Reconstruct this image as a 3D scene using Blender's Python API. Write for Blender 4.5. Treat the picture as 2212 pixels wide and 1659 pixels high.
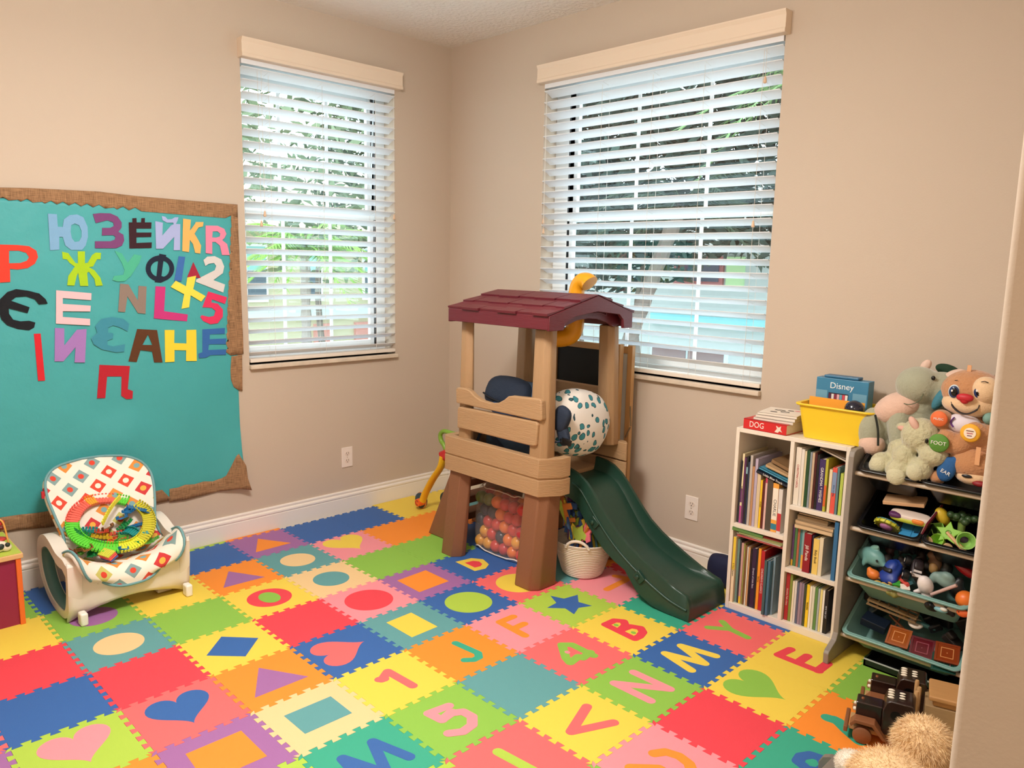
import bpy, bmesh, math, random
from math import pi, sin, cos, radians
from mathutils import Vector, Matrix, Euler, noise
from mathutils.geometry import tessellate_polygon
random.seed(7)
for o in list(bpy.data.objects): bpy.data.objects.remove(o)
SC = bpy.context.scene
COL = SC.collection
# ---------------------------------------------------------------- camera
YAW, PITCH, ROLL = -.7909, -.1534, .0205
fw = Vector((sin(YAW)*cos(PITCH), cos(YAW)*cos(PITCH), sin(PITCH)))
rt = fw.cross(Vector((0,0,1))).normalized(); up = rt.cross(fw)
r2 = cos(ROLL)*rt + sin(ROLL)*up; u2 = -sin(ROLL)*rt + cos(ROLL)*up
cam = bpy.data.cameras.new('camera'); camo = bpy.data.objects.new('camera', cam); COL.objects.link(camo)
m = Matrix.Identity(4)
for k in range(3):
    m[k][0] = r2[k]; m[k][1] = u2[k]; m[k][2] = -fw[k]
m[0][3], m[1][3], m[2][3] = 2.5061, -1.9378, 1.4444
camo.matrix_world = m
cam.sensor_width = 36; cam.lens = 1660.93/2212*36; cam.clip_start = .05; cam.clip_end = 300
SC.camera = camo
# ---------------------------------------------------------------- world, lights, exposure
w = bpy.data.worlds.new('sky'); SC.world = w; w.use_nodes = True
nt = w.node_tree; bg = nt.nodes['Background']
bg.inputs[0].default_value = (.80, .92, 1.0, 1); bg.inputs[1].default_value = 5.0
SC.view_settings.view_transform = 'Standard'; SC.view_settings.look = 'None'
SC.view_settings.exposure = 0.0; SC.view_settings.gamma = 1; SC.view_settings.use_curve_mapping = False
def light(name, kind, loc, energy, color, size=.1, target=None, sizey=None):
    l = bpy.data.lights.new(name, kind); l.energy = energy; l.color = color
    if kind == 'AREA':
        l.size = size
        if sizey: l.shape = 'RECTANGLE'; l.size_y = sizey
    elif kind == 'POINT': l.shadow_soft_size = size
    o = bpy.data.objects.new(name, l); COL.objects.link(o); o.location = loc
    if target is not None:
        o.rotation_euler = (Vector(target)-Vector(loc)).to_track_quat('-Z', 'Y').to_euler()
    return o
WARM = (1.0, .955, .90)
# the bulbs of the ceiling fan light in the middle of the room, out of view above the frame
for k, (x, y) in enumerate(((.75,-.75), (.50,-1.05), (.85,-1.15))):
    light('ceiling_bulb', 'POINT', (x, y, 2.40), 21, WARM, .10)
light('floor_fill', 'AREA', (.70, -.95, 2.42), 37, WARM, .45, (.70, -.95, 0))  # added area light, pointing down to brighten the floor
# the hall lamp behind the doorway the picture is taken through
light('hall_lamp', 'AREA', (2.9, -2.6, 2.45), 12, (1, .80, .6), .5, (1.2, -.8, .6))
# ---------------------------------------------------------------- helpers
def lin(h):
    c = [int(h[i:i+2], 16)/255 for i in (0, 2, 4)]
    return tuple(x/12.92 if x <= .04045 else ((x+.055)/1.055)**2.4 for x in c)
MC = {}
def M(hexc, rough=.6, bump=0, bscale=60, var=0, vscale=8, metal=0, coat=0, sheen=0, sub=0, stretch=None, alpha=1):
    key = (hexc, rough, bump, bscale, var, vscale, metal, coat, sheen, sub, stretch, alpha)
    if key in MC: return MC[key]
    m = bpy.data.materials.new('mat_'+hexc); m.use_nodes = True
    nt = m.node_tree; b = nt.nodes['Principled BSDF']
    c = lin(hexc)
    b.inputs['Base Color'].default_value = (*c, 1); b.inputs['Roughness'].default_value = rough
    b.inputs['Metallic'].default_value = metal
    if coat: b.inputs['Coat Weight'].default_value = coat
    if sheen: b.inputs['Sheen Weight'].default_value = sheen
    if sub: b.inputs['Subsurface Weight'].default_value = sub; b.inputs['Subsurface Radius'].default_value = (.02,.01,.006)
    if alpha < 1: b.inputs['Alpha'].default_value = alpha
    if bump or var:
        tc = nt.nodes.new('ShaderNodeTexCoord'); src = tc.outputs['Object']
        if stretch:
            mp = nt.nodes.new('ShaderNodeMapping'); mp.inputs['Scale'].default_value = stretch
            nt.links.new(src, mp.inputs[0]); src = mp.outputs[0]
    if var:
        n = nt.nodes.new('ShaderNodeTexNoise'); n.inputs['Scale'].default_value = vscale; n.inputs['Detail'].default_value = 5
        nt.links.new(src, n.inputs['Vector'])
        mx = nt.nodes.new('ShaderNodeMix'); mx.data_type = 'RGBA'
        mx.inputs[6].default_value = (*[max(0, x*(1-var)) for x in c], 1); mx.inputs[7].default_value = (*[min(1, x*(1+var)) for x in c], 1)
        nt.links.new(n.outputs['Fac'], mx.inputs[0]); nt.links.new(mx.outputs[2], b.inputs['Base Color'])
    if bump:
        n2 = nt.nodes.new('ShaderNodeTexNoise'); n2.inputs['Scale'].default_value = bscale; n2.inputs['Detail'].default_value = 4
        nt.links.new(src, n2.inputs['Vector'])
        bp = nt.nodes.new('ShaderNodeBump'); bp.inputs['Strength'].default_value = min(1, bump); bp.inputs['Distance'].default_value = .004*max(1, bump)
        nt.links.new(n2.outputs['Fac'], bp.inputs['Height']); nt.links.new(bp.outputs[0], b.inputs['Normal'])
    MC[key] = m
    return m
def tag(o, label=None, cat=None, group=None, kind=None):
    if label: o['label'] = label
    if cat: o['category'] = cat
    if group: o['group'] = group
    if kind: o['kind'] = kind
    return o
def empty(name, loc, label, cat, group=None, rz=0, rot=None):
    o = bpy.data.objects.new(name, None); COL.objects.link(o); o.location = loc; o.empty_display_size = .05
    o.rotation_euler = rot if rot else (0, 0, rz)
    return tag(o, label, cat, group)
def RX(a): return Matrix.Rotation(a, 3, 'X')
def RY(a): return Matrix.Rotation(a, 3, 'Y')
def RZ(a): return Matrix.Rotation(a, 3, 'Z')
class MB:
    def __init__(s): s.v = []; s.f = []; s.mi = []; s.cur = 0; s.tf = None
    def add(s, vs, fs):
        n = len(s.v)
        for p in vs:
            p = Vector(p)
            if s.tf is not None: p = s.tf @ p
            s.v.append(tuple(p))
        for f in fs: s.f.append(tuple(n+i for i in f)); s.mi.append(s.cur)
        return s
    def box(s, c, d, r=None, taper=1.0):
        hx, hy, hz = d[0]/2, d[1]/2, d[2]/2; vs = []
        for z in (-1, 1):
            t = 1 if z < 0 else taper
            for x, y in ((-1,-1), (1,-1), (1,1), (-1,1)): vs.append(Vector((x*hx*t, y*hy*t, z*hz)))
        if r is not None: vs = [r @ q for q in vs]
        c = Vector(c); vs = [q+c for q in vs]
        return s.add(vs, [(3,2,1,0), (4,5,6,7), (0,1,5,4), (1,2,6,5), (2,3,7,6), (3,0,4,7)])
    def b2(s, x0, x1, y0, y1, z0, z1): return s.box(((x0+x1)/2, (y0+y1)/2, (z0+z1)/2), (abs(x1-x0), abs(y1-y0), abs(z1-z0)))
    def hexa(s, q): # 8 corners: bottom 4 ccw, top 4 ccw
        return s.add(q, [(3,2,1,0), (4,5,6,7), (0,1,5,4), (1,2,6,5), (2,3,7,6), (3,0,4,7)])
    def prism(s, loops, fn, t0, t1):
        """loops: outer + holes in 2D; fn(a,b,t) -> 3D"""
        if isinstance(loops[0][0], (int, float)): loops = [loops]
        pts = [p for l in loops for p in l]; n = len(pts)
        tri = tessellate_polygon([[Vector((p[0], p[1], 0)) for p in l] for l in loops])
        vs = [fn(p[0], p[1], t0) for p in pts]+[fn(p[0], p[1], t1) for p in pts]
        def area(l): return sum(l[i][0]*l[(i+1) % len(l)][1]-l[(i+1) % len(l)][0]*l[i][1] for i in range(len(l)))
        fs = []
        for t in tri:
            a = [pts[i] for i in t]; ar = area(a)
            if abs(ar) < 1e-12: continue
            if ar < 0: t = tuple(reversed(t))
            fs.append(tuple(n+i for i in t)); fs.append(tuple(reversed(t)))
        k = 0
        for li, l in enumerate(loops):
            m_ = len(l); pos = area(l) > 0
            if li > 0: pos = not pos
            if li > 0: pos = not (area(l) < 0) if False else (area(l) < 0)
            for i in range(m_):
                a, b = k+i, k+(i+1) % m_
                if li > 0: fs.append((a, b, n+b, n+a) if pos else (b, a, n+a, n+b))
                else: fs.append((a, b, n+b, n+a) if pos else (b, a, n+a, n+b))
            k += m_
        return s.add(vs, fs)
    def tube(s, path, r, n=10, close=False, cap=True, flat=1.0):
        P = [Vector(p) for p in path]; R = r if isinstance(r, (list, tuple)) else [r]*len(P)
        vs = []; prev = None
        for i, p in enumerate(P):
            if close: t = (P[(i+1) % len(P)]-P[i-1])
            else: t = (P[min(i+1, len(P)-1)]-P[max(i-1, 0)])
            if t.length < 1e-9: t = Vector((0,0,1))
            t.normalize()
            if prev is None:
                a = Vector((0,0,1)) if abs(t.z) < .9 else Vector((1,0,0))
                u = t.cross(a).normalized()
            else:
                u = (prev-t*prev.dot(t))
                u = u.normalized() if u.length > 1e-6 else t.orthogonal().normalized()
            prev = u; w_ = t.cross(u)
            for k in range(n):
                a = 2*pi*k/n; vs.append(p+u*cos(a)*R[i]+w_*sin(a)*R[i]*flat)
        fs = []; L = len(P)
        for i in range(L if close else L-1):
            j = (i+1) % L
            for k in range(n):
                k2 = (k+1) % n; fs.append((i*n+k, i*n+k2, j*n+k2, j*n+k))
        if cap and not close:
            fs.append(tuple(reversed(range(n)))); fs.append(tuple((L-1)*n+k for k in range(n)))
        return s.add(vs, fs)
    def lathe(s, prof, c=(0,0,0), n=24, r=None, sx=1, sy=1):
        c = Vector(c); vs = []; fs = []
        for (rad, z) in prof:
            for k in range(n):
                a = 2*pi*k/n; q = Vector((rad*cos(a)*sx, rad*sin(a)*sy, z))
                if r is not None: q = r @ q
                vs.append(q+c)
        for i in range(len(prof)-1):
            for k in range(n):
                k2 = (k+1) % n; fs.append((i*n+k, i*n+k2, (i+1)*n+k2, (i+1)*n+k))
        if prof[0][0] > 1e-6: fs.append(tuple(reversed(range(n))))
        if prof[-1][0] > 1e-6: fs.append(tuple((len(prof)-1)*n+k for k in range(n)))
        return s.add(vs, fs)
    def ell(s, c, d, r=None, nu=20, nv=12, p=1.0):
        """ellipsoid with radii d; p<1 makes it boxier"""
        c = Vector(c); vs = []; fs = []
        def sg(x, e): return math.copysign(abs(x)**e, x)
        for i in range(nv+1):
            th = -pi/2+pi*i/nv
            for k in range(nu):
                ph = 2*pi*k/nu
                q = Vector((d[0]*sg(cos(th), p)*sg(cos(ph), p), d[1]*sg(cos(th), p)*sg(sin(ph), p), d[2]*sg(sin(th), p)))
                if r is not None: q = r @ q
                vs.append(q+c)
        for i in range(nv):
            for k in range(nu):
                k2 = (k+1) % nu; fs.append((i*nu+k, i*nu+k2, (i+1)*nu+k2, (i+1)*nu+k))
        return s.add(vs, fs)
    def grid(s, nu, nv, fn, thick=None):
        vs = [fn(i/nu, j/nv) for j in range(nv+1) for i in range(nu+1)]
        fs = [(j*(nu+1)+i, j*(nu+1)+i+1, (j+1)*(nu+1)+i+1, (j+1)*(nu+1)+i) for j in range(nv) for i in range(nu)]
        return s.add(vs, fs)
    def build(s, name, mats, parent=None, smooth=None, bevel=0, seg=2, sub=0, remesh=0, smoothm=0, solid=0, weld=0):
        me = bpy.data.meshes.new(name); me.from_pydata(s.v, [], s.f)
        ml = mats if isinstance(mats, (list, tuple)) else [mats]
        for m_ in ml: me.materials.append(m_)
        if len(ml) > 1:
            for i, p in enumerate(me.polygons): p.material_index = s.mi[i]
        me.validate(); me.update()
        if weld:
            bm = bmesh.new(); bm.from_mesh(me); bmesh.ops.remove_doubles(bm, verts=bm.verts, dist=weld)
            bmesh.ops.recalc_face_normals(bm, faces=bm.faces); bm.to_mesh(me); bm.free()
        if smooth is not None:
            me.shade_smooth()
            if smooth < 180: me.set_sharp_from_angle(angle=radians(smooth))
        o = bpy.data.objects.new(name, me); COL.objects.link(o)
        if parent is not None: o.parent = parent
        if bevel:
            b = o.modifiers.new('bevel', 'BEVEL'); b.width = bevel; b.segments = seg; b.limit_method = 'ANGLE'; b.angle_limit = radians(35)
            b.use_clamp_overlap = True
        if solid:
            q = o.modifiers.new('solid', 'SOLIDIFY'); q.thickness = solid; q.offset = 0
        if remesh:
            q = o.modifiers.new('remesh', 'REMESH'); q.mode = 'VOXEL'; q.voxel_size = remesh; q.use_smooth_shade = True
        if smoothm:
            q = o.modifiers.new('smooth', 'SMOOTH'); q.iterations = smoothm; q.factor = .8
        if sub:
            q = o.modifiers.new('sub', 'SUBSURF'); q.levels = sub; q.render_levels = sub
        return o
def struct(o): o['kind'] = 'structure'; return o
def textm(s, size, mat, parent, pos, rot, name='lettering', depth=.0006, align='CENTER', sx=1.0, bold=0):
    """raised lettering: text in its own XY plane, rot = 3x3 matrix"""
    cu = bpy.data.curves.new(name, 'FONT'); cu.body = s; cu.size = size; cu.extrude = depth; cu.align_x = align; cu.align_y = 'CENTER'
    cu.resolution_u = 3
    if bold: cu.offset = bold
    tmp = bpy.data.objects.new('tmp', cu); COL.objects.link(tmp)
    bpy.context.view_layer.update()
    dg = bpy.context.evaluated_depsgraph_get()
    me = bpy.data.meshes.new_from_object(tmp.evaluated_get(dg), depsgraph=dg)
    bpy.data.objects.remove(tmp); bpy.data.curves.remove(cu)
    Mx = Matrix.Translation(Vector(pos)) @ rot.to_4x4() @ Matrix.Diagonal((sx, 1, 1, 1))
    me.transform(Mx); me.materials.clear(); me.materials.append(mat); me.name = name
    o = bpy.data.objects.new(name, me); COL.objects.link(o); o.parent = parent
    return o
FRONT_Y = Matrix(((1,0,0), (0,0,-1), (0,1,0)))   # text facing -Y, reading along +X
def copy_tree(o, parent=None):
    c = o.copy(); COL.objects.link(c); c.parent = parent
    for ch in list(o.children): copy_tree(ch, c)
    return c
def fur(mb, pts, L, wd, jit=.4, droop=0):
    """tufts: pts list of (pos, normal)"""
    for p, n in pts:
        d = (n+Vector((random.uniform(-jit, jit), random.uniform(-jit, jit), random.uniform(-jit, jit)-droop))).normalized()
        l = L*random.uniform(.6, 1.25); t = d.orthogonal().normalized(); t = (Matrix.Rotation(random.uniform(0, 6.28), 3, d) @ t)
        a = p-n*.004; mid = a+d*l*.55+Vector((0, 0, -droop*l*.2)); e = a+d*l+Vector((0, 0, -droop*l*.5))
        w2 = wd
        mb.add([a-t*w2, a+t*w2, mid+t*w2*.7, mid-t*w2*.7, e], [(0,1,2,3), (3,2,4)])
def ell_pts(c, d, n, r=None):
    out = []; c = Vector(c)
    for k in range(n):
        z = random.uniform(-1, 1); a = random.uniform(0, 2*pi); q = math.sqrt(1-z*z)
        u = Vector((q*cos(a), q*sin(a), z)); p = Vector((u.x*d[0], u.y*d[1], u.z*d[2])); nn = Vector((u.x/d[0], u.y/d[1], u.z/d[2])).normalized()
        if r is not None: p = r @ p; nn = r @ nn
        out.append((p+c, nn))
    return out
def seg_pts(path, n=6):
    """catmull-rom through points"""
    P = [Vector(p) for p in path]; out = []
    for i in range(len(P)-1):
        p0 = P[max(i-1, 0)]; p1 = P[i]; p2 = P[i+1]; p3 = P[min(i+2, len(P)-1)]
        for k in range(n):
            t = k/n; out.append(.5*((2*p1)+(p2-p0)*t+(2*p0-5*p1+4*p2-p3)*t*t+(3*p1-p0-3*p2+p3)*t**3))
    out.append(P[-1]); return out
LETTERS=[
('light blue felt letter yu at the start of the top row', '7FAFD6', [[(-1.0085, 1.6201), (-0.9746, 1.6197), (-0.9745, 1.5674), (-0.9557, 1.5671), (-0.9492, 1.5992), (-0.9256, 1.6189), (-0.8971, 1.6236), (-0.872, 1.6127), (-0.8581, 1.573), (-0.8589, 1.5292), (-0.8705, 1.4912), (-0.886, 1.4719), (-0.929, 1.4707), (-0.9504, 1.4887), (-0.9583, 1.5253), (-0.9716, 1.5248), (-0.975, 1.4707), (-1.01, 1.4672)], [(-0.9226, 1.5761), (-0.908, 1.5842), (-0.8913, 1.5776), (-0.883, 1.5532), (-0.8844, 1.5282), (-0.8953, 1.5091), (-0.9127, 1.5054), (-0.9231, 1.5205), (-0.9265, 1.5482)]]),
('plum purple felt letter shaped like a 3 in the top row', '7B4379', [[(-0.8333, 1.6293), (-0.8036, 1.6348), (-0.7618, 1.6361), (-0.7323, 1.6238), (-0.7165, 1.5991), (-0.7177, 1.5766), (-0.7329, 1.5567), (-0.712, 1.5447), (-0.7097, 1.519), (-0.7208, 1.4959), (-0.746, 1.4836), (-0.8336, 1.481), (-0.8319, 1.5114), (-0.7686, 1.5136), (-0.75, 1.5207), (-0.7463, 1.5337), (-0.755, 1.541), (-0.802, 1.5378), (-0.7989, 1.5708), (-0.7654, 1.5724), (-0.7498, 1.5815), (-0.7519, 1.5973), (-0.7755, 1.6055), (-0.8238, 1.5904), (-0.8296, 1.612)]]),
('dark maroon felt letter E with two dots in the top row', '35121F', [[(-0.6862, 1.6007), (-0.6705, 1.6015), (-0.6696, 1.6197), (-0.6519, 1.622), (-0.6517, 1.6025), (-0.6327, 1.6035), (-0.6304, 1.6225), (-0.6151, 1.624), (-0.6161, 1.6044), (-0.5865, 1.6059), (-0.5892, 1.5781), (-0.6544, 1.5751), (-0.6553, 1.5568), (-0.5888, 1.5597), (-0.5911, 1.5398), (-0.6564, 1.5359), (-0.6577, 1.5097), (-0.5897, 1.5147), (-0.5922, 1.4894), (-0.6892, 1.4839)]]),
('lavender felt letter short i with a curved breve above it', 'A9B4E2', [[(-0.5693, 1.6121), (-0.5356, 1.6072), (-0.5411, 1.5471), (-0.4976, 1.5972), (-0.4866, 1.6017), (-0.4869, 1.6098), (-0.517, 1.6082), (-0.5363, 1.6185), (-0.5387, 1.6376), (-0.5224, 1.6345), (-0.513, 1.6231), (-0.4929, 1.6255), (-0.479, 1.635), (-0.4621, 1.6359), (-0.4683, 1.6188), (-0.4757, 1.6043), (-0.4554, 1.6047), (-0.4623, 1.4824), (-0.4922, 1.4816), (-0.4866, 1.5439), (-0.5413, 1.4869), (-0.5722, 1.486)]]),
('light orange felt letter K in the top row', 'F6B765', [[(-0.4406, 1.6311), (-0.4044, 1.6277), (-0.4115, 1.5742), (-0.3843, 1.6096), (-0.3805, 1.618), (-0.3438, 1.62), (-0.3475, 1.5991), (-0.3689, 1.5933), (-0.3898, 1.5628), (-0.3735, 1.5346), (-0.3605, 1.5074), (-0.3657, 1.4691), (-0.3902, 1.472), (-0.3989, 1.5131), (-0.4133, 1.5331), (-0.42, 1.4746), (-0.4516, 1.4786)]]),
('pink felt letter R at the right end of the top row', 'F58AA8', [[(-0.3339, 1.6039), (-0.2741, 1.6055), (-0.2417, 1.5923), (-0.2316, 1.5681), (-0.2434, 1.5464), (-0.2548, 1.5376), (-0.2297, 1.5186), (-0.2191, 1.4649), (-0.2576, 1.4647), (-0.2669, 1.5104), (-0.2881, 1.5272), (-0.3048, 1.5267), (-0.3071, 1.4685), (-0.3386, 1.4719)], [(-0.3005, 1.5777), (-0.2752, 1.5789), (-0.2624, 1.5682), (-0.2652, 1.554), (-0.2836, 1.5484), (-0.3039, 1.5483)]]),
('bright red felt letter P at the left photo edge', 'F2402E', [[(-1.2131, 1.485), (-1.1289, 1.4854), (-1.0871, 1.4819), (-1.0616, 1.464), (-1.057, 1.4369), (-1.0706, 1.4094), (-1.0984, 1.3909), (-1.1356, 1.3844), (-1.1624, 1.3871), (-1.1651, 1.3334), (-1.2037, 1.3305), (-1.1957, 1.4457), (-1.2159, 1.4452)], [(-1.1605, 1.4613), (-1.1252, 1.4623), (-1.0995, 1.454), (-1.0901, 1.4362), (-1.0991, 1.421), (-1.1234, 1.4115), (-1.164, 1.4097)]]),
('lime green felt letter zhe with six arms', 'A9D11C', [[(-0.9649, 1.4623), (-0.9411, 1.4568), (-0.9309, 1.4396), (-0.9153, 1.4149), (-0.9056, 1.4138), (-0.9037, 1.4652), (-0.8748, 1.466), (-0.8779, 1.4143), (-0.8661, 1.417), (-0.8465, 1.4509), (-0.8312, 1.4621), (-0.8099, 1.4613), (-0.8139, 1.4326), (-0.8282, 1.4323), (-0.8465, 1.4002), (-0.8631, 1.3981), (-0.8416, 1.3843), (-0.8196, 1.3525), (-0.8109, 1.3171), (-0.8396, 1.3153), (-0.8438, 1.346), (-0.8643, 1.3778), (-0.8716, 1.3726), (-0.8702, 1.3154), (-0.9028, 1.3156), (-0.9075, 1.3724), (-0.9141, 1.3585), (-0.9257, 1.3169), (-0.9535, 1.3183), (-0.9471, 1.3583), (-0.9191, 1.3992), (-0.9381, 1.4146), (-0.9484, 1.4299), (-0.964, 1.4315)]]),
('sea green felt letter shaped like a y', '4CB795', [[(-0.7527, 1.4724), (-0.7227, 1.4603), (-0.7001, 1.4185), (-0.6699, 1.4583), (-0.6378, 1.4525), (-0.6497, 1.4193), (-0.6907, 1.3595), (-0.717, 1.3365), (-0.748, 1.3345), (-0.769, 1.341), (-0.7619, 1.3592), (-0.7217, 1.3646), (-0.7156, 1.3856), (-0.725, 1.418)]]),
('navy felt letter phi made of a ring and a bar', '101B33', [[(-0.5586, 1.457), (-0.5583, 1.4637), (-0.5267, 1.4584), (-0.5291, 1.4509), (-0.5258, 1.4493), (-0.5159, 1.4432), (-0.5074, 1.4355), (-0.5007, 1.4262), (-0.4961, 1.4159), (-0.4937, 1.4048), (-0.4936, 1.3933), (-0.4958, 1.3819), (-0.5003, 1.3709), (-0.5068, 1.3609), (-0.5152, 1.3521), (-0.5251, 1.3448), (-0.5362, 1.3393), (-0.5581, 1.3291), (-0.5857, 1.3318), (-0.584, 1.3385), (-0.5858, 1.3389), (-0.5962, 1.3441), (-0.6052, 1.351), (-0.6126, 1.3594), (-0.6181, 1.3691), (-0.6216, 1.3796), (-0.6229, 1.3906), (-0.622, 1.4018), (-0.6189, 1.4127), (-0.6138, 1.4231), (-0.6067, 1.4325), (-0.598, 1.4406), (-0.5879, 1.4472), (-0.5768, 1.4521), (-0.565, 1.4549)], [(-0.5381, 1.4306), (-0.5301, 1.4269), (-0.5234, 1.4208), (-0.5184, 1.4128), (-0.5156, 1.4034), (-0.5151, 1.3934), (-0.517, 1.3833), (-0.5211, 1.3741), (-0.5272, 1.3663), (-0.5348, 1.3604), (-0.5433, 1.357), (-0.554, 1.3602), (-0.5413, 1.4312)], [(-0.5651, 1.4307), (-0.5765, 1.3587), (-0.5765, 1.3586), (-0.5847, 1.3621), (-0.5916, 1.3677), (-0.5968, 1.3749), (-0.6, 1.3833), (-0.6009, 1.3925), (-0.5996, 1.4016), (-0.596, 1.4103), (-0.5904, 1.4179), (-0.5832, 1.424), (-0.5749, 1.4281)]]),
('blue felt letter I beside the navy ring letter', '3A6DB4', [[(-0.469, 1.4543), (-0.439, 1.4515), (-0.4621, 1.3358), (-0.4961, 1.3386)]]),
('small dark red felt triangle', 'A61F3C', [[(-0.4012, 1.4275), (-0.3685, 1.3512), (-0.4336, 1.3559)]]),
('white felt number 2 near the right border', 'DAD6D4', [[(-0.3514, 1.4381), (-0.3306, 1.4553), (-0.2944, 1.4582), (-0.2621, 1.4433), (-0.2487, 1.408), (-0.2573, 1.3758), (-0.3063, 1.3415), (-0.2483, 1.32), (-0.2588, 1.2799), (-0.3926, 1.333), (-0.3908, 1.3435), (-0.2971, 1.3897), (-0.289, 1.411), (-0.2994, 1.425), (-0.3249, 1.4211), (-0.3432, 1.4103)]]),
('large black felt letter ie at the left photo edge', '0B0F18', [[(-1.2059, 1.2621), (-1.1782, 1.2916), (-1.1463, 1.3034), (-1.1046, 1.297), (-1.0625, 1.2844), (-1.0396, 1.2594), (-1.0337, 1.2407), (-1.0666, 1.2377), (-1.0803, 1.2601), (-1.1115, 1.2727), (-1.1486, 1.2702), (-1.1678, 1.2555), (-1.1018, 1.2268), (-1.1109, 1.2019), (-1.1777, 1.2244), (-1.1782, 1.2014), (-1.1653, 1.1768), (-1.1396, 1.1686), (-1.1077, 1.1699), (-1.0851, 1.1617), (-1.0908, 1.1403), (-1.1104, 1.1288), (-1.1523, 1.1367), (-1.1877, 1.1534), (-1.2066, 1.1783), (-1.2143, 1.2145)]]),
('pale pink felt letter E', 'F9C4CB', [[(-0.9975, 1.2973), (-0.8592, 1.2834), (-0.8621, 1.2527), (-0.9744, 1.2634), (-0.976, 1.2383), (-0.8653, 1.2283), (-0.8686, 1.2027), (-0.9779, 1.2069), (-0.9794, 1.1818), (-0.8717, 1.1699), (-0.8734, 1.1409), (-1.0076, 1.1538)]]),
('greyish brown felt letter N', '8F7D72', [[(-0.7374, 1.3254), (-0.7022, 1.3213), (-0.665, 1.2467), (-0.6582, 1.3152), (-0.6231, 1.3117), (-0.6346, 1.1855), (-0.6679, 1.1898), (-0.7094, 1.2673), (-0.7232, 1.1961), (-0.7529, 1.1989)]]),
('magenta felt letter L', 'C8327D', [[(-0.5827, 1.3129), (-0.5378, 1.31), (-0.5499, 1.1954), (-0.4387, 1.1763), (-0.4443, 1.1435), (-0.5979, 1.1627)]]),
('tilted yellow felt letter X', 'F5E14E', [[(-0.4893, 1.3386), (-0.4424, 1.3123), (-0.4337, 1.3538), (-0.3914, 1.3623), (-0.4082, 1.2982), (-0.3492, 1.2638), (-0.3718, 1.2373), (-0.4221, 1.269), (-0.4316, 1.2111), (-0.468, 1.2043), (-0.4524, 1.2742), (-0.5143, 1.3092)]]),
('crimson pink felt number 5', 'E2305F', [[(-0.3339, 1.2863), (-0.2403, 1.2566), (-0.252, 1.2236), (-0.3174, 1.2477), (-0.3216, 1.2321), (-0.2889, 1.2257), (-0.2642, 1.1964), (-0.2656, 1.1602), (-0.2927, 1.1286), (-0.3296, 1.125), (-0.3651, 1.142), (-0.3785, 1.1624), (-0.371, 1.1707), (-0.3354, 1.161), (-0.3097, 1.1652), (-0.3014, 1.1901), (-0.319, 1.2063), (-0.3658, 1.2096)]]),
('narrow red felt letter I hanging alone at lower left', 'D8202C', [[(-1.0936, 1.1138), (-1.0681, 1.1138), (-1.0647, 0.9097), (-1.091, 0.9108)]]),
('violet felt letter reversed N', 'A67BC0', [[(-1.0126, 1.1351), (-0.9768, 1.1323), (-0.9815, 1.0563), (-0.927, 1.1238), (-0.8884, 1.1254), (-0.9036, 0.9763), (-0.9449, 0.98), (-0.9373, 1.0473), (-0.9891, 0.9878), (-1.0228, 0.9902)]]),
('steel teal felt letter shaped like a reversed 3', '3C8FA5', [[(-0.8528, 1.1368), (-0.8241, 1.1683), (-0.7812, 1.1754), (-0.7323, 1.1652), (-0.7085, 1.141), (-0.7166, 1.1066), (-0.7469, 1.1259), (-0.7772, 1.1371), (-0.7991, 1.1281), (-0.8004, 1.1051), (-0.7792, 1.1008), (-0.7817, 1.0778), (-0.8054, 1.0691), (-0.8065, 1.0494), (-0.7825, 1.0413), (-0.7311, 1.0483), (-0.7372, 1.0152), (-0.7716, 1.0133), (-0.8319, 1.0311), (-0.8634, 1.0559), (-0.872, 1.0824), (-0.8456, 1.1072)]]),
('brown felt letter A', '5B3212', [[(-0.6749, 1.1161), (-0.5861, 1.1075), (-0.5682, 0.9522), (-0.6068, 0.955), (-0.6135, 1.0073), (-0.6652, 1.0174), (-0.6847, 0.9628), (-0.7208, 0.9682)], [(-0.6278, 1.0889), (-0.6106, 1.038), (-0.6562, 1.0407)]]),
('golden yellow felt letter H', 'F8D736', [[(-0.5508, 1.1059), (-0.5055, 1.1039), (-0.5097, 1.0413), (-0.4512, 1.0359), (-0.4483, 1.1014), (-0.4011, 1.1008), (-0.4055, 0.9473), (-0.457, 0.9511), (-0.454, 1.0028), (-0.5099, 1.0077), (-0.5125, 0.9516), (-0.5561, 0.952)]]),
('denim blue felt letter E at the right end of the fourth row', '2F67AE', [[(-0.3704, 1.1008), (-0.2565, 1.1032), (-0.2591, 1.0741), (-0.3345, 1.0748), (-0.3369, 1.0511), (-0.2525, 1.0504), (-0.2559, 1.0212), (-0.3409, 1.0261), (-0.3457, 0.9974), (-0.2546, 0.9954), (-0.2571, 0.9683), (-0.3358, 0.9714), (-0.3581, 0.9606), (-0.3942, 0.9609), (-0.3947, 0.9825), (-0.375, 0.9884)]]),
('deep red felt letter pe, lowest on the poster', 'B8172B', [[(-0.8443, 0.9613), (-0.7156, 0.9461), (-0.7308, 0.8385), (-0.709, 0.8281), (-0.7128, 0.7921), (-0.7396, 0.7929), (-0.7608, 0.8109), (-0.7541, 0.9005), (-0.8158, 0.9058), (-0.8292, 0.808), (-0.8637, 0.8104)]]),
]
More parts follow.
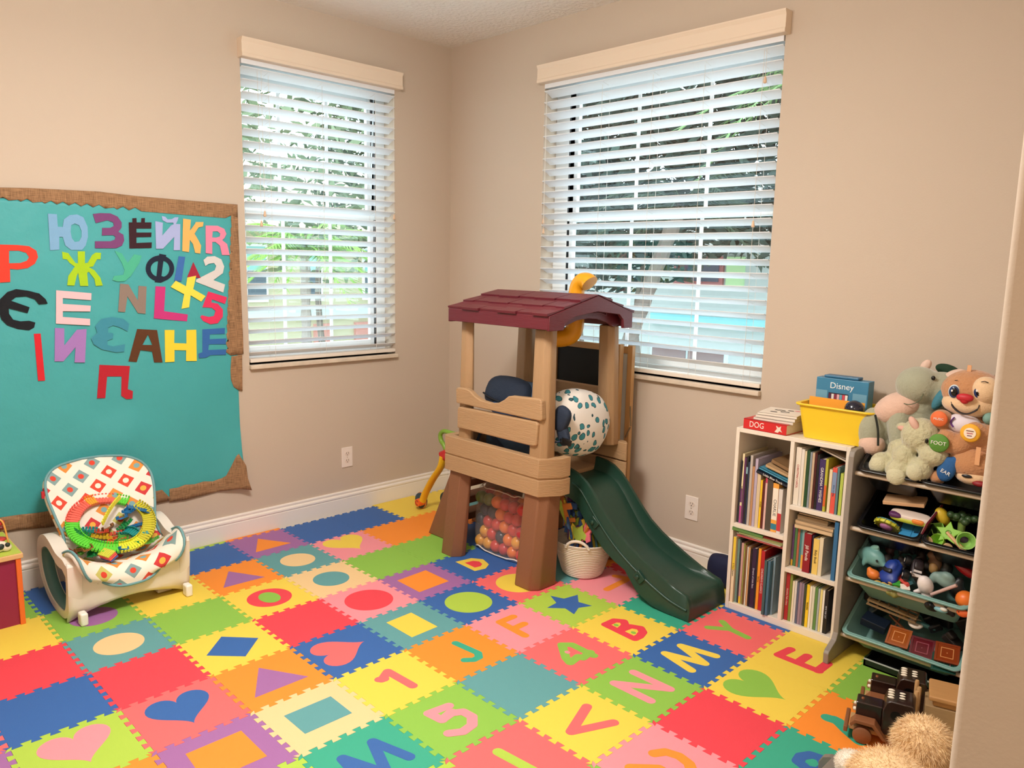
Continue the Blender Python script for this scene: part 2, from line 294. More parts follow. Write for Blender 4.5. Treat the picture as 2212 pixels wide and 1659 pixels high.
BURLAP={
 'top': [(-1.2377, 1.7145), (-1.1745, 1.7143), (-1.0759, 1.7206), (-0.8007, 1.7273), (-0.7052, 1.7227), (-0.636, 1.7197), (-0.1688, 1.7143), (-0.1711, 1.6509), (-0.2018, 1.6604), (-0.2331, 1.6453), (-0.2628, 1.6615), (-0.2934, 1.6466), (-0.3225, 1.6626), (-0.3525, 1.6478), (-0.3809, 1.6637), (-0.4103, 1.649), (-0.438, 1.6647), (-0.4668, 1.6502), (-0.4939, 1.6657), (-0.5221, 1.6514), (-0.5486, 1.6667), (-0.5763, 1.6525), (-0.6022, 1.6677), (-0.6293, 1.6536), (-0.6547, 1.6686), (-0.6813, 1.6547), (-0.7061, 1.6696), (-0.7321, 1.6558), (-0.7564, 1.6705), (-0.782, 1.6568), (-0.8058, 1.6714), (-0.8309, 1.6578), (-0.8541, 1.6722), (-0.8787, 1.6588), (-0.9015, 1.6731), (-0.9257, 1.6598), (-0.948, 1.6739), (-0.9717, 1.6608), (-0.9936, 1.6747), (-1.0169, 1.6617), (-1.0383, 1.6756), (-1.0612, 1.6627), (-1.0821, 1.6763), (-1.1046, 1.6636), (-1.1252, 1.6771), (-1.1473, 1.6645), (-1.1674, 1.6779), (-1.1891, 1.6653), (-1.2089, 1.6786), (-1.2302, 1.6662)],
 'right': [(-0.2007, 1.6897), (-0.1689, 1.712), (-0.1727, 1.5372), (-0.1728, 1.2604), (-0.17, 0.9891), (-0.1633, 0.9672), (-0.2299, 0.9621), (-0.2581, 0.9828), (-0.2443, 1.0043), (-0.2545, 1.0272), (-0.2407, 1.0487), (-0.2509, 1.0714), (-0.2371, 1.093), (-0.2473, 1.1156), (-0.2335, 1.1372), (-0.2437, 1.1596), (-0.23, 1.1813), (-0.2402, 1.2035), (-0.2264, 1.2252), (-0.2366, 1.2474), (-0.2229, 1.2691), (-0.2331, 1.2912), (-0.2193, 1.3129), (-0.2295, 1.3348), (-0.2158, 1.3566), (-0.226, 1.3784), (-0.2123, 1.4003), (-0.2225, 1.4218), (-0.2088, 1.4438), (-0.219, 1.4652), (-0.2053, 1.4872), (-0.2155, 1.5085), (-0.2018, 1.5305), (-0.212, 1.5517), (-0.1983, 1.5737), (-0.2085, 1.5948), (-0.1948, 1.6169), (-0.205, 1.6378)],
 'right_low': [(-0.2276, 0.9573), (-0.1709, 0.9629), (-0.175, 0.7733), (-0.1996, 0.783), (-0.2211, 0.7996), (-0.2344, 0.839), (-0.2351, 0.8867)],
 'bottom_right': [(-0.565, 0.3278), (-0.5226, 0.3266), (-0.4883, 0.3343), (-0.4426, 0.328), (-0.3956, 0.3336), (-0.3484, 0.3248), (-0.2996, 0.3353), (-0.2432, 0.3299), (-0.2292, 0.372), (-0.2252, 0.4133), (-0.2267, 0.4407), (-0.2139, 0.4509), (-0.1907, 0.3951), (-0.181, 0.3835), (-0.1756, 0.3176), (-0.1575, 0.2487), (-0.2155, 0.265), (-0.3266, 0.2668), (-0.3986, 0.2616), (-0.4917, 0.2564), (-0.5681, 0.2603)],
 'bottom_mid': [(-0.6393, 0.3283), (-0.6001, 0.3299), (-0.5669, 0.2859), (-0.5678, 0.2673), (-0.614, 0.2674), (-0.6467, 0.2649), (-0.7102, 0.2736), (-0.8338, 0.2705), (-0.8307, 0.3258), (-0.7278, 0.3389)],
 'bottom_left': [(-1.3683, 0.3399), (-1.2699, 0.3382), (-1.2021, 0.3356), (-1.1325, 0.3287), (-1.0968, 0.3273), (-0.9863, 0.3252), (-0.8307, 0.3258), (-0.8338, 0.2705), (-0.9908, 0.25), (-1.1015, 0.2539), (-1.2065, 0.2699), (-1.2744, 0.2734), (-1.3736, 0.2666)],
}
TEAL=[(-1.2712, 1.6705), (-1.1767, 1.672), (-0.7354, 1.6801), (-0.1925, 1.6679), (-0.1919, 1.3532), (-0.1956, 0.9785), (-0.2128, 0.7742), (-0.1959, 0.7628), (-0.1952, 0.6413), (-0.2037, 0.5446), (-0.1938, 0.4692), (-0.1914, 0.3944), (-0.2249, 0.3008), (-0.5562, 0.2922), (-0.5659, 0.2753), (-0.5946, 0.3233), (-0.6442, 0.2867), (-1.0058, 0.2958), (-1.2712, 0.3087), (-1.3701, 0.3051)]
POLY={(-4, 0):[(-1.1599, -0.1621), (-0.9914, -0.0638), (-0.9881, -0.2581)],
(-3, 1):[(-0.8467, -0.4633), (-0.6756, -0.3684), (-0.685, -0.5601)],
(0, 2):[(0.059, -0.7647), (0.2306, -0.6646), (0.2302, -0.8637)],
(-1, 2):[(-0.1502, -0.8648), (-0.254, -0.7622), (-0.1489, -0.6625), (-0.0488, -0.7627)],
(1, 2):[(0.3899, -0.844), (0.3922, -0.6739), (0.5239, -0.675), (0.5217, -0.8431)],
(1, 3):[(0.3722, -1.1498), (0.3728, -0.979), (0.5428, -0.9795), (0.5375, -1.1593)],
(-1, -1):[(-0.2372, 0.0592), (-0.2463, 0.2318), (-0.0752, 0.2319), (-0.069, 0.0577)],
(0, 0):[(0.0747, -0.2224), (0.0687, -0.0928), (0.2411, -0.0908), (0.2441, -0.2215)],
(1, -2):[(0.3473, 0.4637), (0.4073, 0.4865), (0.4216, 0.5622), (0.4727, 0.5084), (0.5366, 0.5222), (0.5106, 0.464), (0.5376, 0.4035), (0.4753, 0.4176), (0.4201, 0.3636), (0.4137, 0.4303)],
}
HEART={(-3, -1):[(-0.8493, 0.1493), (-0.6841, 0.1586)],
(0, 1):[(0.1459, -0.5271), (0.1467, -0.3769)],
(0, 3):[(0.0869, -1.0649), (0.237, -1.0676)],
(0, 4):[(0.0773, -1.3674), (0.2269, -1.3621)],
(4, -2):[(1.2968, 0.452), (1.4512, 0.4471)],
}
STROKES={
(1, -1):[[(0.3806, 0.1226), (0.5306, 0.1167)], [(0.3806, 0.1226), (0.3818, 0.1984)], [(0.4592, 0.1221), (0.4578, 0.1858)]],
(2, -2):[[(0.6861, 0.427), (0.8407, 0.4173)], [(0.6861, 0.427), (0.6882, 0.4851), (0.7186, 0.5074), (0.7462, 0.4824), (0.7571, 0.4294)], [(0.7571, 0.4294), (0.7646, 0.4917), (0.8011, 0.5102), (0.8295, 0.4881), (0.8416, 0.4491), (0.8407, 0.4173)]],
(2, -1):[[(0.6788, 0.1689), (0.705, 0.1977), (0.8157, 0.195)], [(0.6788, 0.1689), (0.7579, 0.1039), (0.7911, 0.0896), (0.7815, 0.1481)], [(0.7908, 0.2052), (0.8002, 0.1502)]],
(1, 0):[[(0.3931, -0.1256), (0.5094, -0.1132), (0.5347, -0.1318), (0.5359, -0.1578), (0.5148, -0.1845)]],
(3, -1):[[(0.9913, 0.2089), (1.1437, 0.2111)], [(1.1437, 0.2111), (0.9897, 0.099)], [(0.9897, 0.099), (1.1412, 0.1009)]],
(1, 1):[[(0.4223, -0.488), (0.39, -0.4401), (0.5256, -0.4314)], [(0.4145, -0.4931), (0.4236, -0.4783)]],
(2, 1):[[(0.7039, -0.4186), (0.693, -0.4943)], [(0.693, -0.4943), (0.7512, -0.486), (0.7354, -0.4343)], [(0.7498, -0.4848), (0.7426, -0.4404), (0.7612, -0.4062), (0.8027, -0.4028), (0.8369, -0.4332), (0.8439, -0.4778), (0.8205, -0.516)]],
(3, 0):[[(1.0176, -0.0848), (1.0737, -0.229)], [(1.0737, -0.229), (1.1344, -0.0907)]],
(2, 2):[[(0.703, -0.8239), (0.7872, -0.8328)], [(0.703, -0.8239), (0.8488, -0.7665)], [(0.8548, -0.7708), (0.6958, -0.7133)], [(0.6958, -0.7133), (0.8301, -0.6752)]],
(3, 1):[[(0.9914, -0.4662), (1.1542, -0.4485)]],
(4, 0):[[(1.3158, -0.1278), (1.3353, -0.0949), (1.3744, -0.0822), (1.4147, -0.0906), (1.4425, -0.1164)], [(1.3079, -0.2337), (1.3671, -0.1755), (1.3968, -0.1765)]],
(1, -3):[[(0.4732, 0.7053), (0.4653, 0.8654)], [(0.4039, 0.8556), (0.4646, 0.8793)]],
(3, -3):[[(0.9851, 0.7198), (1.0532, 0.7732)], [(0.997, 0.8106), (1.0532, 0.7732)], [(1.0532, 0.7732), (1.1379, 0.7608)]],
(3, -2):[[(1.1246, 0.3769), (0.9896, 0.41)], [(0.9896, 0.41), (1.1319, 0.4556)], [(1.1319, 0.4556), (0.9976, 0.5056)], [(0.9976, 0.5056), (1.1297, 0.5355)]],
(4, -3):[[(1.2889, 0.7197), (1.445, 0.7188)], [(1.2889, 0.7197), (1.3005, 0.7993)], [(1.3649, 0.7199), (1.3681, 0.7971)], [(1.4429, 0.7165), (1.4447, 0.7982)]],
(5, -2):[[(1.596, 0.4482), (1.6266, 0.4538), (1.6718, 0.4224), (1.7187, 0.3962)], [(1.6152, 0.455), (1.6343, 0.4484)]],
(5, -1):[[(1.6553, 0.1494), (1.631, 0.1573), (1.627, 0.1879), (1.6442, 0.2183), (1.6722, 0.2249), (1.6996, 0.1971), (1.696, 0.1597), (1.6757, 0.149)]],
(-1, -2):[[(-0.2318, 0.4053), (-0.0834, 0.3994)], [(-0.0834, 0.3994), (-0.0715, 0.4588), (-0.0992, 0.5064), (-0.1659, 0.5286), (-0.216, 0.4954), (-0.2318, 0.4053)]],
}
# ---------------------------------------------------------------- room shell
XW, YB, ZC = -1.262, 1.218, 2.73
XR, YF = 2.30, -3.0
WALL = M('C9B8A6', .75, bump=.10, bscale=160)
CEIL = M('F0EAE3', .9, bump=2.2, bscale=45)
TRIM = M('EFE7DE', .45)
FLOORM = M('B9B0A4', .6, bump=.1, var=.08, vscale=6)
FZ = -.010
def wall_with_hole(name, a0, a1, h, fn, th, mat):
    mb = MB(); y0, y1, z0, z1 = h
    for (p, q, s_, t) in ((a0, y0, FZ, ZC), (y1, a1, FZ, ZC), (y0, y1, FZ, z0), (y0, y1, z1, ZC)):
        if q-p < 1e-5: continue
        v = [fn(p, 0, s_), fn(q, 0, s_), fn(q, th, s_), fn(p, th, s_), fn(p, 0, t), fn(q, 0, t), fn(q, th, t), fn(p, th, t)]
        mb.hexa(v)
    o = mb.build(name, mat, weld=1e-5); return struct(o)
W1 = (-.128, .795, .905, 2.43)
W2 = (-.478, .885, .915, 2.42)
wall_with_hole('wall_left', YF, YB, W1, lambda a, t, z: (XW-t, a, z), .18, WALL)
wall_with_hole('wall_back', XW, XR, W2, lambda a, t, z: (a, YB+t, z), .18, WALL)
mb = MB(); mb.b2(XR, XR+.115, -1.05, YB, FZ, ZC)
o = struct(mb.build('wall_right', WALL, bevel=.008, seg=4, smooth=40))
mb = MB(); mb.b2(XW-.18, XR+.9, YF-.12, YF, FZ, ZC); struct(mb.build('wall_front', WALL))
mb = MB(); mb.b2(XR+.8, XR+.92, YF, YB, FZ, ZC); struct(mb.build('wall_hall', WALL))
mb = MB(); mb.b2(XW-.2, XR+.92, YF-.12, YB+.2, FZ-.1, FZ); struct(mb.build('floor', FLOORM))
mb = MB(); mb.b2(XW-.2, XR+.92, YF-.12, YB+.2, ZC, ZC+.12); struct(mb.build('ceiling', CEIL))
# baseboards: profile (depth from wall, z)
BP = [(0, FZ), (.014, FZ), (.014, .078), (.012, .083), (.0155, .086), (.0165, .092), (.0155, .098), (.010, .101), (.0075, .106), (.010, .110), (.0105, .117), (.008, .1215), (0, .1225)]
def baseboard(name, a0, a1, fn):
    mb = MB(); n = len(BP)
    vs = [fn(a0, d, z) for d, z in BP]+[fn(a1, d, z) for d, z in BP]
    fs = [(i, (i+1) % n, n+(i+1) % n, n+i) for i in range(n)]+[tuple(range(n)), tuple(range(2*n-1, n-1, -1))]
    mb.add(vs, fs); return struct(mb.build(name, TRIM, weld=1e-6))
baseboard('baseboard_left', YF, YB, lambda a, d, z: (XW+d, a, z))
baseboard('baseboard_back', XW+.0166, XR, lambda a, d, z: (a, YB-d, z))
baseboard('baseboard_right', -1.04, YB-.0166, lambda a, d, z: (XR-d, a, z))
# ---------------------------------------------------------------- windows
VIN = M('EDF1F2', .35); BLK = M('15171A', .4)
gm = bpy.data.materials.new('window_glass'); gm.use_nodes = True
nt = gm.node_tree; nt.nodes.clear()
out = nt.nodes.new('ShaderNodeOutputMaterial'); mx = nt.nodes.new('ShaderNodeMixShader'); tr = nt.nodes.new('ShaderNodeBsdfTransparent'); gl = nt.nodes.new('ShaderNodeBsdfGlossy')
tr.inputs[0].default_value = (.93, .98, .97, 1); gl.inputs['Roughness'].default_value = .02; mx.inputs[0].default_value = .05
nt.links.new(tr.outputs[0], mx.inputs[1]); nt.links.new(gl.outputs[0], mx.inputs[2]); nt.links.new(mx.outputs[0], out.inputs[0])
SILLM = M('D9C9B5', .3, var=.25, vscale=14)
def window(name, h, fn, cols, zr, s0, s1, sillname):
    """fn(a, depth, z); frame set back .10 from the wall face"""
    a0, a1, z0, z1 = h
    fr = MB()
    def bar(mb, p, q, d0, d1, u, v):
        mb.hexa([fn(p, d0, u), fn(q, d0, u), fn(q, d1, u), fn(p, d1, u), fn(p, d0, v), fn(q, d0, v), fn(q, d1, v), fn(p, d1, v)])
    f = .045
    bar(fr, a0, s0, .10, .17, z0, z1); bar(fr, s1, a1, .10, .17, z0, z1)
    bar(fr, s0, s1, .10, .17, z0, z0+f); bar(fr, s0, s1, .10, .17, z1-f, z1)
    o = struct(fr.build(name, VIN, bevel=.003, weld=1e-5))
    g = MB(); w_ = .028
    # upper sash (outer) and lower sash (inner)
    for (u, v, d) in ((zr, z1-f, .135), (z0+f, zr+.03, .11)):
        bar(g, s0, s0+w_, d, d+.025, u, v); bar(g, s1-w_, s1, d, d+.025, u, v)
        bar(g, s0+w_, s1-w_, d, d+.025, u, u+.035); bar(g, s0+w_, s1-w_, d, d+.025, v-.035, v)
        m_ = MB()
    o2 = g.build('sash', VIN, o, bevel=.002)
    g = MB()
    for (u, v, d, zm) in ((zr+.035, z1-f-.035, .147, 2.10), (z0+f+.035, zr-.005, .122, 1.30)):
        for c in cols: bar(g, c-.009, c+.009, d, d+.006, u, v)
        bar(g, s0+w_, s1-w_, d, d+.006, zm-.008, zm+.008)
    g.build('muntins', VIN, o)
    g = MB()
    for (u, v, d) in ((zr+.035, z1-f-.035, .150), (z0+f+.035, zr-.005, .125)):
        bar(g, s0+w_, s1-w_, d, d+.002, u, v)
    g.build('pane', gm, o)
    g = MB()
    for (a, da) in ((s0, -.006), (s1, 0)):
        bar(g, a+da, a+da+.006, .099, .112, z0+f, zr); bar(g, a+da, a+da+.006, .099, .14, zr+.03, z1-f)
    g.build('gasket', BLK, o)
    sl = MB(); bar(sl, a0-.004 if s0 < s1 else a0, a1+.004, -.028, .0, z0-.022, z0); bar(sl, a0+.0005, a1-.0005, 0, .10, z0-.022, z0)
    s_ = sl.build(sillname, SILLM, o, bevel=.004, weld=1e-5)
    return o
window('window_1', W1, lambda a, d, z: (XW-d, a, z), (.147, .437), 1.69, W1[0]+.03, .722, 'window_sill')
window('window_2', W2, lambda a, d, z: (a, YB+d, z), (.045, .46), 1.69, -.372, W2[1]-.03, 'window_sill')
# ---------------------------------------------------------------- blinds
VAL = M('EAD6C0', .5, bump=.15, bscale=40, stretch=(1, 1, 30)); SLAT = M('EDEFF4', .45); CORD = M('E3DCD3', .7); WOOD = M('E0BFA0', .5)
SLAT2 = M('E9DFD2', .45)
def blind(h, fn, label, sgn, cords, pulls, rots):
    a0, a1, z0, z1 = h
    t = empty('window_blind', fn((a0+a1)/2, 0, z0), label, 'blind')
    inv = t.location.copy()
    def F(a, d, z): return Vector(fn(a, d, z))-inv
    # valance
    prof = [(0, .0), (-.050, .0), (-.053, .003), (-.053, .014), (-.050, .020), (-.049, .070), (-.053, .078), (-.056, .084), (-.057, .09), (0, .09)]
    v = MB(); n = len(prof); zt = z1-.012
    A0, A1 = a0-.012, a1+.022
    vs = [F(A0, d, zt+z) for d, z in prof]+[F(A1, d, zt+z) for d, z in prof]
    v.add(vs, [(i, (i+1) % n, n+(i+1) % n, n+i) for i in range(n)]+[tuple(range(n)), tuple(range(2*n-1, n-1, -1))])
    v.build('valance', VAL, t, weld=1e-6)
    # head rail
    hr = MB(); hr.hexa([F(a, d, z) for z in (z1-.034, z1-.002) for a, d in ((a0+.004, -.006), (a1-.004, -.006), (a1-.004, .04), (a0+.004, .04))]); hr.build('head_rail', SLAT, t)
    # slats: curved, tilted with the room edge up
    s_ = MB(); tilt = radians(23); W = .065; pitch = .0588; zc = z1-.062; dc = .022
    k = 0; e0, e1 = a0+.004, a1-.004
    while zc-k*pitch > z0+.035:
        zz = zc-k*pitch; vs = []
        for a in (e0, e1):
            for th in (0, .0028):
                for q in range(5):
                    x = -W/2+W*q/4; cr = .003*(1-(2*x/W)**2)
                    vs.append(F(a, dc+x*cos(tilt), zz-x*sin(tilt)+cr+th))
        fs = []
        for q in range(4):
            fs += [(q, q+1, 11+q, 10+q), (5+q+1, 5+q, 15+q, 16+q)]
        fs += [(0, 10, 15, 5), (4, 9, 19, 14), (0, 1, 6, 5), (1, 2, 7, 6), (2, 3, 8, 7), (3, 4, 9, 8), (10, 15, 16, 11), (11, 16, 17, 12), (12, 17, 18, 13), (13, 18, 19, 14)]
        s_.add(vs, fs); k += 1
    so = s_.build('slats', SLAT, t, weld=1e-6, smooth=30)
    # a few stacked slats and the bottom rail
    br = MB(); zb = z0+.020
    br.hexa([F(a, d, z) for z in (zb-.009, zb+.010) for a, d in ((e0, -.008), (e1, -.008), (e1, .052), (e0, .052))]); br.build('bottom_rail', SLAT2, t, bevel=.003)
    lc = MB()
    for c in cords:
        for d in (dc-.031, dc+.031):
            lc.tube([F(c, d, z1-.07), F(c, d, zb)], .0009, 5)
        for j in range(k):
            zz = zc-j*pitch; lc.tube([F(c, dc-.031, zz+.006), F(c, dc+.031, zz-.008)], .0006, 4)
    lc.build('ladder_cords', CORD, t)
    for (a, d, zz, knob) in pulls:
        pc = MB(); pc.tube([F(a, d, z1-.06), F(a, d, zz)], .0010, 5); po = pc.build('pull_cord', CORD, t)
        kb = MB(); kb.lathe([(.002, .03), (.004, .026), (.0075, .008), (.0075, .003), (.005, 0)], F(a, d, zz-.028), 10)
        kb.build('tassel', WOOD, po, smooth=60)
    return t
blind(W1, lambda a, d, z: (XW-d, a, z), 'white slatted blind with cream valance on the narrower window, above the blue mat tiles', 1,
      (-.055+.07, .32, .655), ((-.050, -.022, 1.64, 1), (-.032, -.026, 1.69, 1), (.775, -.020, 1.72, 1)), 0)
blind(W2, lambda a, d, z: (a, YB+d, z), 'white slatted blind with cream valance on the wide window behind the play tower', 1,
      (-.372+.3, .235, .515, .80), ((-.445, -.022, 1.70, 1), (-.438, -.026, 1.645, 1), (.808, -.024, 1.655, 1), (.822, -.03, 2.25, 1)), 0)
# ---------------------------------------------------------------- outlets
def outlet(fn, label):
    t = empty('wall_outlet', fn(0, 0, 0), label, 'outlet', 'white wall outlets'); i = t.location.copy()
    def F(a, d, z): return Vector(fn(a, d, z))-i
    mb = MB(); mb.hexa([F(a, d, z) for z in (-.059, .059) for a, d in ((-.036, 0), (.036, 0), (.036, .005), (-.036, .005))])
    mb.build('cover_plate', M('F1E4DA', .35), t, bevel=.002, weld=1e-6)
    for z in (-.021, .021):
        sk = MB(); pts = [(.0165*cos(q), .0135*sin(q)) for q in [2*pi*j/20 for j in range(20)]]
        pts = [(x, max(-.0125, min(.0125, y))) for x, y in pts]
        sk.prism([pts], lambda a, b, q: F(a, q, b+z), .004, .0065); so = sk.build('socket', M('EAD9CC', .35), t)
        sl = MB()
        for a in (-.0063, .0063): sl.hexa([F(a+p, d, z+q) for q in (-.001, .008) for p, d in ((-.001, .006), (.001, .006), (.001, .0069), (-.001, .0069))])
        sl.prism([[(.0026*cos(2*pi*j/8), -.0075+.0026*sin(2*pi*j/8)) for j in range(8)]], lambda a, b, q: F(a, q, b+z), .006, .0069)
        sl.build('slots', M('241C18', .6), so)
    sc = MB(); sc.prism([[(.003*cos(2*pi*j/10), .003*sin(2*pi*j/10)) for j in range(10)]], lambda a, b, q: F(a, q, b), .0045, .0062); sc.build('screw', M('CDBBAA', .3, metal=.5), t)
outlet(lambda a, d, z: (XW+d, .449+a, .321+z), 'white duplex outlet on the left wall under the narrower window')
outlet(lambda a, d, z: (.573+a, YB-d, .299+z), 'white duplex outlet on the back wall above the slide')
for (x, z) in ((.0,1.78),):
    pass
# ---------------------------------------------------------------- foam puzzle mat
P = .305
FC = dict(red='E8404E', salmon='F0696A', pink='F0919B', orange='F68E2C', yellow='EDCE4C', cream='EDC993', lime='ACCB48', green='8ABD48', teal='5E9C9F', bluegreen='35A688', blue='3263A8', purple='A068A2')
def FM(c): return M(FC[c], .62, bump=.25, bscale=420)
TEETH = 6; DEP = .0085
def edge2(p, q):
    p = Vector(p); q = Vector(q); d = (q-p).normalized(); n = Vector((-d.y, d.x)); L = (q-p).length; per = L/TEETH; out = [p]
    for k in range(TEETH):
        s0 = k*per; fl = per*.05
        a, b = s0+per*.25, s0+per*.75
        out += [p+d*(a+fl)-n*DEP, p+d*(a-fl)+n*DEP, p+d*(b+fl)+n*DEP, p+d*(b-fl)-n*DEP]
    out.append(q)
    return out
def vline(i, j): # edge between corner (i,j) and (i,j+1): along Y
    return edge2((i*P, -j*P), (i*P, -(j+1)*P))
def hline(i, j):
    return edge2((i*P, -j*P), ((i+1)*P, -j*P))
def tile_loop(i, j, flat=()):
    t = hline(i, j)[:-1] if 't' not in flat else [Vector((i*P, -j*P))]
    r = vline(i+1, j)[:-1] if 'r' not in flat else [Vector(((i+1)*P, -j*P))]
    b = hline(i, j+1)[::-1][:-1] if 'b' not in flat else [Vector(((i+1)*P, -(j+1)*P))]
    l = vline(i, j)[::-1][:-1] if 'l' not in flat else [Vector((i*P, -(j+1)*P))]
    return t+r+b+l
TILES = {
(-4,-4):('yellow','yellow foam mat tile in the far corner behind the play tower legs'),
(-4,-3):('yellow','plain yellow foam mat tile under the walker toy wheel'),
(-4,-2):('blue','plain blue foam mat tile at the left wall next to the yellow corner tile'),
(-4,-1):('blue','plain blue foam mat tile at the left wall beside the purple triangle tile'),
(-4,0):('purple','purple foam mat tile with an orange triangle at the baseboard'),
(-4,1):('blue','plain blue foam mat tile at the left wall right of the infant rocker'),
(-4,2):('blue','blue foam mat tile at the wall hidden behind the infant rocker'),
(-4,3):('blue','dark blue foam mat tile seen through the side opening of the infant rocker'),
(-4,4):('green','green foam mat tile beside the wooden activity cube'),
(-3,-4):('teal','teal foam mat tile behind the play tower'),
(-3,-3):('orange','orange foam mat tile at the rear leg of the play tower'),
(-3,-2):('orange','plain orange foam mat tile between the yellow tile and the yellow heart tile'),
(-3,-1):('pink','pink foam mat tile with a yellow heart'),
(-3,0):('teal','teal foam mat tile with a cream circle near the left wall'),
(-3,1):('orange','orange foam mat tile with a purple triangle right of the rocker'),
(-3,2):('yellow','plain yellow foam mat tile under the right foot of the rocker'),
(-3,3):('green','green foam mat tile with a plum circle under the infant rocker'),
(-3,4):('yellow','plain yellow foam mat tile in front of the activity cube'),
(-2,-4):('green','green foam mat tile against the back wall behind the tower'),
(-2,-3):('blue','blue foam mat tile under the ball bag'),
(-2,-2):('green','plain green foam mat tile at the front left leg of the tower'),
(-2,-1):('green','plain green foam mat tile right of the pink tile with yellow heart'),
(-2,0):('cream','cream foam mat tile with a teal circle'),
(-2,1):('yellow','yellow foam mat tile with a red and green ring'),
(-2,2):('green','plain green foam mat tile in front of the right rocker foot'),
(-2,3):('teal','teal foam mat tile with a cream circle in front of the rocker'),
(-2,4):('red','plain red foam mat tile at the left edge of the photo'),
(-1,-4):('blue','blue foam mat tile against the back wall under the easel'),
(-1,-3):('blue','blue foam mat tile behind the letter D tile'),
(-1,-2):('blue','blue foam mat tile with a yellow and red letter D'),
(-1,-1):('purple','purple foam mat tile with an orange square, beside the letter D tile'),
(-1,0):('pink','pink foam mat tile with a red circle'),
(-1,1):('red','plain red foam mat tile between the ring tile and the red heart tile'),
(-1,2):('yellow','yellow foam mat tile with a blue diamond'),
(-1,3):('red','plain red foam mat tile between the diamond tile and the plain blue tile'),
(-1,4):('blue','plain blue foam mat tile near the lower left corner of the photo'),
(-1,5):('salmon','salmon foam mat tile sliver at the lower left photo edge'),
(0,-4):('orange','orange foam mat tile against the back wall behind the basket'),
(0,-3):('teal','teal foam mat tile under the white basket'),
(0,-2):('salmon','salmon foam mat tile with a yellow circle at the front tower leg'),
(0,-1):('blue','blue foam mat tile with a lime circle'),
(0,0):('teal','teal foam mat tile with a pale yellow square'),
(0,1):('blue','blue foam mat tile with a red heart'),
(0,2):('orange','orange foam mat tile with a mauve triangle in the foreground'),
(0,3):('salmon','salmon foam mat tile with a blue heart'),
(0,4):('lime','lime foam mat tile with a pink heart'),
(0,5):('purple','purple foam mat tile at the lower left photo corner'),
(1,-4):('red','red foam mat tile against the back wall under the slide'),
(1,-3):('pink','pink foam mat tile with an orange figure beside the basket'),
(1,-2):('lime','lime foam mat tile with a blue star'),
(1,-1):('pink','pink foam mat tile with an orange letter F'),
(1,0):('orange','orange foam mat tile with a green letter J'),
(1,1):('yellow','yellow foam mat tile with a red number 1'),
(1,2):('cream','cream foam mat tile with a teal rectangle'),
(1,3):('purple','purple foam mat tile with an orange rectangle at the bottom photo edge'),
(1,4):('orange','plain orange foam mat tile at the bottom photo edge'),
(2,-4):('yellow','yellow foam mat tile behind the slide'),
(2,-3):('bluegreen','plain blue-green foam mat tile under the slide end'),
(2,-2):('yellow','yellow foam mat tile with a red letter B'),
(2,-1):('salmon','salmon foam mat tile with a green number 4'),
(2,0):('teal','plain teal foam mat tile in the middle of the floor'),
(2,1):('green','green foam mat tile with a pink number 5'),
(2,2):('bluegreen','blue-green foam mat tile with a blue letter M'),
(2,3):('lime','lime foam mat tile just visible at the bottom beside the purple tile'),
(3,-4):('blue','blue foam mat tile under the front edge of the bookcase'),
(3,-3):('salmon','salmon foam mat tile with a green letter Y'),
(3,-2):('blue','blue foam mat tile with a yellow letter M'),
(3,-1):('green','green foam mat tile with a pink letter N'),
(3,0):('yellow','yellow foam mat tile with a red letter V'),
(3,1):('salmon','salmon foam mat tile with a green bar at the bottom photo edge'),
(3,2):('lime','lime foam mat tile corner below the salmon bar tile'),
(4,-4):('yellow','plain yellow foam mat tile at the grey foot of the toy rack'),
(4,-3):('yellow','yellow foam mat tile with a red letter E'),
(4,-2):('yellow','yellow foam mat tile with a green heart'),
(4,-1):('red','plain red foam mat tile left of the blue-green ring tile'),
(4,0):('pink','pink foam mat tile with an orange curved figure'),
(4,1):('green','green foam mat tile tip at the bottom photo edge'),
(5,-4):('green','green foam mat tile under the toy rack'),
(5,-3):('green','plain green foam mat tile in front of the toy rack'),
(5,-2):('orange','orange foam mat tile with a teal letter C beside the wooden truck'),
(5,-1):('bluegreen','blue-green foam mat tile with a blue ring at the plush bear'),
(6,-4):('blue','blue foam mat tile under the right half of the toy rack'),
(6,-3):('red','red foam mat tile behind the wooden truck'),
(6,-2):('yellow','yellow foam mat tile under the plush bear'),
}
CIRC = {(-3,0):('cream',.083,None), (-3,3):('purple',.088,None), (-2,0):('teal',.082,None), (-2,1):('red',.0935,('green',.059)), (-2,3):('cream',.087,None), (-1,0):('red',.104,None), (0,-1):('lime',.103,None), (0,-2):('yellow',.104,None)}
POLYC = {(-4,0):'orange',(-3,1):'purple',(0,2):'purple',(-1,2):'blue',(1,2):'teal',(1,3):'orange',(-1,-1):'orange',(0,0):'yellow',(1,-2):'blue'}
HC = {(-3,-1):'yellow',(0,1):'salmon',(0,3):'blue',(0,4):'pink',(4,-2):'green'}
STC = {(1,-1):'orange',(2,-2):'red',(2,-1):'green',(1,0):'bluegreen',(3,-1):'pink',(1,1):'salmon',(2,1):'pink',(3,0):'salmon',(2,2):'blue',(3,1):'lime',(4,0):'orange',(1,-3):'orange',(3,-3):'green',(3,-2):'yellow',(4,-3):'red',(5,-2):'bluegreen',(5,-1):'blue',(-1,-2):'yellow'}
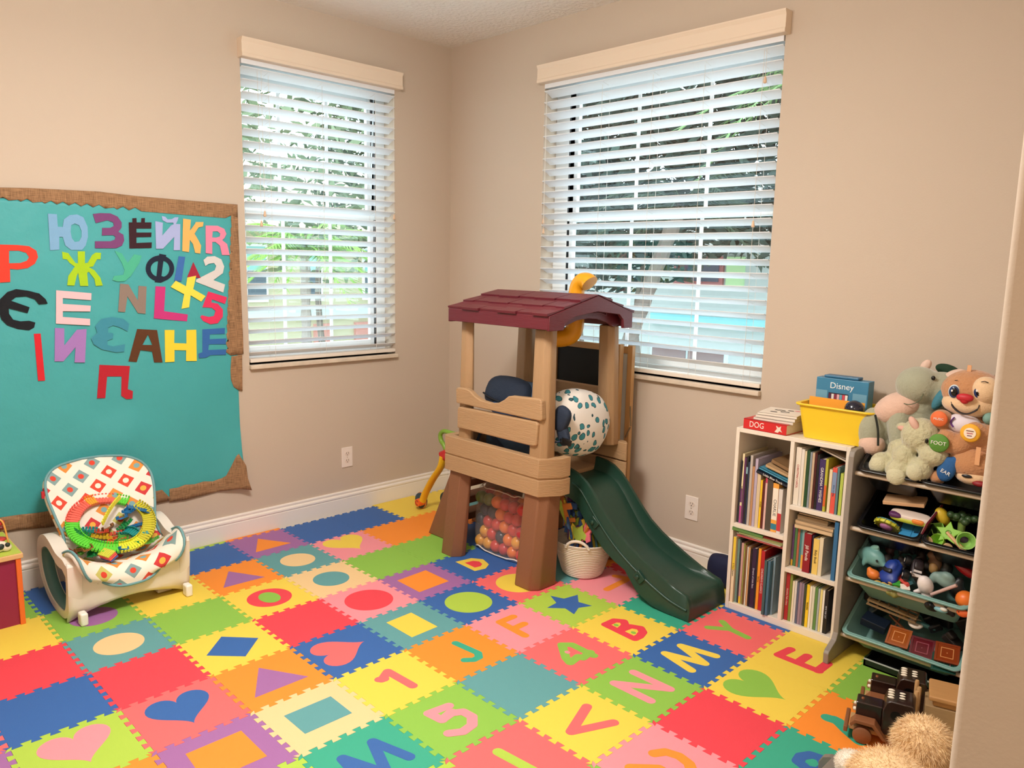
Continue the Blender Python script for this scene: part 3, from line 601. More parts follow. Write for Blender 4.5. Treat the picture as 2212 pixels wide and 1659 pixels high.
def caps(mb, a, b, w_, c, z0, z1):
    z1 += .00006*(len(mb.v)//36)
    a = Vector(a)-c; b = Vector(b)-c; d = b-a
    an = math.atan2(d.y, d.x); pts = []
    for k in range(9): t = an+pi/2+pi*k/8; pts.append((a.x+w_*cos(t), a.y+w_*sin(t)))
    for k in range(9): t = an-pi/2+pi*k/8; pts.append((b.x+w_*cos(t), b.y+w_*sin(t)))
    mb.prism([pts], lambda x, y, z: (x, y, z), z0, z1)
for (i, j), (colr, lab) in TILES.items():
    flat = ''
    if j == -4: flat += 't'
    c = Vector(((i+.5)*P, -(j+.5)*P)); t = empty('puzzle_mat_tile', (c.x, c.y, FZ), lab, 'mat tile', 'foam puzzle mat tiles on the floor')
    loop = [((p.x-c.x)*.9972, (p.y-c.y)*.9972) for p in tile_loop(i, j, flat)]
    if j == -4: loop = [(x, min(y, YB-.016-c.y)) for x, y in loop]
    if i == 6: pass
    mb = MB(); mb.prism([loop], lambda x, y, z: (x, y, z), 0, .0100)
    mb.build('foam_base', FM(colr), t)
    z0, z1 = .0095, .0104
    fl = lambda x, y, z: (x, y, z)
    if (i, j) in CIRC:
        cc, r, inner = CIRC[(i, j)]; mb = MB(); mb.prism([[(r*cos(2*pi*k/48), r*sin(2*pi*k/48)) for k in range(48)]], fl, z0, z1); q = mb.build('round_insert', FM(cc), t)
        if inner:
            mb = MB(); r = inner[1]; mb.prism([[(r*cos(2*pi*k/40), r*.72*sin(2*pi*k/40)) for k in range(40)]], fl, z0, z1+.0005); mb.build('inner_insert', FM(inner[0]), q)
    if (i, j) in POLYC:
        mb = MB(); mb.prism([[(p[0]-c.x, p[1]-c.y) for p in POLY[(i, j)]]], fl, z0, z1); q = mb.build('shape_insert', FM(POLYC[(i, j)]), t)
    if (i, j) in HC:
        nn, tp = [Vector(p)-c for p in HEART[(i, j)]]; d = tp-nn; L = d.length; d.normalize(); s_ = Vector((-d.y, d.x)); pts = []
        for k in range(48):
            a = 2*pi*k/48; hx = 16*sin(a)**3/17*.66*L*1.02; hy = (13*cos(a)-5*cos(2*a)-2*cos(3*a)-cos(4*a))
            q = nn+d*((5-hy)/22*L*1.0)+s_*hx*1.05; pts.append((q.x, q.y))
        mb = MB(); mb.prism([pts], fl, z0, z1); mb.build('heart_insert', FM(HC[(i, j)]), t)
    if (i, j) in STC:
        mb = MB(); w_ = .022 if (i, j) == (5,-2) else (.0175 if (i, j) not in ((3,-3),(1,0)) else .0155)
        for st in STROKES[(i, j)]:
            for a, b in zip(st, st[1:]): caps(mb, a, b, w_, c, z0, z1)
        if (i, j) == (-1,-2):
            mb = MB(); lp = [Vector(p)-c for s_ in STROKES[(i, j)] for p in s_]; ctr = sum(lp, Vector((0, 0)))/len(lp)
            mb.prism([[(p.x, p.y) for p in lp[:-1]]], fl, z0, z1)
        q = mb.build('letter_insert', FM(STC[(i, j)]), t)
        if (i, j) == (-1,-2):
            mb = MB(); mb.prism([[tuple((ctr+(p-ctr)*.52+Vector((0, .004)))) for p in lp[:-1]]], fl, z0, z1+.0005); mb.build('letter_counter', FM('red'), q)
        if (i, j) == (2,-2):
            mb = MB()
            cs = [Vector(p) for p in STROKES[(i, j)][1]]; m1 = (cs[0]+cs[1]+cs[3]+cs[4])/4-c; cs = [Vector(p) for p in STROKES[(i, j)][2]]; m2 = (cs[0]+cs[1]+cs[3]+cs[4]+cs[5])/5-c
            for m_ in (m1, m2): mb = MB(); mb.prism([[(m_.x+.011*cos(2*pi*k/14), m_.y+.009*sin(2*pi*k/14)) for k in range(14)]], fl, z0, z1+.0010); mb.build('letter_counter', FM('green'), q)
        if (i, j) == (2,-1):
            cs = [Vector(p) for p in STROKES[(i, j)][0]+STROKES[(i, j)][1]]; m1 = (cs[0]+cs[1]+cs[4]+cs[5])/4-c
            mb = MB(); mb.prism([[(m1.x+.012*cos(2*pi*k/12), m1.y+.010*sin(2*pi*k/12)) for k in range(12)]], fl, z0, z1+.0010); mb.build('letter_counter', FM('pink'), q)
# edging strips between the mat and the left baseboard
for j, cc, lab in ((0, 'orange', 'narrow orange foam edging strip between the purple triangle tile and the baseboard'), (1, 'lime', 'narrow lime foam edging strip between the blue tile and the baseboard'), (-3, 'yellow', 'narrow yellow foam edging strip behind the walker toy')):
    L_ = vline(-4, j); pts = [(p.x-.0007, p.y) for p in L_]+[(-4*P-.022, -(j+1)*P), (-4*P-.022, -j*P)]
    c = Vector((-4*P-.01, -(j+.5)*P)); mb = MB(); mb.prism([[(x-c.x, y-c.y) for x, y in pts]], lambda x, y, z: (x, y, z), 0, .010)
    o = mb.build('mat_edging_strip', FM(cc)); o.location = (c.x, c.y, FZ); tag(o, lab, 'mat strip')
# ---------------------------------------------------------------- poster with felt letters
TEALM = M('42A5A8', .55, bump=1.6, bscale=9)
def wrink(y, z):
    return .004+.0035*noise.noise(Vector((y*2.2, z*2.2, 3)))+.003*noise.noise(Vector((y*6, z*6, 9)))
pts = TEAL
t = empty('paper_poster', (XW, -.6, 1.0), 'large teal paper poster with burlap border pinned to the left wall', 'poster')
def insheet(mb, loop, base, amp, n=26, curl=None):
    """triangulated flat sheet cut to the outline, gently buckled"""
    bm = bmesh.new(); vs = [bm.verts.new((0, p[0], p[1])) for p in loop]; bm.faces.new(vs)
    bmesh.ops.triangulate(bm, faces=bm.faces)
    y0 = min(p[0] for p in loop); y1 = max(p[0] for p in loop); z0 = min(p[1] for p in loop); z1 = max(p[1] for p in loop)
    k = y0+.03
    while k < y1:
        bmesh.ops.bisect_plane(bm, geom=bm.verts[:]+bm.edges[:]+bm.faces[:], plane_co=(0, k, 0), plane_no=(0, 1, 0)); k += .03
    k = z0+.03
    while k < z1:
        bmesh.ops.bisect_plane(bm, geom=bm.verts[:]+bm.edges[:]+bm.faces[:], plane_co=(0, 0, k), plane_no=(0, 0, 1)); k += .03
    bm.verts.index_update()
    for v in bm.verts:
        y, z = v.co.y, v.co.z
        v.co.x = base+amp*wrink(y, z)+(curl(y, z) if curl else 0)
    vv = [v.co.copy()-Vector((0, -.6, 1.0)) for v in bm.verts]; ff = [[q.index for q in f.verts] for f in bm.faces]
    bm.free(); mb.add(vv, ff)
def pcurl(y, z):
    c = 0
    if z < .62: c += max(0, (y+.32))*.20*min(1, (.62-z)*4)       # lower right corner lifts off the wall
    c += .012*math.exp(-((y+.75)**2+(z-.62)**2)/.01)
    return c
mb = MB(); insheet(mb, TEAL, .003, 1, curl=pcurl); mb.build('paper_sheet', TEALM, t, smooth=60, solid=.0006)
BUR = bpy.data.materials.new('burlap'); BUR.use_nodes = True
nt = BUR.node_tree; b = nt.nodes['Principled BSDF']; b.inputs['Roughness'].default_value = .85
tc = nt.nodes.new('ShaderNodeTexCoord'); fac = []
for st in ((1, 260, 14), (1, 14, 260)):
    mp = nt.nodes.new('ShaderNodeMapping'); mp.inputs['Scale'].default_value = st; n = nt.nodes.new('ShaderNodeTexNoise'); n.inputs['Scale'].default_value = 1.6; n.inputs['Detail'].default_value = 3
    nt.links.new(tc.outputs['Object'], mp.inputs[0]); nt.links.new(mp.outputs[0], n.inputs['Vector']); fac.append(n.outputs['Fac'])
ad = nt.nodes.new('ShaderNodeMath'); ad.operation = 'ADD'; nt.links.new(fac[0], ad.inputs[0]); nt.links.new(fac[1], ad.inputs[1])
cr = nt.nodes.new('ShaderNodeValToRGB'); cr.color_ramp.elements[0].position = .35; cr.color_ramp.elements[1].position = .75
cr.color_ramp.elements[0].color = (*lin('5F432C'), 1); cr.color_ramp.elements[1].color = (*lin('BB8F66'), 1)
hf = nt.nodes.new('ShaderNodeMath'); hf.operation = 'MULTIPLY'; hf.inputs[1].default_value = .55; nt.links.new(ad.outputs[0], hf.inputs[0])
nt.links.new(hf.outputs[0], cr.inputs[0]); nt.links.new(cr.outputs[0], b.inputs['Base Color'])
for k, lp in BURLAP.items():
    mb = MB(); insheet(mb, lp, .0065, 1, curl=pcurl); mb.build('burlap_border', BUR, t, smooth=60, solid=.001)
mb = MB(); y0 = -1.07; 
mb.prism([[(-1.075,1.7060),(-1.0,1.7075),(-.9,1.7050),(-.80,1.6985),(-.715,1.6935),(-.715,1.6985),(-.80,1.7045),(-.9,1.7120),(-1.0,1.7135),(-1.075,1.7110)]], lambda a, b_, q: (q, a+.6, b_-1.0), .008, .010)
mb.build('torn_paper_edge', M('F3DFC6', .6), t)
for (nm, cc, loops) in LETTERS:
    ys = [p[0] for p in loops[0]]; zs = [p[1] for p in loops[0]]; cy = (min(ys)+max(ys))/2; cz = (min(zs)+max(zs))/2
    lift = .0115 if ('tilted yellow' in nm) else .0095
    mb = MB(); mb.prism([[(p[0]-cy, p[1]-cz) for p in l] for l in loops], lambda a, b_, q: (q, a, b_), 0, .0022)
    o = mb.build('felt_letter', M(cc, .95, bump=.4, bscale=500, sheen=.3)); o.location = (XW+lift, cy, cz)
    o.rotation_euler = (0, radians(random.uniform(-.6, .3)), 0)
    if 'triangle' in nm: o.name = 'felt_triangle'
    tag(o, nm.replace('at the right end of the fourth row', 'at right end of fourth row')+' on the teal poster', 'felt letter', 'felt letters on the teal poster')
# ---------------------------------------------------------------- play tower with slide
TAN = M('B08C66', .55, bump=.5, bscale=30, var=.07, vscale=10, stretch=(1, 1, 7))
TANH = M('B08C66', .55, bump=.5, bscale=30, var=.07, vscale=10, stretch=(.8, 1, 9))
TANV = M('AA8762', .55, bump=.45, bscale=30, var=.07, vscale=10, stretch=(7, 7, .8))
BRN = M('875A3E', .6, bump=.25, bscale=90); MAR = M('65202B', .45, bump=.35, bscale=25, stretch=(.7, 1, 8)); GRN = M('1F4034', .32, bump=.12, bscale=300)
YEL = M('F2A81C', .35)
T = empty('play_tower', (0, .72, 0), 'plastic toddler play tower with maroon shingled roof, tan posts and a dark green slide', 'playhouse')
o0 = Vector((0, .72, 0))
def TB(): mb = MB(); mb.tf = Matrix.Translation(-o0); return mb
def xz(mb, loops, y0, y1): return mb.prism(loops, lambda a, b, q: (a, q, b), y0, y1)
def yz(mb, loops, x0, x1): return mb.prism(loops, lambda a, b, q: (q, a, b), x0, x1)
# legs
def leg(xb0, xb1, yb0, yb1, xt0, xt1, yt0, yt1, zt=.46):
    mb = TB(); ch = .030
    def ring(x0, x1, y0, y1, z):
        return [(x0+ch, y0, z), (x1-ch, y0, z), (x1, y0+ch*1.3, z), (x1, y1-ch, z), (x1-ch, y1, z), (x0+ch, y1, z), (x0, y1-ch, z), (x0, y0+ch*1.3, z)]
    vs = ring(xb0, xb1, yb0, yb1, 0)+ring(xt0, xt1, yt0, yt1, zt)
    mb.add(vs, [(i, (i+1) % 8, 8+(i+1) % 8, 8+i) for i in range(8)]+[tuple(range(7, -1, -1)), tuple(range(8, 16))])
    return mb.build('leg', BRN, T, bevel=.007, seg=3, smooth=50)
leg(-.400, -.262, .43, .525, -.350, -.215, .445, .52)
leg(.130, .280, .425, .60, .168, .312, .44, .58)
leg(-.52, -.36, .80, .98, -.37, -.25, .84, .97)
leg(.130, .280, .990, 1.05, .168, .312, .990, 1.03)
# ladder on the left side
mb = TB()
for y in (.562, .87):
    mb = TB()
    mb.hexa([(-.645, y, 0), (-.485, y, 0), (-.485, y+.06, 0), (-.645, y+.06, 0), (-.425, y, .455), (-.335, y, .455), (-.335, y+.06, .455), (-.425, y+.06, .455)])
    ld = mb.build('ladder_rail', BRN, T, bevel=.006)
mb = TB()
for z, x in ((.10, -.535), (.21, -.49), (.32, -.44)): mb = TB(); mb.b2(x-.045, x+.05, .62, .87, z-.02, z+.018); mb.build('ladder_step', BRN, T, bevel=.006)
pass
# deck: two stacked planks all round, chamfered corners
def deckring(x0, x1, y0, y1, c):
    return [(x0+.02, y0), (x1-c, y0), (x1, y0+c*1.5), (x1, y1-c), (x1-c, y1), (x0+.02, y1), (x0, y1-.02), (x0, y0+.02)]
mb = TB(); out_ = deckring(-.362, .345, .425, 1.02, .055)
def grow(r, d): return [(x+d*(1 if x > -.01 else -1), y+d*(1 if y > .72 else -1)) for x, y in r]
xy = lambda a, b, q: (a, b, q)
mb.prism([[(-.33, .46), (.27, .46), (.30, .54), (.30, .57), (.175, .57), (.175, .99), (-.33, .99)]], xy, .455, .475)
for za, zb_ in ((.445, .520), (.528, .615)):
    near = [(-.362+.02, .425), (.345-.055, .425), (.345, .425+.09), (.345, .575), (.305, .575), (.305, .535), (.27, .465), (-.32, .465), (-.32, .98), (.27, .98), (.305, .975), (.345, .975), (.345, .985), (.31, 1.02), (-.342, 1.02), (-.362, 1.0), (-.362, .445)]
    mb.prism([near], xy, za, zb_)
mb.b2(-.33, .17, .5, .98, .46, .47)
mb.b2(-.355, -.33, .46, .98, .47, .61); mb.prism([[(-.34, .431), (.287, .431), (.339, .52), (.339, .572), (.31, .572), (.31, .54), (.272, .46), (-.34, .46)]], xy, .46, .60)
mb.build('deck', TANH, T, bevel=.006, seg=3, smooth=40)
# posts
def post(b, t_, z0=.60, z1=1.175, ch=(0, 0)):
    mb = TB(); n = 8
    def ring(q, z):
        x0, x1, y0, y1 = q; c = .022
        return [(x0+c*.4, y0, z), (x1-c, y0, z), (x1, y0+c, z), (x1, y1-c*.5, z), (x1-c*.5, y1, z), (x0+c*.5, y1, z), (x0, y1-c*.5, z), (x0, y0+c*.4, z)]
    mb.add(ring(b, z0)+ring(t_, z1), [(i, (i+1) % n, n+(i+1) % n, n+i) for i in range(n)]+[tuple(range(n-1, -1, -1)), tuple(range(n, 2*n))])
    return mb.build('post', TANV, T, bevel=.006, seg=3, smooth=50)
post((-.280, -.205, .452, .50), (-.268, -.205, .455, .495))
post((.205, .302, .445, .525), (.215, .300, .455, .52))
post((-.345, -.250, .89, .97), (-.310, -.225, .88, .95))
post((.205, .297, .915, .985), (.208, .288, .90, .965))
# front railing boards with the dip
mb = TB()
up_ = [(-.270, .784), (-.274, .852), (-.262, .860), (-.205, .863), (-.175, .856), (-.14, .836), (-.09, .820), (-.03, .816), (.02, .824), (.06, .845), (.085, .864), (.105, .869), (.275, .879), (.290, .872), (.296, .79), (.285, .782)]
xz(mb, [up_], .432, .462)
mb.build('railing_board', TANH, T, bevel=.008, seg=3, smooth=40)
mb = TB(); xz(mb, [[(-.262, .664), (-.262, .758), (-.25, .768), (.262, .776), (.272, .768), (.266, .672), (.25, .664)]], .432, .462)
mb.build('railing_board', TANH, T, bevel=.008, seg=3, smooth=40)
# rear panel and left rear panel
mb = TB(); mb.b2(-.24, .215, .985, 1.012, .60, .70); mb.b2(-.24, .215, .985, 1.012, .705, .78); mb.b2(-.24, .215, .985, 1.012, .785, .865)
mb.build('rear_panel', TANH, T, bevel=.008, seg=3, smooth=40)
# roof
prof = [(.400, 1.180), (.400, 1.238), (.412, 1.250), (.715, 1.322), (.725, 1.322), (.985, 1.250), (.995, 1.238), (.995, 1.172), (.975, 1.172), (.972, 1.225), (.715, 1.292), (.425, 1.225), (.425, 1.180)]
mb = TB(); prof = [(y if y < .9 else y-.022, z) for y, z in prof]; yz(mb, [prof], -.290, .345)
gab = [(.402, 1.176), (.402, 1.238), (.715, 1.318), (.993, 1.240), (.993, 1.168), (.930, 1.168), (.924, 1.208), (.875, 1.232), (.715, 1.250), (.555, 1.230), (.502, 1.205), (.492, 1.176)]
gab = [(y if y < .9 else y-.022, z) for y, z in gab]
for x0, x1 in ((.335, .352), (-.297, -.280)): yz(mb, [gab], x0, x1)
inner = [(.47, 1.18), (.47, 1.23), (.715, 1.300), (.94, 1.24), (.94, 1.18), (.90, 1.170), (.86, 1.190), (.79, 1.210), (.715, 1.216), (.64, 1.210), (.57, 1.190), (.53, 1.178)]
for x0, x1 in ((.285, .30), (-.265, -.25)): yz(mb, [inner], x0, x1)
# recessed moulding on the gable panel
for (ya, yb, za, zb_) in ((.600, .845, .0, .0),):
    fr_ = [(.60, 1.232), (.60, 1.262), (.715, 1.290), (.845, 1.258), (.845, 1.222), (.79, 1.236), (.715, 1.243), (.65, 1.238)]
    fi = [(.612, 1.238), (.612, 1.256), (.715, 1.281), (.833, 1.252), (.833, 1.230), (.79, 1.243), (.715, 1.250), (.65, 1.245)]
    yz(mb, [fr_, fi], .300, .305)
roof = mb.build('roof', MAR, T, bevel=.004, seg=2, smooth=40)
# shingles: overlapping courses on both slopes
mb = TB()
for side in (-1, 1):
    e = Vector((0, .402 if side < 0 else .971, 1.240)); rg = Vector((0, .715 if side < 0 else .722, 1.321))
    d = (rg-e); L = d.length; d.normalize(); nrm = Vector((0, -side*0, 1)); nrm = d.cross(Vector((1, 0, 0))); nrm = nrm if nrm.z > 0 else -nrm
    offs = ((-.298, -.19, -.075, .045, .165, .262, .352), (-.298, -.225, -.12, .01, .10, .225, .30, .352), (-.298, -.16, -.03, .075, .20, .29, .352))
    for r_ in range(3):
        a0 = L*(r_/3)-.002; a1 = L*((r_+1)/3)+.006; xs = offs[r_]
        for i in range(len(xs)-1):
            x0, x1 = xs[i]+.0015, xs[i+1]-.0015; dn = .010 if (i+r_) % 2 else 0; th0, th1 = .010+(.002 if (i+r_) % 2 else 0), .002
            p = [e+d*(a0-dn)+nrm*.0005, e+d*a1+nrm*.0005, e+d*(a0-dn)+nrm*th0, e+d*a1+nrm*th1]
            q = lambda v, x: (x, v.y, v.z)
            mb.hexa([q(p[0], x0), q(p[0], x1), q(p[1], x1), q(p[1], x0), q(p[2], x0), q(p[2], x1), q(p[3], x1), q(p[3], x0)])
mb.build('shingles', MAR, roof, bevel=.0015, seg=1)
# slide: lofted channel
rim = [(.175, .520), (.235, .513), (.285, .498), (.330, .470), (.370, .432), (.402, .396), (.455, .338), (.512, .283), (.575, .240), (.643, .203), (.72, .166), (.79, .136), (.85, .116), (.885, .106), (.900, .085), (.907, .045), (.908, .004)]
bed = [.455, .452, .442, .412, .368, .328, .262, .205, .165, .138, .117, .105, .100, .098, .080, .043, .003]
bot = [.385, .382, .364, .300, .262, .235, .185, .150, .125, .055, .010, .002, .002, .002, .002, .002, .001]
bot = [.385, .380, .362, .302, .262, .232, .185, .152, .126, .048, .012, .004, .004, .004, .003, .002, .001]
mb = TB(); secs = []
ya, yb = .700, .978
for (x, zr), zb_, zo in zip(rim, bed, bot):
    f = max(0, min(1, (zr-zb_)/.05)); hh = zb_+.018*f
    sec = [(ya-.006, zo), (ya, zr-.012*f), (ya+.003, zr), (ya+.018, zr), (ya+.024, hh+.006*f), (ya+.032, zb_+.004*f), (ya+.048, zb_), (yb-.048, zb_), (yb-.032, zb_+.004*f), (yb-.024, hh+.006*f), (yb-.018, zr), (yb-.003, zr), (yb, zr-.012*f), (yb+.006, zo), (yb-.010, zo), (yb-.014, max(zo, zb_-.012)), (ya+.014, max(zo, zb_-.012)), (ya+.010, zo)]
    secs.append([(x, y, z) for y, z in sec])
n = len(secs[0]); vs = [p for s_ in secs for p in s_]
fs = [(i*n+k, i*n+(k+1) % n, (i+1)*n+(k+1) % n, (i+1)*n+k) for i in range(len(secs)-1) for k in range(n)]
fs += [tuple(range(n-1, -1, -1)), tuple((len(secs)-1)*n+k for k in range(n))]
mb.add(vs, fs); sl = mb.build('slide', GRN, T, smooth=48)
mb = TB()
for yy in (ya-.004, yb+.004):
    mb.tube(seg_pts([(x, yy, z-.058) for x, z in ((.255, .510), (.30, .49), (.345, .445), (.402, .380), (.512, .278), (.643, .195), (.79, .128), (.895, .105))], 4), .0055, 8)
mb.build('slide_rib', GRN, sl, smooth=60)
for x, z in ((.395, .300), (.655, .120)):
    mb = TB(); Rr = RY(radians(40))
    mb.box((x, ya-.006, z), (.050, .016, .040), Rr); mb.lathe([(.0115, 0), (.0115, .006), (.008, .009), (0, .010)], (x-.006, ya-.013, z), 14, RX(pi/2)); mb.build('slide_bracket', GRN, sl, bevel=.003, smooth=40)
# periscope
mb = TB()
pp = seg_pts([(-.005, .79, 1.105), (.035, .815, 1.100), (.078, .845, 1.115), (.098, .86, 1.160), (.100, .86, 1.25), (.100, .86, 1.315), (.108, .86, 1.352), (.132, .86, 1.376), (.165, .86, 1.376), (.180, .86, 1.366)], 5)
rad = [.046 if i < 4 else .040+.003*sin(i*.16) for i in range(len(pp))]
rad[-1] = rad[-2] = .043
mb.tube(pp, rad, 20)
pe = mb.build('periscope', YEL, T, smooth=60, bevel=.003)
mb = TB(); d = (Vector(pp[0])-Vector(pp[1])).normalized(); c = Vector(pp[0])
mb.tube([c+d*.001, c+d*.003], .033, 18); mb.build('lens', M('D98412', .3), pe, smooth=60)

# ---------------------------------------------------------------- spotted nursing pillow on the deck
pm = bpy.data.materials.new('spotted_cloth'); pm.use_nodes = True
nt = pm.node_tree; b = nt.nodes['Principled BSDF']; b.inputs['Roughness'].default_value = .85
tc = nt.nodes.new('ShaderNodeTexCoord'); ns = nt.nodes.new('ShaderNodeTexNoise'); ns.inputs['Scale'].default_value = 26; ns.inputs['Detail'].default_value = 1
mxv = nt.nodes.new('ShaderNodeMix'); mxv.data_type = 'VECTOR'; mxv.inputs[0].default_value = .022
vo = nt.nodes.new('ShaderNodeTexVoronoi'); vo.inputs['Scale'].default_value = 24; vo.inputs['Randomness'].default_value = .75
nt.links.new(tc.outputs['Object'], ns.inputs['Vector']); nt.links.new(tc.outputs['Object'], mxv.inputs[4]); nt.links.new(ns.outputs['Color'], mxv.inputs[5]); nt.links.new(mxv.outputs[1], vo.inputs['Vector'])
cr = nt.nodes.new('ShaderNodeValToRGB'); cr.color_ramp.interpolation = 'CONSTANT'
cr.color_ramp.elements[0].position = 0; cr.color_ramp.elements[0].color = (*lin('3F8E9B'), 1)
e = cr.color_ramp.elements.new(.33); e.color = (*lin('2B4C55'), 1); cr.color_ramp.elements[2].position = .39; cr.color_ramp.elements[2].color = (*lin('F3EDE6'), 1)
nt.links.new(vo.outputs['Distance'], cr.inputs[0]); nt.links.new(cr.outputs[0], b.inputs['Base Color'])
t = empty('nursing_pillow', (.21, .745, .475), 'plump white nursing pillow with teal spots on the deck at the top of the slide', 'pillow')
mb = MB(); Rp = RX(radians(-14)) @ RY(radians(10))
vs = []; NU, NV = 40, 24
for i in range(NV+1):
    th = -pi/2+pi*i/NV
    for k in range(NU):
        ph = 2*pi*k/NU; sg = lambda v, e: math.copysign(abs(v)**e, v); q = Vector((.105*sg(cos(th), .9)*sg(cos(ph), .9), .215*sg(cos(th), .85)*sg(sin(ph), .9), .158*sg(sin(th), .9)))
        q.x *= 1-.25*(q.z/.17); q += Vector((0, 0, 0)); wv = .004*noise.noise(q*22)
        q = Rp @ (q*(1+wv*6)); vs.append(q+Vector((.01, -.005, .254)))
mb.add(vs, [(i*NU+k, i*NU+(k+1) % NU, (i+1)*NU+(k+1) % NU, (i+1)*NU+k) for i in range(NV) for k in range(NU)])
mb.build('cover', pm, t, smooth=180)
mb = MB(); mb.tube(seg_pts([Rp @ Vector((.103*cos(a)*.98, .205*sin(a), -.02))+Vector((.01, -.005, .254)) for a in [radians(x) for x in range(-120, 121, 20)]], 3), .0022, 6)
mb.build('piping', M('EDE4DA', .8), t, smooth=60)
# ---------------------------------------------------------------- blue baby carrier
NAVY = M('1F2B3F', .8, bump=.4, bscale=120); BLU = M('31588C', .8, bump=.4, bscale=120); SLATE = M('43586F', .85, bump=.5, bscale=80)
t = empty('baby_carrier', (-.13, .72, .475), 'navy and blue cloth baby carrier seat standing on the tower deck', 'baby carrier')
mb = MB(); mb.ell((0, .06, .20), (.155, .055, .20), p=.75); mb.ell((-.01, .02, .09), (.185, .12, .095), p=.7); mb.build('seat_shell', SLATE, t, remesh=.009, smoothm=4)
mb = MB(); mb.ell((-.075, .0, .335), (.145, .060, .085), RX(radians(-25)), p=.7); mb.build('hood', NAVY, t, smooth=70)
mb = MB(); mb.tube(seg_pts([(-.20, -.055, .328), (-.14, -.075, .318), (-.06, -.078, .305), (.02, -.06, .30), (.06, -.03, .31)], 6), .0055, 8, flat=.7); mb.build('brim_piping', M('0E141E', .7), t, smooth=60)
mb = MB(); mb.ell((-.07, -.03, .27), (.11, .045, .055), RX(radians(20))); mb.build('head_rest', BLU, t, smooth=70)
mb = MB(); mb.tube(seg_pts([(-.165, -.10, .14), (-.10, -.125, .16), (.0, -.12, .10), (.05, -.10, .03)], 5), .014, 8, flat=.35); mb.tube(seg_pts([(-.17, -.07, .16), (-.18, -.11, .09), (-.165, -.11, .02)], 5), .012, 8, flat=.4); mb.build('strap', NAVY, t, smooth=60)
# harness pad and buckle hanging out by the pillow
def PD(): mb = MB(); mb.tf = Matrix.Translation((.105, .0, .020)); return mb
mb = PD(); mb.ell((.325, -.165, .285), (.044, .022, .060), RY(radians(25)), p=.7); mb.ell((.335, -.160, .215), (.030, .018, .05), RY(radians(-20)), p=.7); mb.tube(seg_pts([(.10, -.10, .26), (.22, -.15, .32), (.31, -.165, .31)], 4), .016, 8, flat=.4); mb.build('shoulder_pad', NAVY, t, smooth=60)
mb = PD(); mb.box((.365, -.172, .190), (.050, .014, .028), RY(radians(12))); mb.b2(.332, .346, -.182, -.162, .180, .200); mb.build('buckle', M('101214', .35), t, bevel=.003)
mb = PD(); mb.tube(seg_pts([(.26, -.14, .17), (.30, -.168, .175), (.345, -.172, .190)], 4), .011, 6, flat=.3); mb.build('strap', BLU, t, smooth=60)

# ---------------------------------------------------------------- net bag of play balls
BX0, BX1, BY0, BY1, BH = -.335, .03, .60, .775, .335
bagm = bpy.data.materials.new('clear_net'); bagm.use_nodes = True
nt = bagm.node_tree; nt.nodes.clear(); out = nt.nodes.new('ShaderNodeOutputMaterial'); mx = nt.nodes.new('ShaderNodeMixShader'); tr = nt.nodes.new('ShaderNodeBsdfTransparent')
df = nt.nodes.new('ShaderNodeBsdfDiffuse'); df.inputs[0].default_value = (.75, .68, .62, 1); mx.inputs[0].default_value = .16
nt.links.new(tr.outputs[0], mx.inputs[1]); nt.links.new(df.outputs[0], mx.inputs[2]); nt.links.new(mx.outputs[0], out.inputs[0])
t = empty('ball_bag', ((BX0+BX1)/2, (BY0+BY1)/2, 0), 'see-through net bag of play balls under the tower deck', 'bag')
cx, cy = (BX0+BX1)/2, (BY0+BY1)/2
mb = MB(); NU = 40; vs = []; zs = [.004, .02, .08, .16, .24, .30, .325, .338]; ws = [.93, 1.0, 1.03, 1.03, 1.0, .95, .90, .80]
for z, s_ in zip(zs, ws):
    for k in range(NU):
        a = 2*pi*k/NU; ca, sa = cos(a), sin(a); px = math.copysign(abs(ca)**.45, ca)*(BX1-BX0)/2; py = math.copysign(abs(sa)**.45, sa)*(BY1-BY0)/2
        q = s_*(1+.02*noise.noise(Vector((ca*3, sa*3, z*14)))); vs.append((px*q, py*q, z))
mb.add(vs, [(i*NU+k, i*NU+(k+1) % NU, (i+1)*NU+(k+1) % NU, (i+1)*NU+k) for i in range(len(zs)-1) for k in range(NU)]+[tuple(range((len(zs)-1)*NU, len(zs)*NU))])
mb.build('net', bagm, t, smooth=180)
mb = MB(); mb.tube([(vs[NU+k][0]*1.0, vs[NU+k][1]*1.0, .014+.006*sin(k)) for k in range(NU)], .0035, 6, close=True); mb.build('base_trim', M('E9E0D6', .6), t, smooth=60)
mb = MB(); mb.tube([(vs[7*NU+k][0]*1.05, vs[7*NU+k][1]*1.05, .333+.004*sin(k*1.3)) for k in range(NU)], .003, 6, close=True); mb.build('top_trim', M('E4CDBE', .6), t, smooth=60)
BC = {'coral red': 'D9413B', 'orange': 'EE7A2A', 'navy': '2B3347', 'golden yellow': 'EBA63A', 'olive green': '6E7B35', 'rose': 'CB3B45'}
protos = {}; ORD5 = ['first', 'second', 'third', 'fourth', 'fifth', 'sixth']
rb = .0325
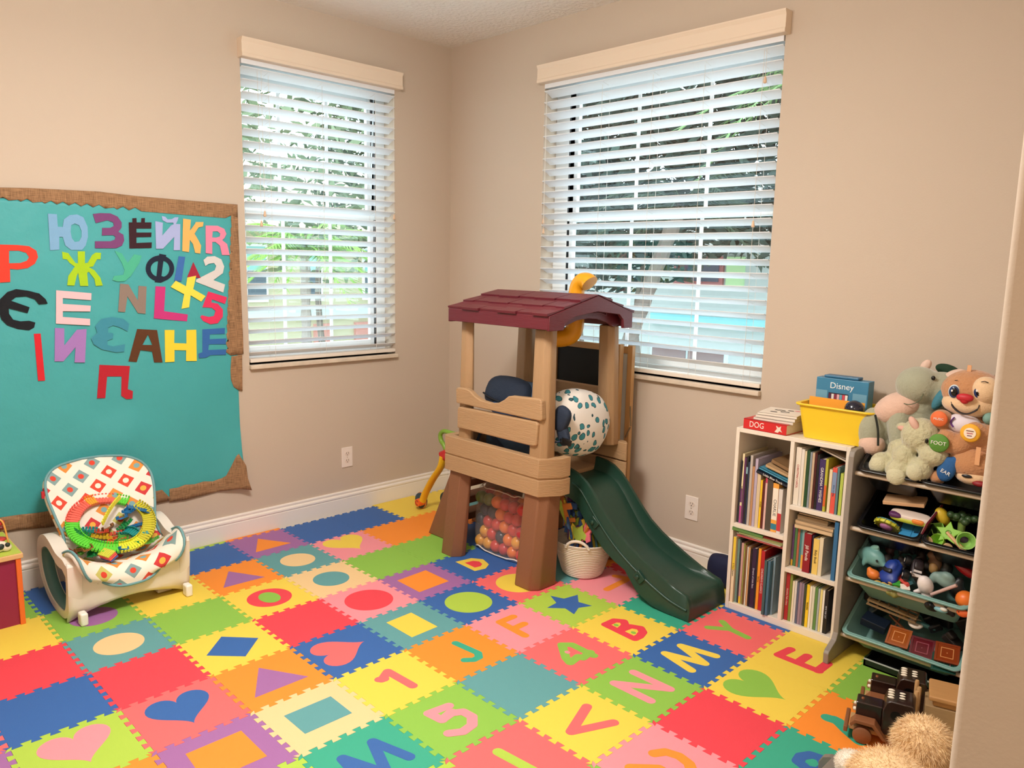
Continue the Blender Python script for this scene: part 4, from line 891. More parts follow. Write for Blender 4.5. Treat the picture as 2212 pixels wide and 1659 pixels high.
for ry, yy in enumerate((BY0+.038, BY0+.100, BY0+.140)):
    for rz in range(5):
        nx = 6 if rz % 2 == 0 else 5
        if ry == 2: continue
        for k in range(nx):
            x = BX0+.036+(k+(.5 if rz % 2 else 0))*(BX1-BX0-.072)/5+random.uniform(-.003, .003); z = .038+rz*.0575+(.0 if ry == 0 else .004)
            if ry == 2 and (rz < 3): continue
            f = (x-BX0)/(BX1-BX0)
            c = random.choice(['coral red', 'coral red', 'coral red', 'rose', 'orange', 'rose'])
            if ry == 0:
                if rz == 0: c = ['golden yellow', 'golden yellow', 'coral red', 'rose', 'orange', 'coral red'][k]
                elif rz == 1: c = ['golden yellow', 'coral red', 'navy', 'orange', 'golden yellow'][k]
                elif rz == 2: c = ['navy', 'coral red', 'coral red', 'orange', 'coral red', 'rose'][k]
                elif rz == 3: c = ['navy', 'navy', 'orange', 'coral red', 'coral red'][k]
                else: c = ['olive green', 'olive green', 'orange', 'coral red', 'rose', 'coral red'][k]
            elif random.random() < .15: c = 'navy'
            if c not in protos:
                mb = MB(); mb.ell((0, 0, 0), (rb, rb, rb), nu=24, nv=14); o = mb.build('play_ball', M(BC[c], .28, sub=.1), smooth=180); protos[c] = o
            else: o = protos[c].copy(); COL.objects.link(o)
            o.location = (x, yy+random.uniform(-.002, .002), z)
            tag(o, '%s ball in net bag: %s layer, %s row up, %s from left' % (c, ['front', 'rear'][ry], ORD5[rz], ORD5[k]), 'ball', 'play balls in the net bag')
# ---------------------------------------------------------------- basket with foam letters
RIB = M('E4D6C6', .75, bump=.8, bscale=18, stretch=(.3, .3, 12))
t = empty('storage_basket', (.268, .775, 0), 'round white coiled rope basket beside the front tower leg', 'basket')
mb = MB(); prof = [(0, .002), (.088, .002), (.096, .010)]
K = 17
for k in range(K): z = .012+k*.0095; r = .097+.048*(k/K)**.9; prof += [(r+.0012, z), (r-.0006, z+.0047)]
prof += [(.147, .172), (.145, .177), (.141, .172)]
for k in range(8): prof.append((.139-.045*k/7, .165-.150*k/7))
prof.append((0, .014)); mb.lathe(prof, (0, 0, 0), 48); mb.build('basket_body', RIB, t, smooth=60)
for a0 in (-62, 118):
    a = [radians(a0+q) for q in (-22, -18, -10, 0, 10, 18, 22)]; hh = [.165, .182, .197, .203, .197, .182, .165]
    mb = MB(); mb.tube(seg_pts([(.146*cos(p), .146*sin(p), h) for p, h in zip(a, hh)], 4), .0055, 8, flat=1.3); mb.build('handle', RIB, t, smooth=60)
fc = [('blue', '3C62A4'), ('yellow', 'EBD045'), ('lime', 'A7BF47'), ('purple', '6E4A86'), ('orange', 'E58A3E'), ('pink', 'E9707C'), ('teal', '58898F')]
shapes = [[(-.02, -.075), (.0, -.075), (.0, -.02), (.03, -.02), (.03, .0), (.0, .0), (.0, .045), (.035, .045), (.035, .075), (-.02, .075)],
 [(-.012, -.08), (.012, -.08), (.012, .08), (-.012, .08)], [(-.03, -.07), (-.008, -.07), (.0, -.02), (.01, -.07), (.032, -.07), (.012, .0), (.032, .07), (.008, .07), (.0, .03), (-.01, .07), (-.032, .07), (-.01, 0)],
 [(-.03, -.03), (-.01, -.035), (0, -.02), (.015, -.035), (.032, -.02), (.02, .01), (.03, .04), (0, .03), (-.02, .05), (-.03, .02)]]
gp = {}
for k in range(44):
    c = fc[[0, 2, 0, 1, 6, 3, 0, 2, 4, 5][k % 10]]; sh = k % 4
    a = radians(k*137.5); r = .098*math.sqrt((k+.5)/44); x, y = .262+r*cos(a)*.95, .772+r*sin(a)*.95
    if (c[0], sh) not in gp:
        mb = MB(); xz(mb, [shapes[sh]], -.005, .005); o = mb.build('foam_piece', M(c[1], .7, bump=.2, bscale=300), bevel=.0015)
        gp[(c[0], sh)] = o
    else: o = gp[(c[0], sh)].copy(); COL.objects.link(o)
    o.location = (x, y, .215+.035*((k*7) % 5)/5-.03*(x-.2)/.1*.5+(.06 if x < .24 else 0))
    o.rotation_euler = (radians(random.uniform(-14, 14)), radians(random.uniform(-30, 30)), radians(random.uniform(-70, 70)))
    tag(o, c[0]+' foam puzzle '+['letter cutout', 'straight strip', 'cross cutout', 'small cutout'][sh]+' at the %s %s of the rope basket' % ('back' if y > .80 else ('front' if y < .745 else 'middle'), 'left' if x < .23 else ('right' if x > .295 else 'centre')), 'foam piece', c[0]+' foam '+['letters', 'strips', 'crosses', 'cutouts'][sh]+' in the basket')
# ---------------------------------------------------------------- walker toy left of the tower
t = empty('walker_toy', (-.82, .80, 0), 'push walker toy with yellow legs and green handle at the rear left tower leg', 'walker toy')
YL = M('F0C02A', .35); GR = M('7FA83A', .35); RD = M('C3272C', .35); OR = M('F06A28', .35); DK = M('1D4258', .4)
o_ = Vector((-.82, .80, 0))
def W(*p): return Vector(p)-o_
mb = MB(); mb.tube(seg_pts([W(-.778, .775, .365), W(-.80, .775, .30), (W(-.865, .775, .22)), W(-.915, .778, .155), W(-.955, .78, .095), W(-.975, .78, .05)], 5), [.027]*26, 10, flat=.55); mb.build('leg', YL, t, smooth=60)
mb = MB(); mb.tube(seg_pts([W(-.70, .90, .365), W(-.73, .90, .30), W(-.80, .90, .20), W(-.88, .90, .09), W(-.91, .90, .05)], 5), .02, 10, flat=.55); mb.build('leg', YL, t, smooth=60)
mb = MB(); mb.lathe([(0, -.022), (.022, -.022), (.024, .0), (.022, .022), (0, .022)], W(-.985, .770, .048), 18, RX(pi/2)); h = mb.build('hub', OR, t, smooth=50)
mb = MB(); mb.tube([W(-.985, .770-.0225, .048)+Vector((.013*cos(a), 0, .013*sin(a))) for a in [radians(x) for x in range(30, 330, 20)]], .002, 6); mb.build('hub_spiral', M('8A2A12', .4), h)
mb = MB(); mb.lathe([(.024, -.014), (.044, -.012), (.047, 0), (.044, .012), (.024, .014)], W(-1.012, .80, .048), 24, RX(pi/2)); mb.build('wheel', DK, t, smooth=50)
mb = MB(); mb.lathe([(.0475, -.004), (.049, 0), (.0475, .004)], W(-1.012, .80, .048), 24, RX(pi/2)); mb.build('tyre_stripe', M('E58A4A', .5), t, smooth=50)
mb = MB(); mb.lathe([(0, -.014), (.044, -.012), (.047, 0), (.044, .012), (0, .014)], W(-.93, .925, .048), 24, RX(pi/2)); mb.build('wheel', DK, t, smooth=50)
mb = MB(); mb.box(W(-.768, .79, .375), (.075, .06, .055), RY(radians(-25))); mb.b2(*[a-b for a, b in zip((-.75, -.66), (-.82, -.82))], -.02, .12, .355, .395); mb.build('joint', RD, t, bevel=.012, seg=3, smooth=40)
mb = MB(); mb.tube(seg_pts([W(-.775, .79, .40), W(-.79, .79, .425), W(-.818, .79, .450), W(-.822, .79, .485), W(-.79, .79, .507), W(-.745, .795, .505), W(-.70, .81, .50)], 5), .013, 10); mb.build('handle', GR, t, smooth=60)
# ---------------------------------------------------------------- folded easel
PW = M('C79C68', .5, bump=.2, bscale=30, var=.12, vscale=14, stretch=(6, 6, .7)); PWH = M('C79C68', .5, bump=.2, bscale=30, var=.12, vscale=14, stretch=(.7, 6, 6))
t = empty('folding_easel', (0, 1.14, 0), 'folded wooden easel with a blackboard leaning below the wide window', 'easel')
def E_(x0, x1, y0, y1, z0, z1, n, m_, rz=0): mb = MB(); mb.b2(x0, x1, y0-1.14, y1-1.14, z0, z1); return mb.build(n, m_, t, bevel=.002)
for x0 in (-.255, .165): E_(x0, x0+.034, 1.088, 1.118, .006, 1.068, 'leg', PW)
for x0 in (-.235, .205): E_(x0, x0+.030, 1.140, 1.165, .006, 1.062, 'leg', PW)
E_(-.221, .165, 1.092, 1.114, 1.030, 1.062, 'rail', PWH); E_(-.221, .165, 1.092, 1.114, .775, .800, 'rail', PWH); E_(-.221, .165, 1.092, 1.114, .30, .335, 'rail', PWH)
E_(-.221, .165, 1.097, 1.108, .800, 1.030, 'chalkboard', M('0E0F10', .7))
E_(-.205, .205, 1.145, 1.160, 1.02, 1.055, 'rail', PWH); E_(-.205, .205, 1.148, 1.157, .45, 1.02, 'whiteboard', M('DAD9D4', .3))
mb = MB(); mb.tube([(.245, -.0, .66), (.237, .0, .76)], .004, 6); mb.tube([(.222, -.01, .60), (.243, .0, .655)], .004, 6); mb.build('hinge_stay', M('8C7A60', .4, metal=.6), t)
for z in (1.045, .60):
    for x, y in ((.182, 1.0875), (.22, 1.1395)):
        pass
mb = MB()
for x, z in ((.185, 1.043), (.195, .64), (-.238, 1.043)): mb.lathe([(.004, 0), (.004, .0015), (0, .002)], (x, 1.0878-1.14, z), 10, RX(pi/2))
mb.build('screws', M('3A2E22', .4), t)
# ---------------------------------------------------------------- navy bag behind the slide end
mb = MB(); mb.ell((0, 0, .075), (.085, .045, .075), p=.7); mb.ell((.03, -.01, .11), (.045, .035, .035)); mb.ell((-.05, .01, .10), (.04, .03, .045))
o = mb.build('cloth_bag', M('171B3C', .85, bump=1, bscale=22), remesh=.008, smoothm=2); o.location = (.815, 1.135, 0)
tag(o, 'crumpled navy cloth bag on the floor behind the slide end', 'bag')
# ---------------------------------------------------------------- infant rocker
WP = M('EADFD3', .4); AQ = M('5E8C8C', .5); GRY = M('8F857A', .5)
cl = bpy.data.materials.new('diamond_cloth'); cl.use_nodes = True
nt = cl.node_tree; b = nt.nodes['Principled BSDF']; b.inputs['Roughness'].default_value = .85
R_ = empty('infant_rocker', (-.95, -.92, 0), 'white infant rocker with a diamond patterned seat pad, full of track pieces', 'infant rocker')
ro = Vector((-.95, -.92, 0))
def RB(): mb = MB(); mb.tf = Matrix.Translation(-ro); return mb
YL_, YR_ = -1.150, -.700
def side(y0, y1):
    outer = seg_pts([(-.715, 0, .245), (-.722, 0, .14), (-.748, 0, .045), (-.80, 0, .008), (-.90, 0, .0), (-1.00, 0, .012), (-1.08, 0, .045), (-1.14, 0, .10), (-1.165, 0, .17), (-1.15, 0, .235), (-1.10, 0, .275), (-1.03, 0, .295), (-.95, 0, .285), (-.87, 0, .262), (-.78, 0, .262)], 3)
    inner = seg_pts([(-.745, 0, .20), (-.752, 0, .13), (-.775, 0, .065), (-.81, 0, .038), (-.90, 0, .032), (-.985, 0, .043), (-1.05, 0, .072), (-1.095, 0, .12), (-1.11, 0, .17), (-1.10, 0, .21), (-1.06, 0, .235), (-1.0, 0, .250), (-.93, 0, .235), (-.86, 0, .215), (-.79, 0, .218)], 3)
    mb = RB(); mb.prism([[(p.x, p.z) for p in outer], [(p.x, p.z) for p in inner]], lambda a, b_, q: (a, q, b_), y0, y1); s_ = mb.build('side_hoop', WP, R_, bevel=.006, seg=3, smooth=45)
    n = len(inner)-1; e = .0025; yy1 = y1-.004; yy0 = y0
    lv = [(-.93+(p.x+.93)*.988, yy0+.004, .14+(p.z-.14)*.975) for p in inner[:-1]]+[(-.93+(p.x+.93)*.988, yy1, .14+(p.z-.14)*.975) for p in inner[:-1]]
    mb = RB(); mb.add(lv, [(k, (k+1) % n, n+(k+1) % n, n+k) for k in range(n)]); mb.build('hoop_liner', AQ, s_, smooth=60, solid=.003)
side(YL_-.012, YL_+.040); side(YR_-.030, YR_+.012)
# curved skirt joining the hoops at the front, arched below
mb = RB(); NY, NZ = 24, 10
def sk(u, v):
    y = YL_-.012+(YR_-YL_+.024)*u; arch = sin(pi*min(1, max(0, (u-.02)/.96)))**.6
    zt = .262-.095*arch**1.3; zbm = .004+.058*arch**1.2
    z = zbm+(zt-zbm)*v; x = -.722-.02*(1-z/.26)**2*1.2-.006*arch; 
    if z < .05: x = -.748-(.05-z)*.4
    return (x, y, z)
mb.grid(NY, NZ, sk); mb.build('front_skirt', WP, R_, smooth=60, solid=.008)
mb = RB(); mb.grid(20, 6, lambda u, v: (-1.12-.03*v, YL_+(YR_-YL_)*u, .10+.13*v)); mb.build('rear_bar', WP, R_, smooth=60, solid=.01)
for y in (-1.118, -.706):
    mb = RB(); mb.b2(-.735, -.690, y-.014, y+.014, .0, .052); mb.build('foot', M('F2ECE4', .4), R_, bevel=.007, seg=3, smooth=45)
mb = RB(); mb.b2(-.86, -.80, -.80, -.74, .006, .030); mb.build('kick_stand', M('D5C9BB', .5), R_, bevel=.004)
# logo badge outline on the skirt
mb = RB(); mb.tube([(-.7475, -.872+.020*cos(a), .088+.020*sin(a)) for a in [pi+pi*k/12 for k in range(13)]]+[(-.7455, -.872+.020, .098), (-.7455, -.872-.020, .098)], .0009, 5, close=True); lg = mb.build('badge_outline', M('5C564E', .5), R_)
mb = RB(); 
for k, y in enumerate((-.886, -.872, -.858)): mb.b2(-.7495, -.7415, y-.0062, y+.0062, .096, .106 if k != 1 else .104)
mb.build('badge', M('8E1F22', .5), R_)
# seat pad: a swept sheet, back reclined to the wall, bowl seat, front lip
prof = [(-.706, .118), (-.708, .160), (-.738, .196), (-.80, .196), (-.86, .178), (-.91, .168), (-.95, .176), (-.985, .215), (-1.01, .275), (-1.045, .345), (-1.09, .415), (-1.13, .470), (-1.16, .510), (-1.182, .540), (-1.192, .556)]
wid = [.120, .180, .206, .214, .216, .212, .203, .190, .184, .200, .212, .206, .180, .125, .035]
PR = seg_pts([(x, w_, z) for (x, z), w_ in zip(prof, wid)], 4); cyp = -.922
nu = 24; vs = []; uvs = []; NP = len(PR); acc = 0
for i, p in enumerate(PR):
    if i: acc += math.hypot(p.x-PR[i-1].x, p.z-PR[i-1].z)
    t0 = PR[min(i+1, NP-1)]-PR[max(i-1, 0)]; n_ = Vector((-t0.z, 0, t0.x)).normalized(); n_ = n_ if n_.x > 0 or n_.z > 0 else -n_
    if n_.z < 0: n_ = -n_
    for k in range(nu+1):
        s_ = -1+2*k/nu; f = i/(NP-1); cup = (.085-.035*min(1, max(0, (f-.2)/.25)) if f > .12 else .085*f/.12)*abs(s_)**2.6*(1 if f < .75 else 1-(f-.75)/.25); puff = .008*cos(s_*pi/2)
        q = Vector((p.x, cyp+p.y*s_, p.z))+n_*cup
        if f < .22: q += Vector((-.030*abs(s_)**3*(1-f/.22), 0, .035*abs(s_)**2.5*(1-f/.22)))
        if f > .85: q.z -= .0
        q += n_*(.003*noise.noise(q*18)); vs.append(q); uvs.append((p.y*s_, acc))
me = bpy.data.meshes.new('seat_pad'); me.from_pydata([tuple(v-ro) for v in vs], [], [(i*(nu+1)+k, i*(nu+1)+k+1, (i+1)*(nu+1)+k+1, (i+1)*(nu+1)+k) for i in range(NP-1) for k in range(nu)])
ul = me.uv_layers.new(name='uv')
for lp in me.loops: ul.data[lp.index].uv = uvs[lp.vertex_index]
me.materials.append(cl); me.shade_smooth()
pad = bpy.data.objects.new('seat_pad', me); COL.objects.link(pad); pad.parent = R_
q = pad.modifiers.new('s', 'SOLIDIFY'); q.thickness = .018; q.offset = -1
rimp = [vs[0+k] for k in range(nu+1)]+[vs[i*(nu+1)+nu] for i in range(1, NP)]+[vs[(NP-1)*(nu+1)+k] for k in range(nu-1, -1, -1)]+[vs[i*(nu+1)] for i in range(NP-2, 0, -1)]
mb = RB(); mb.tube(rimp, .0055, 8, close=True); mb.build('piping', M('6F9EA3', .7), R_, smooth=60)
mb = RB(); mb.b2(-1.08, -1.065, -1.150, -1.138, .440, .468); mb.build('care_label', M('C92A33', .6), R_)
# diamond lattice: rotated checker cells each with a coloured diamond and a dot
def node(tp, **kw):
    n = nt.nodes.new(tp)
    for k, v in kw.items(): setattr(n, k, v)
    return n
uv = node('ShaderNodeUVMap'); uv.uv_map = 'uv'
mp = node('ShaderNodeMapping'); mp.inputs['Rotation'].default_value = (0, 0, radians(45)); mp.inputs['Scale'].default_value = (12.5, 12.5, 1)
nt.links.new(uv.outputs[0], mp.inputs[0])
fr_ = node('ShaderNodeVectorMath', operation='FRACTION'); nt.links.new(mp.outputs[0], fr_.inputs[0])
sb = node('ShaderNodeVectorMath', operation='SUBTRACT'); sb.inputs[1].default_value = (.5, .5, 0); nt.links.new(fr_.outputs[0], sb.inputs[0])
ab = node('ShaderNodeVectorMath', operation='ABSOLUTE'); nt.links.new(sb.outputs[0], ab.inputs[0])
sx = node('ShaderNodeSeparateXYZ'); nt.links.new(ab.outputs[0], sx.inputs[0])
mxm = node('ShaderNodeMath', operation='MAXIMUM'); nt.links.new(sx.outputs[0], mxm.inputs[0]); nt.links.new(sx.outputs[1], mxm.inputs[1])
sq = node('ShaderNodeMath', operation='LESS_THAN'); sq.inputs[1].default_value = .30; nt.links.new(mxm.outputs[0], sq.inputs[0])
sepp = node('ShaderNodeVectorMath', operation='LENGTH'); s2 = node('ShaderNodeVectorMath', operation='MULTIPLY'); s2.inputs[1].default_value = (1, 1, 0); nt.links.new(sb.outputs[0], s2.inputs[0]); nt.links.new(s2.outputs[0], sepp.inputs[0])
dt = node('ShaderNodeMath', operation='LESS_THAN'); dt.inputs[1].default_value = .15; nt.links.new(sepp.outputs['Value'], dt.inputs[0])
fl = node('ShaderNodeVectorMath', operation='FLOOR'); nt.links.new(mp.outputs[0], fl.inputs[0])
wn = node('ShaderNodeTexWhiteNoise', noise_dimensions='2D'); nt.links.new(fl.outputs[0], wn.inputs['Vector'])
def ramp(cols):
    r = node('ShaderNodeValToRGB'); r.color_ramp.interpolation = 'CONSTANT'; e = r.color_ramp.elements
    e[0].position = 0; e[0].color = (*lin(cols[0]), 1); e[1].position = 1/len(cols); e[1].color = (*lin(cols[1]), 1)
    for i, c in enumerate(cols[2:]): q = e.new((i+2)/len(cols)); q.color = (*lin(c), 1)
    return r
ra = ramp(['CF3A3C', 'E2903F', '85A3A3', 'C9C26B', 'DD4A35']); rb_ = ramp(['F0B44A', '7FA9AD', 'E0452F', 'D8432E', 'F4E8D8'])
nt.links.new(wn.outputs['Value'], ra.inputs[0]); nt.links.new(wn.outputs['Value'], rb_.inputs[0])
m1 = node('ShaderNodeMix', data_type='RGBA'); m1.inputs[6].default_value = (*lin('F3EADC'), 1); nt.links.new(sq.outputs[0], m1.inputs[0]); nt.links.new(ra.outputs[0], m1.inputs[7])
m2 = node('ShaderNodeMix', data_type='RGBA'); nt.links.new(dt.outputs[0], m2.inputs[0]); nt.links.new(m1.outputs[2], m2.inputs[6]); nt.links.new(rb_.outputs[0], m2.inputs[7])
nt.links.new(m2.outputs[2], b.inputs['Base Color'])
# track loop lying in the rocker
LIME = M('62D43A', .35, sub=.15); CORAL = M('F26A5A', .4, sub=.15); YTR = M('DFE33A', .4, sub=.15); YOL = M('C9C02C', .45, sub=.15); ORG = M('F5A22C', .4)
tr_o = empty('toy_track', (-.93, -.92, .30), 'looped flexible toy track of lime, coral and yellow segments lying in the infant rocker', 'toy track')
to = Vector((-.93, -.92, .30))
def loopp(a): # tilted ring
    y = -.925+.148*cos(a); s_ = sin(a); x = -.945+.125*s_; z = .315-.075*s_+.004*cos(3*a)
    return Vector((x, y, z))
nrmL = (loopp(0)-loopp(pi/2)).cross(loopp(0)-loopp(pi)).normalized(); nrmL = nrmL if nrmL.z > 0 else -nrmL
def track(name, a0, a1, mat, off=0, fnp=loopp, n=None):
    n = n or int(abs(a1-a0)/.085)+1; mb = MB(); mb.tf = Matrix.Translation(-to)
    cen = loopp(0)*0+sum((loopp(q*pi/4) for q in range(8)), Vector())/8
    for k in range(n):
        a = a0+(a1-a0)*(k+.5)/n; p = fnp(a); p2 = fnp(a+.02); d = (p2-p).normalized(); rr = nrmL.cross(d).normalized()
        Rm = Matrix((d, rr, nrmL)).transposed(); L = (fnp(a0+(a1-a0)*(k+1)/n)-fnp(a0+(a1-a0)*k/n)).length
        mb.box(p+nrmL*off, (L*.80, .052, .004), Rm)
        for s_ in (-1, 1): mb.box(p+nrmL*(off+.006)+rr*.025*s_, (L*.62, .004, .012), Rm)
        mb.box(p+nrmL*(off-.002), (L*1.02, .016, .004), Rm)
    return mb.build(name, mat, tr_o)
track('green_section', radians(20+10), radians(150), LIME) if False else None
track('green_section', radians(95), radians(200), LIME); track('coral_section', radians(200), radians(290), CORAL); track('orange_section', radians(247), radians(262), ORG, .003)
track('yellow_section', radians(55), radians(95), YTR); track('olive_section', radians(-35), radians(55), YOL); track('green_section', radians(292), radians(312), LIME)
pile = [('57A03C', 'green'), ('1F6FA8', 'blue'), ('C9482F', 'red'), ('D9B52C', 'yellow'), ('20908E', 'teal'), ('8A5A2C', 'brown'), ('1E8A4A', 'dark green'), ('E06A3A', 'orange')]
spots = [(-.92, -1.00, .235, 1), (-.89, -.90, .24, 0), (-.91, -.86, .26, 4), (-.96, -.86, .28, 6), (-.875, -1.01, .225, 6), (-.97, -.95, .265, 2), (-.85, -.90, .205, 4), (-1.01, -.82, .33, 1), (-.90, -1.03, .24, 0), (-.86, -.98, .22, 2), (-.83, -.93, .215, 1), (-.86, -.87, .22, 6), (-.84, -.80, .225, 0), (-.93, -.83, .27, 1), (-.98, -.79, .32, 1), (-.95, -.90, .25, 2), (-.99, -.93, .27, 5), (-.93, -.97, .255, 3), (-.97, -1.0, .28, 4), (-1.0, -.86, .30, 1), (-.90, -.93, .235, 7), (-.88, -.82, .24, 4), (-.86, -1.05, .245, 5), (-.95, -1.05, .29, 6)]
names = {}
for i, (x, y, z, c) in enumerate(spots):
    hx, nm_ = pile[c]; mb = MB(); rz = RZ(random.uniform(0, 3)) @ RX(random.uniform(-.5, .5)) @ RY(random.uniform(-.4, .4)); n = 5+i % 3
    for k in range(n):
        bend = (k-n/2)*.10*(1 if i % 2 else -1); px = (k-n/2)*.013
        q = Vector((px*cos(bend), px*sin(bend)*.9, 0)); mb.box(rz @ q, (.0105, .040, .004), rz @ RZ(bend))
        for s_ in (-1, 1): mb.box(rz @ (q+Vector((0, .018*s_, .006))), (.009, .004, .012), rz @ RZ(bend))
        mb.box(rz @ (q+Vector((0, 0, -.002))), (.014, .016, .004), rz)
    o = mb.build('track_piece', M(hx, .4, sub=.1)); o.location = (x, y, z+.012)
    where = ['low at the left of centre', 'right under the middle of the loop', 'beside the olive section', 'upper right inside the loop', 'near the front left rim', 'left inside the loop', 'lowest at the front middle', 'at the top right corner of the heap', 'at the left edge of the pile', 'in front under the loop', 'at the front lip of the seat', 'front right of the pile', 'near the right arm of the seat', 'on the right side', 'at the upper right above the olive section', 'in the middle of the loop', 'deep in the middle', 'left of centre', 'left centre below the coral section', 'upper centre of the pile', 'below the yellow strip', 'right of centre', 'lowest at the front left', 'at the back left'][i]
    tag(o, nm_+' ribbed track piece '+where+' in the rocker', 'toy track piece', 'loose track pieces in the rocker')
mb = MB(); p0, p1 = Vector((-.90, -.975, .335)), Vector((-1.005, -.865, .405)); d = (p1-p0); rr = d.cross(Vector((0, 0, 1))).normalized(); up_n = rr.cross(d).normalized()
Rm = Matrix((d.normalized(), rr, up_n)).transposed(); n = 13
for k in range(n):
    p = p0+d*(k+.5)/n+up_n*.012*sin(pi*k/n); mb.box(p, (d.length/n*.8, .005, .020), Rm); mb.box(p, (d.length/n*1.05, .003, .012), Rm)
o = mb.build('track_strip', M('EDE545', .4)); o.location = (0, 0, 0); tag(o, 'thin pale yellow toothed strip lying across the green track loop', 'toy track piece')
mb = MB(); Rm = RZ(.3) @ RX(.5)
for k, c in enumerate(('D8D94A', 'F0625E', 'F0625E', '7C8FC4')):
    pass
o = MB()
for k in range(4):
    for j in range(6): o.box(Rm @ Vector(((j-2.5)*.0115, 0, k*.0085)), (.0095, .036, .006), Rm)
for i_ in range(len(o.f)): o.mi[i_] = min(3, i_//36)
ob = o.build('track_stack', [M('4A62A8', .4), M('F0625E', .4), M('F0625E', .4), M('D8D94A', .4)]); ob.location = (-.795, -.985, .222); tag(ob, 'short stack of yellow, coral and blue track pieces at the front of the rocker', 'toy track piece')
# ---------------------------------------------------------------- wooden activity cube
C_ = empty('activity_cube', (-1.03, -1.43, 0), 'wooden activity cube with bead maze top at the left photo edge', 'activity cube')
co = Vector((-1.03, -1.43, 0))
def CB(): mb = MB(); mb.tf = Matrix.Translation(-co); return mb
LW = M('DDB27A', .5, var=.08, vscale=20); MG = M('8E1F45', .5); OE = M('E8702C', .45); LG = M('BBCB4E', .5)
mb = CB(); mb.b2(-1.19, -.882, -1.57, -1.298, .0, .272); mb.build('side_panel', MG, C_)
mb = CB(); mb.b2(-1.185, -.872, -1.298, -1.280, .0, .272); mb.build('edge_post', OE, C_, bevel=.002)
mb = CB(); mb.b2(-1.20, -.868, -1.59, -1.272, .272, .292); mb.build('top_board', LW, C_, bevel=.003)
mb = CB(); mb.b2(-1.19, -.875, -1.58, -1.277, .292, .2935); mb.build('top_surface', LG, C_)
# shape door with striped window and lower orange frame
for (z0, z1, cc, lab) in ((.140, .235, 'C4CF35', 'stripes'), (.045, .128, 'E96A2B', 'beads')):
    mb = CB(); mb.b2(-.884, -.866, -1.50, -1.372, z0, z0+.017); mb.b2(-.884, -.866, -1.50, -1.372, z1-.017, z1); mb.b2(-.884, -.866, -1.50, -1.485, z0, z1)
    f_ = mb.build('window_frame', M(cc, .45), C_, bevel=.004, smooth=40)
    mb = CB(); mb.b2(-.882, -.874, -1.485, -1.376, z0+.016, z1-.016); mb.build('window_back', M('D9D6D0' if lab == 'stripes' else '5B2318', .4), f_)
    if lab == 'stripes':
        mb = CB()
        for k in range(6): a = -1.485+k*.02; mb.prism([[(a, z0+.018), (a+.009, z0+.018), (a+.030, z1-.018), (a+.021, z1-.018)]], lambda y, z, q: (q, min(y, -1.377), z), -.8735, -.8725)
        mb.build('stripes', M('16161A', .4), f_)
def wire(pts, r, c, nm='bead_wire'):
    mb = CB(); mb.tube(seg_pts(pts, 6), r, 8); return mb.build(nm, M(c, .4), C_, smooth=60)
wire([(-.945, -1.300, .292), (-.945, -1.305, .33), (-.95, -1.312, .39), (-.955, -1.322, .415), (-.97, -1.35, .425), (-.99, -1.40, .42), (-1.0, -1.45, .38), (-1.0, -1.47, .30)], .0035, 'E7A852')
wire([(-1.13, -1.32, .292), (-1.135, -1.32, .40), (-1.14, -1.33, .455), (-1.14, -1.37, .48), (-1.13, -1.43, .47), (-1.12, -1.46, .40), (-1.11, -1.47, .30)], .0035, 'E7C79A')
mb = CB(); mb.ell((-1.15, -1.42, .365), (.012, .12, .085), p=.8); mb.build('green_hill', M('8FB23A', .5), C_, smooth=60)
for i, (x, y, z, r, c) in enumerate([(-.96, -1.345, .385, .016, '14181C'), (-.97, -1.32, .40, .014, 'C6353A'), (-.99, -1.33, .425, .013, '3F6A50'), (-.955, -1.37, .40, .014, 'E3B62E'), (-1.0, -1.36, .405, .015, 'C6353A'), (-.96, -1.355, .355, .013, '4A2018'), (-.98, -1.385, .36, .014, '6A2A22'), (-1.03, -1.31, .36, .012, '7A2A22'), (-1.08, -1.31, .335, .008, '6A1F1A')]):
    mb = CB(); mb.ell((x, y, z), (r, r, r*.85)); mb.build('bead', M(c, .3), C_, smooth=180)
mb = CB(); mb.ell((-.965, -1.335, .335), (.026, .032, .009)); mb.build('red_disc', M('C23A34', .4), C_, smooth=180)
mb = CB(); mb.ell((-.93, -1.35, .317), (.014, .040, .022), p=.8); mb.ell((-.925, -1.315, .310), (.012, .018, .016)); cw = mb.build('cow_figure', M('EBDCC6', .5), C_, smooth=60)
mb = CB(); mb.ell((-.922, -1.335, .318), (.011, .014, .013)); mb.ell((-.918, -1.312, .322), (.009, .009, .009)); mb.build('cow_spots', M('22302A', .5), cw, smooth=60)
# ---------------------------------------------------------------- bookcase
WL = M('EADFD0', .4, var=.03, vscale=5); BK = M('CDBFAC', .6)
K_ = empty('bookcase', (1.16, 1.07, 0), 'white six-cubby bookcase against the back wall', 'bookcase')
ko = Vector((1.16, 1.07, 0)); KF, KB = .945, 1.20
def kb(n, x0, x1, z0, z1, y0=KF, y1=KB, m_=WL, bev=.0015):
    mb = MB(); mb.tf = Matrix.Translation(-ko); mb.b2(x0, x1, y0, y1, z0, z1); return mb.build(n, m_, K_, bevel=bev)
kb('side_panel', .930, .946, .0, .795); kb('side_panel', 1.387, 1.403, 0, .795)
kb('divider', 1.168, 1.184, .030, .777); kb('top_board', .946, 1.387, .777, .795)
kb('base_board', .946, 1.387, .0, .030)
kb('shelf', .946, 1.168, .366, .384); kb('shelf', 1.184, 1.387, .502, .520); kb('shelf', 1.184, 1.387, .240, .258)
kb('back_panel', .946, 1.387, .030, .777, 1.192, 1.199, BK, 0)
PG = M('EBDFC6', .8, bump=.3, bscale=200, stretch=(1, 1, 1))
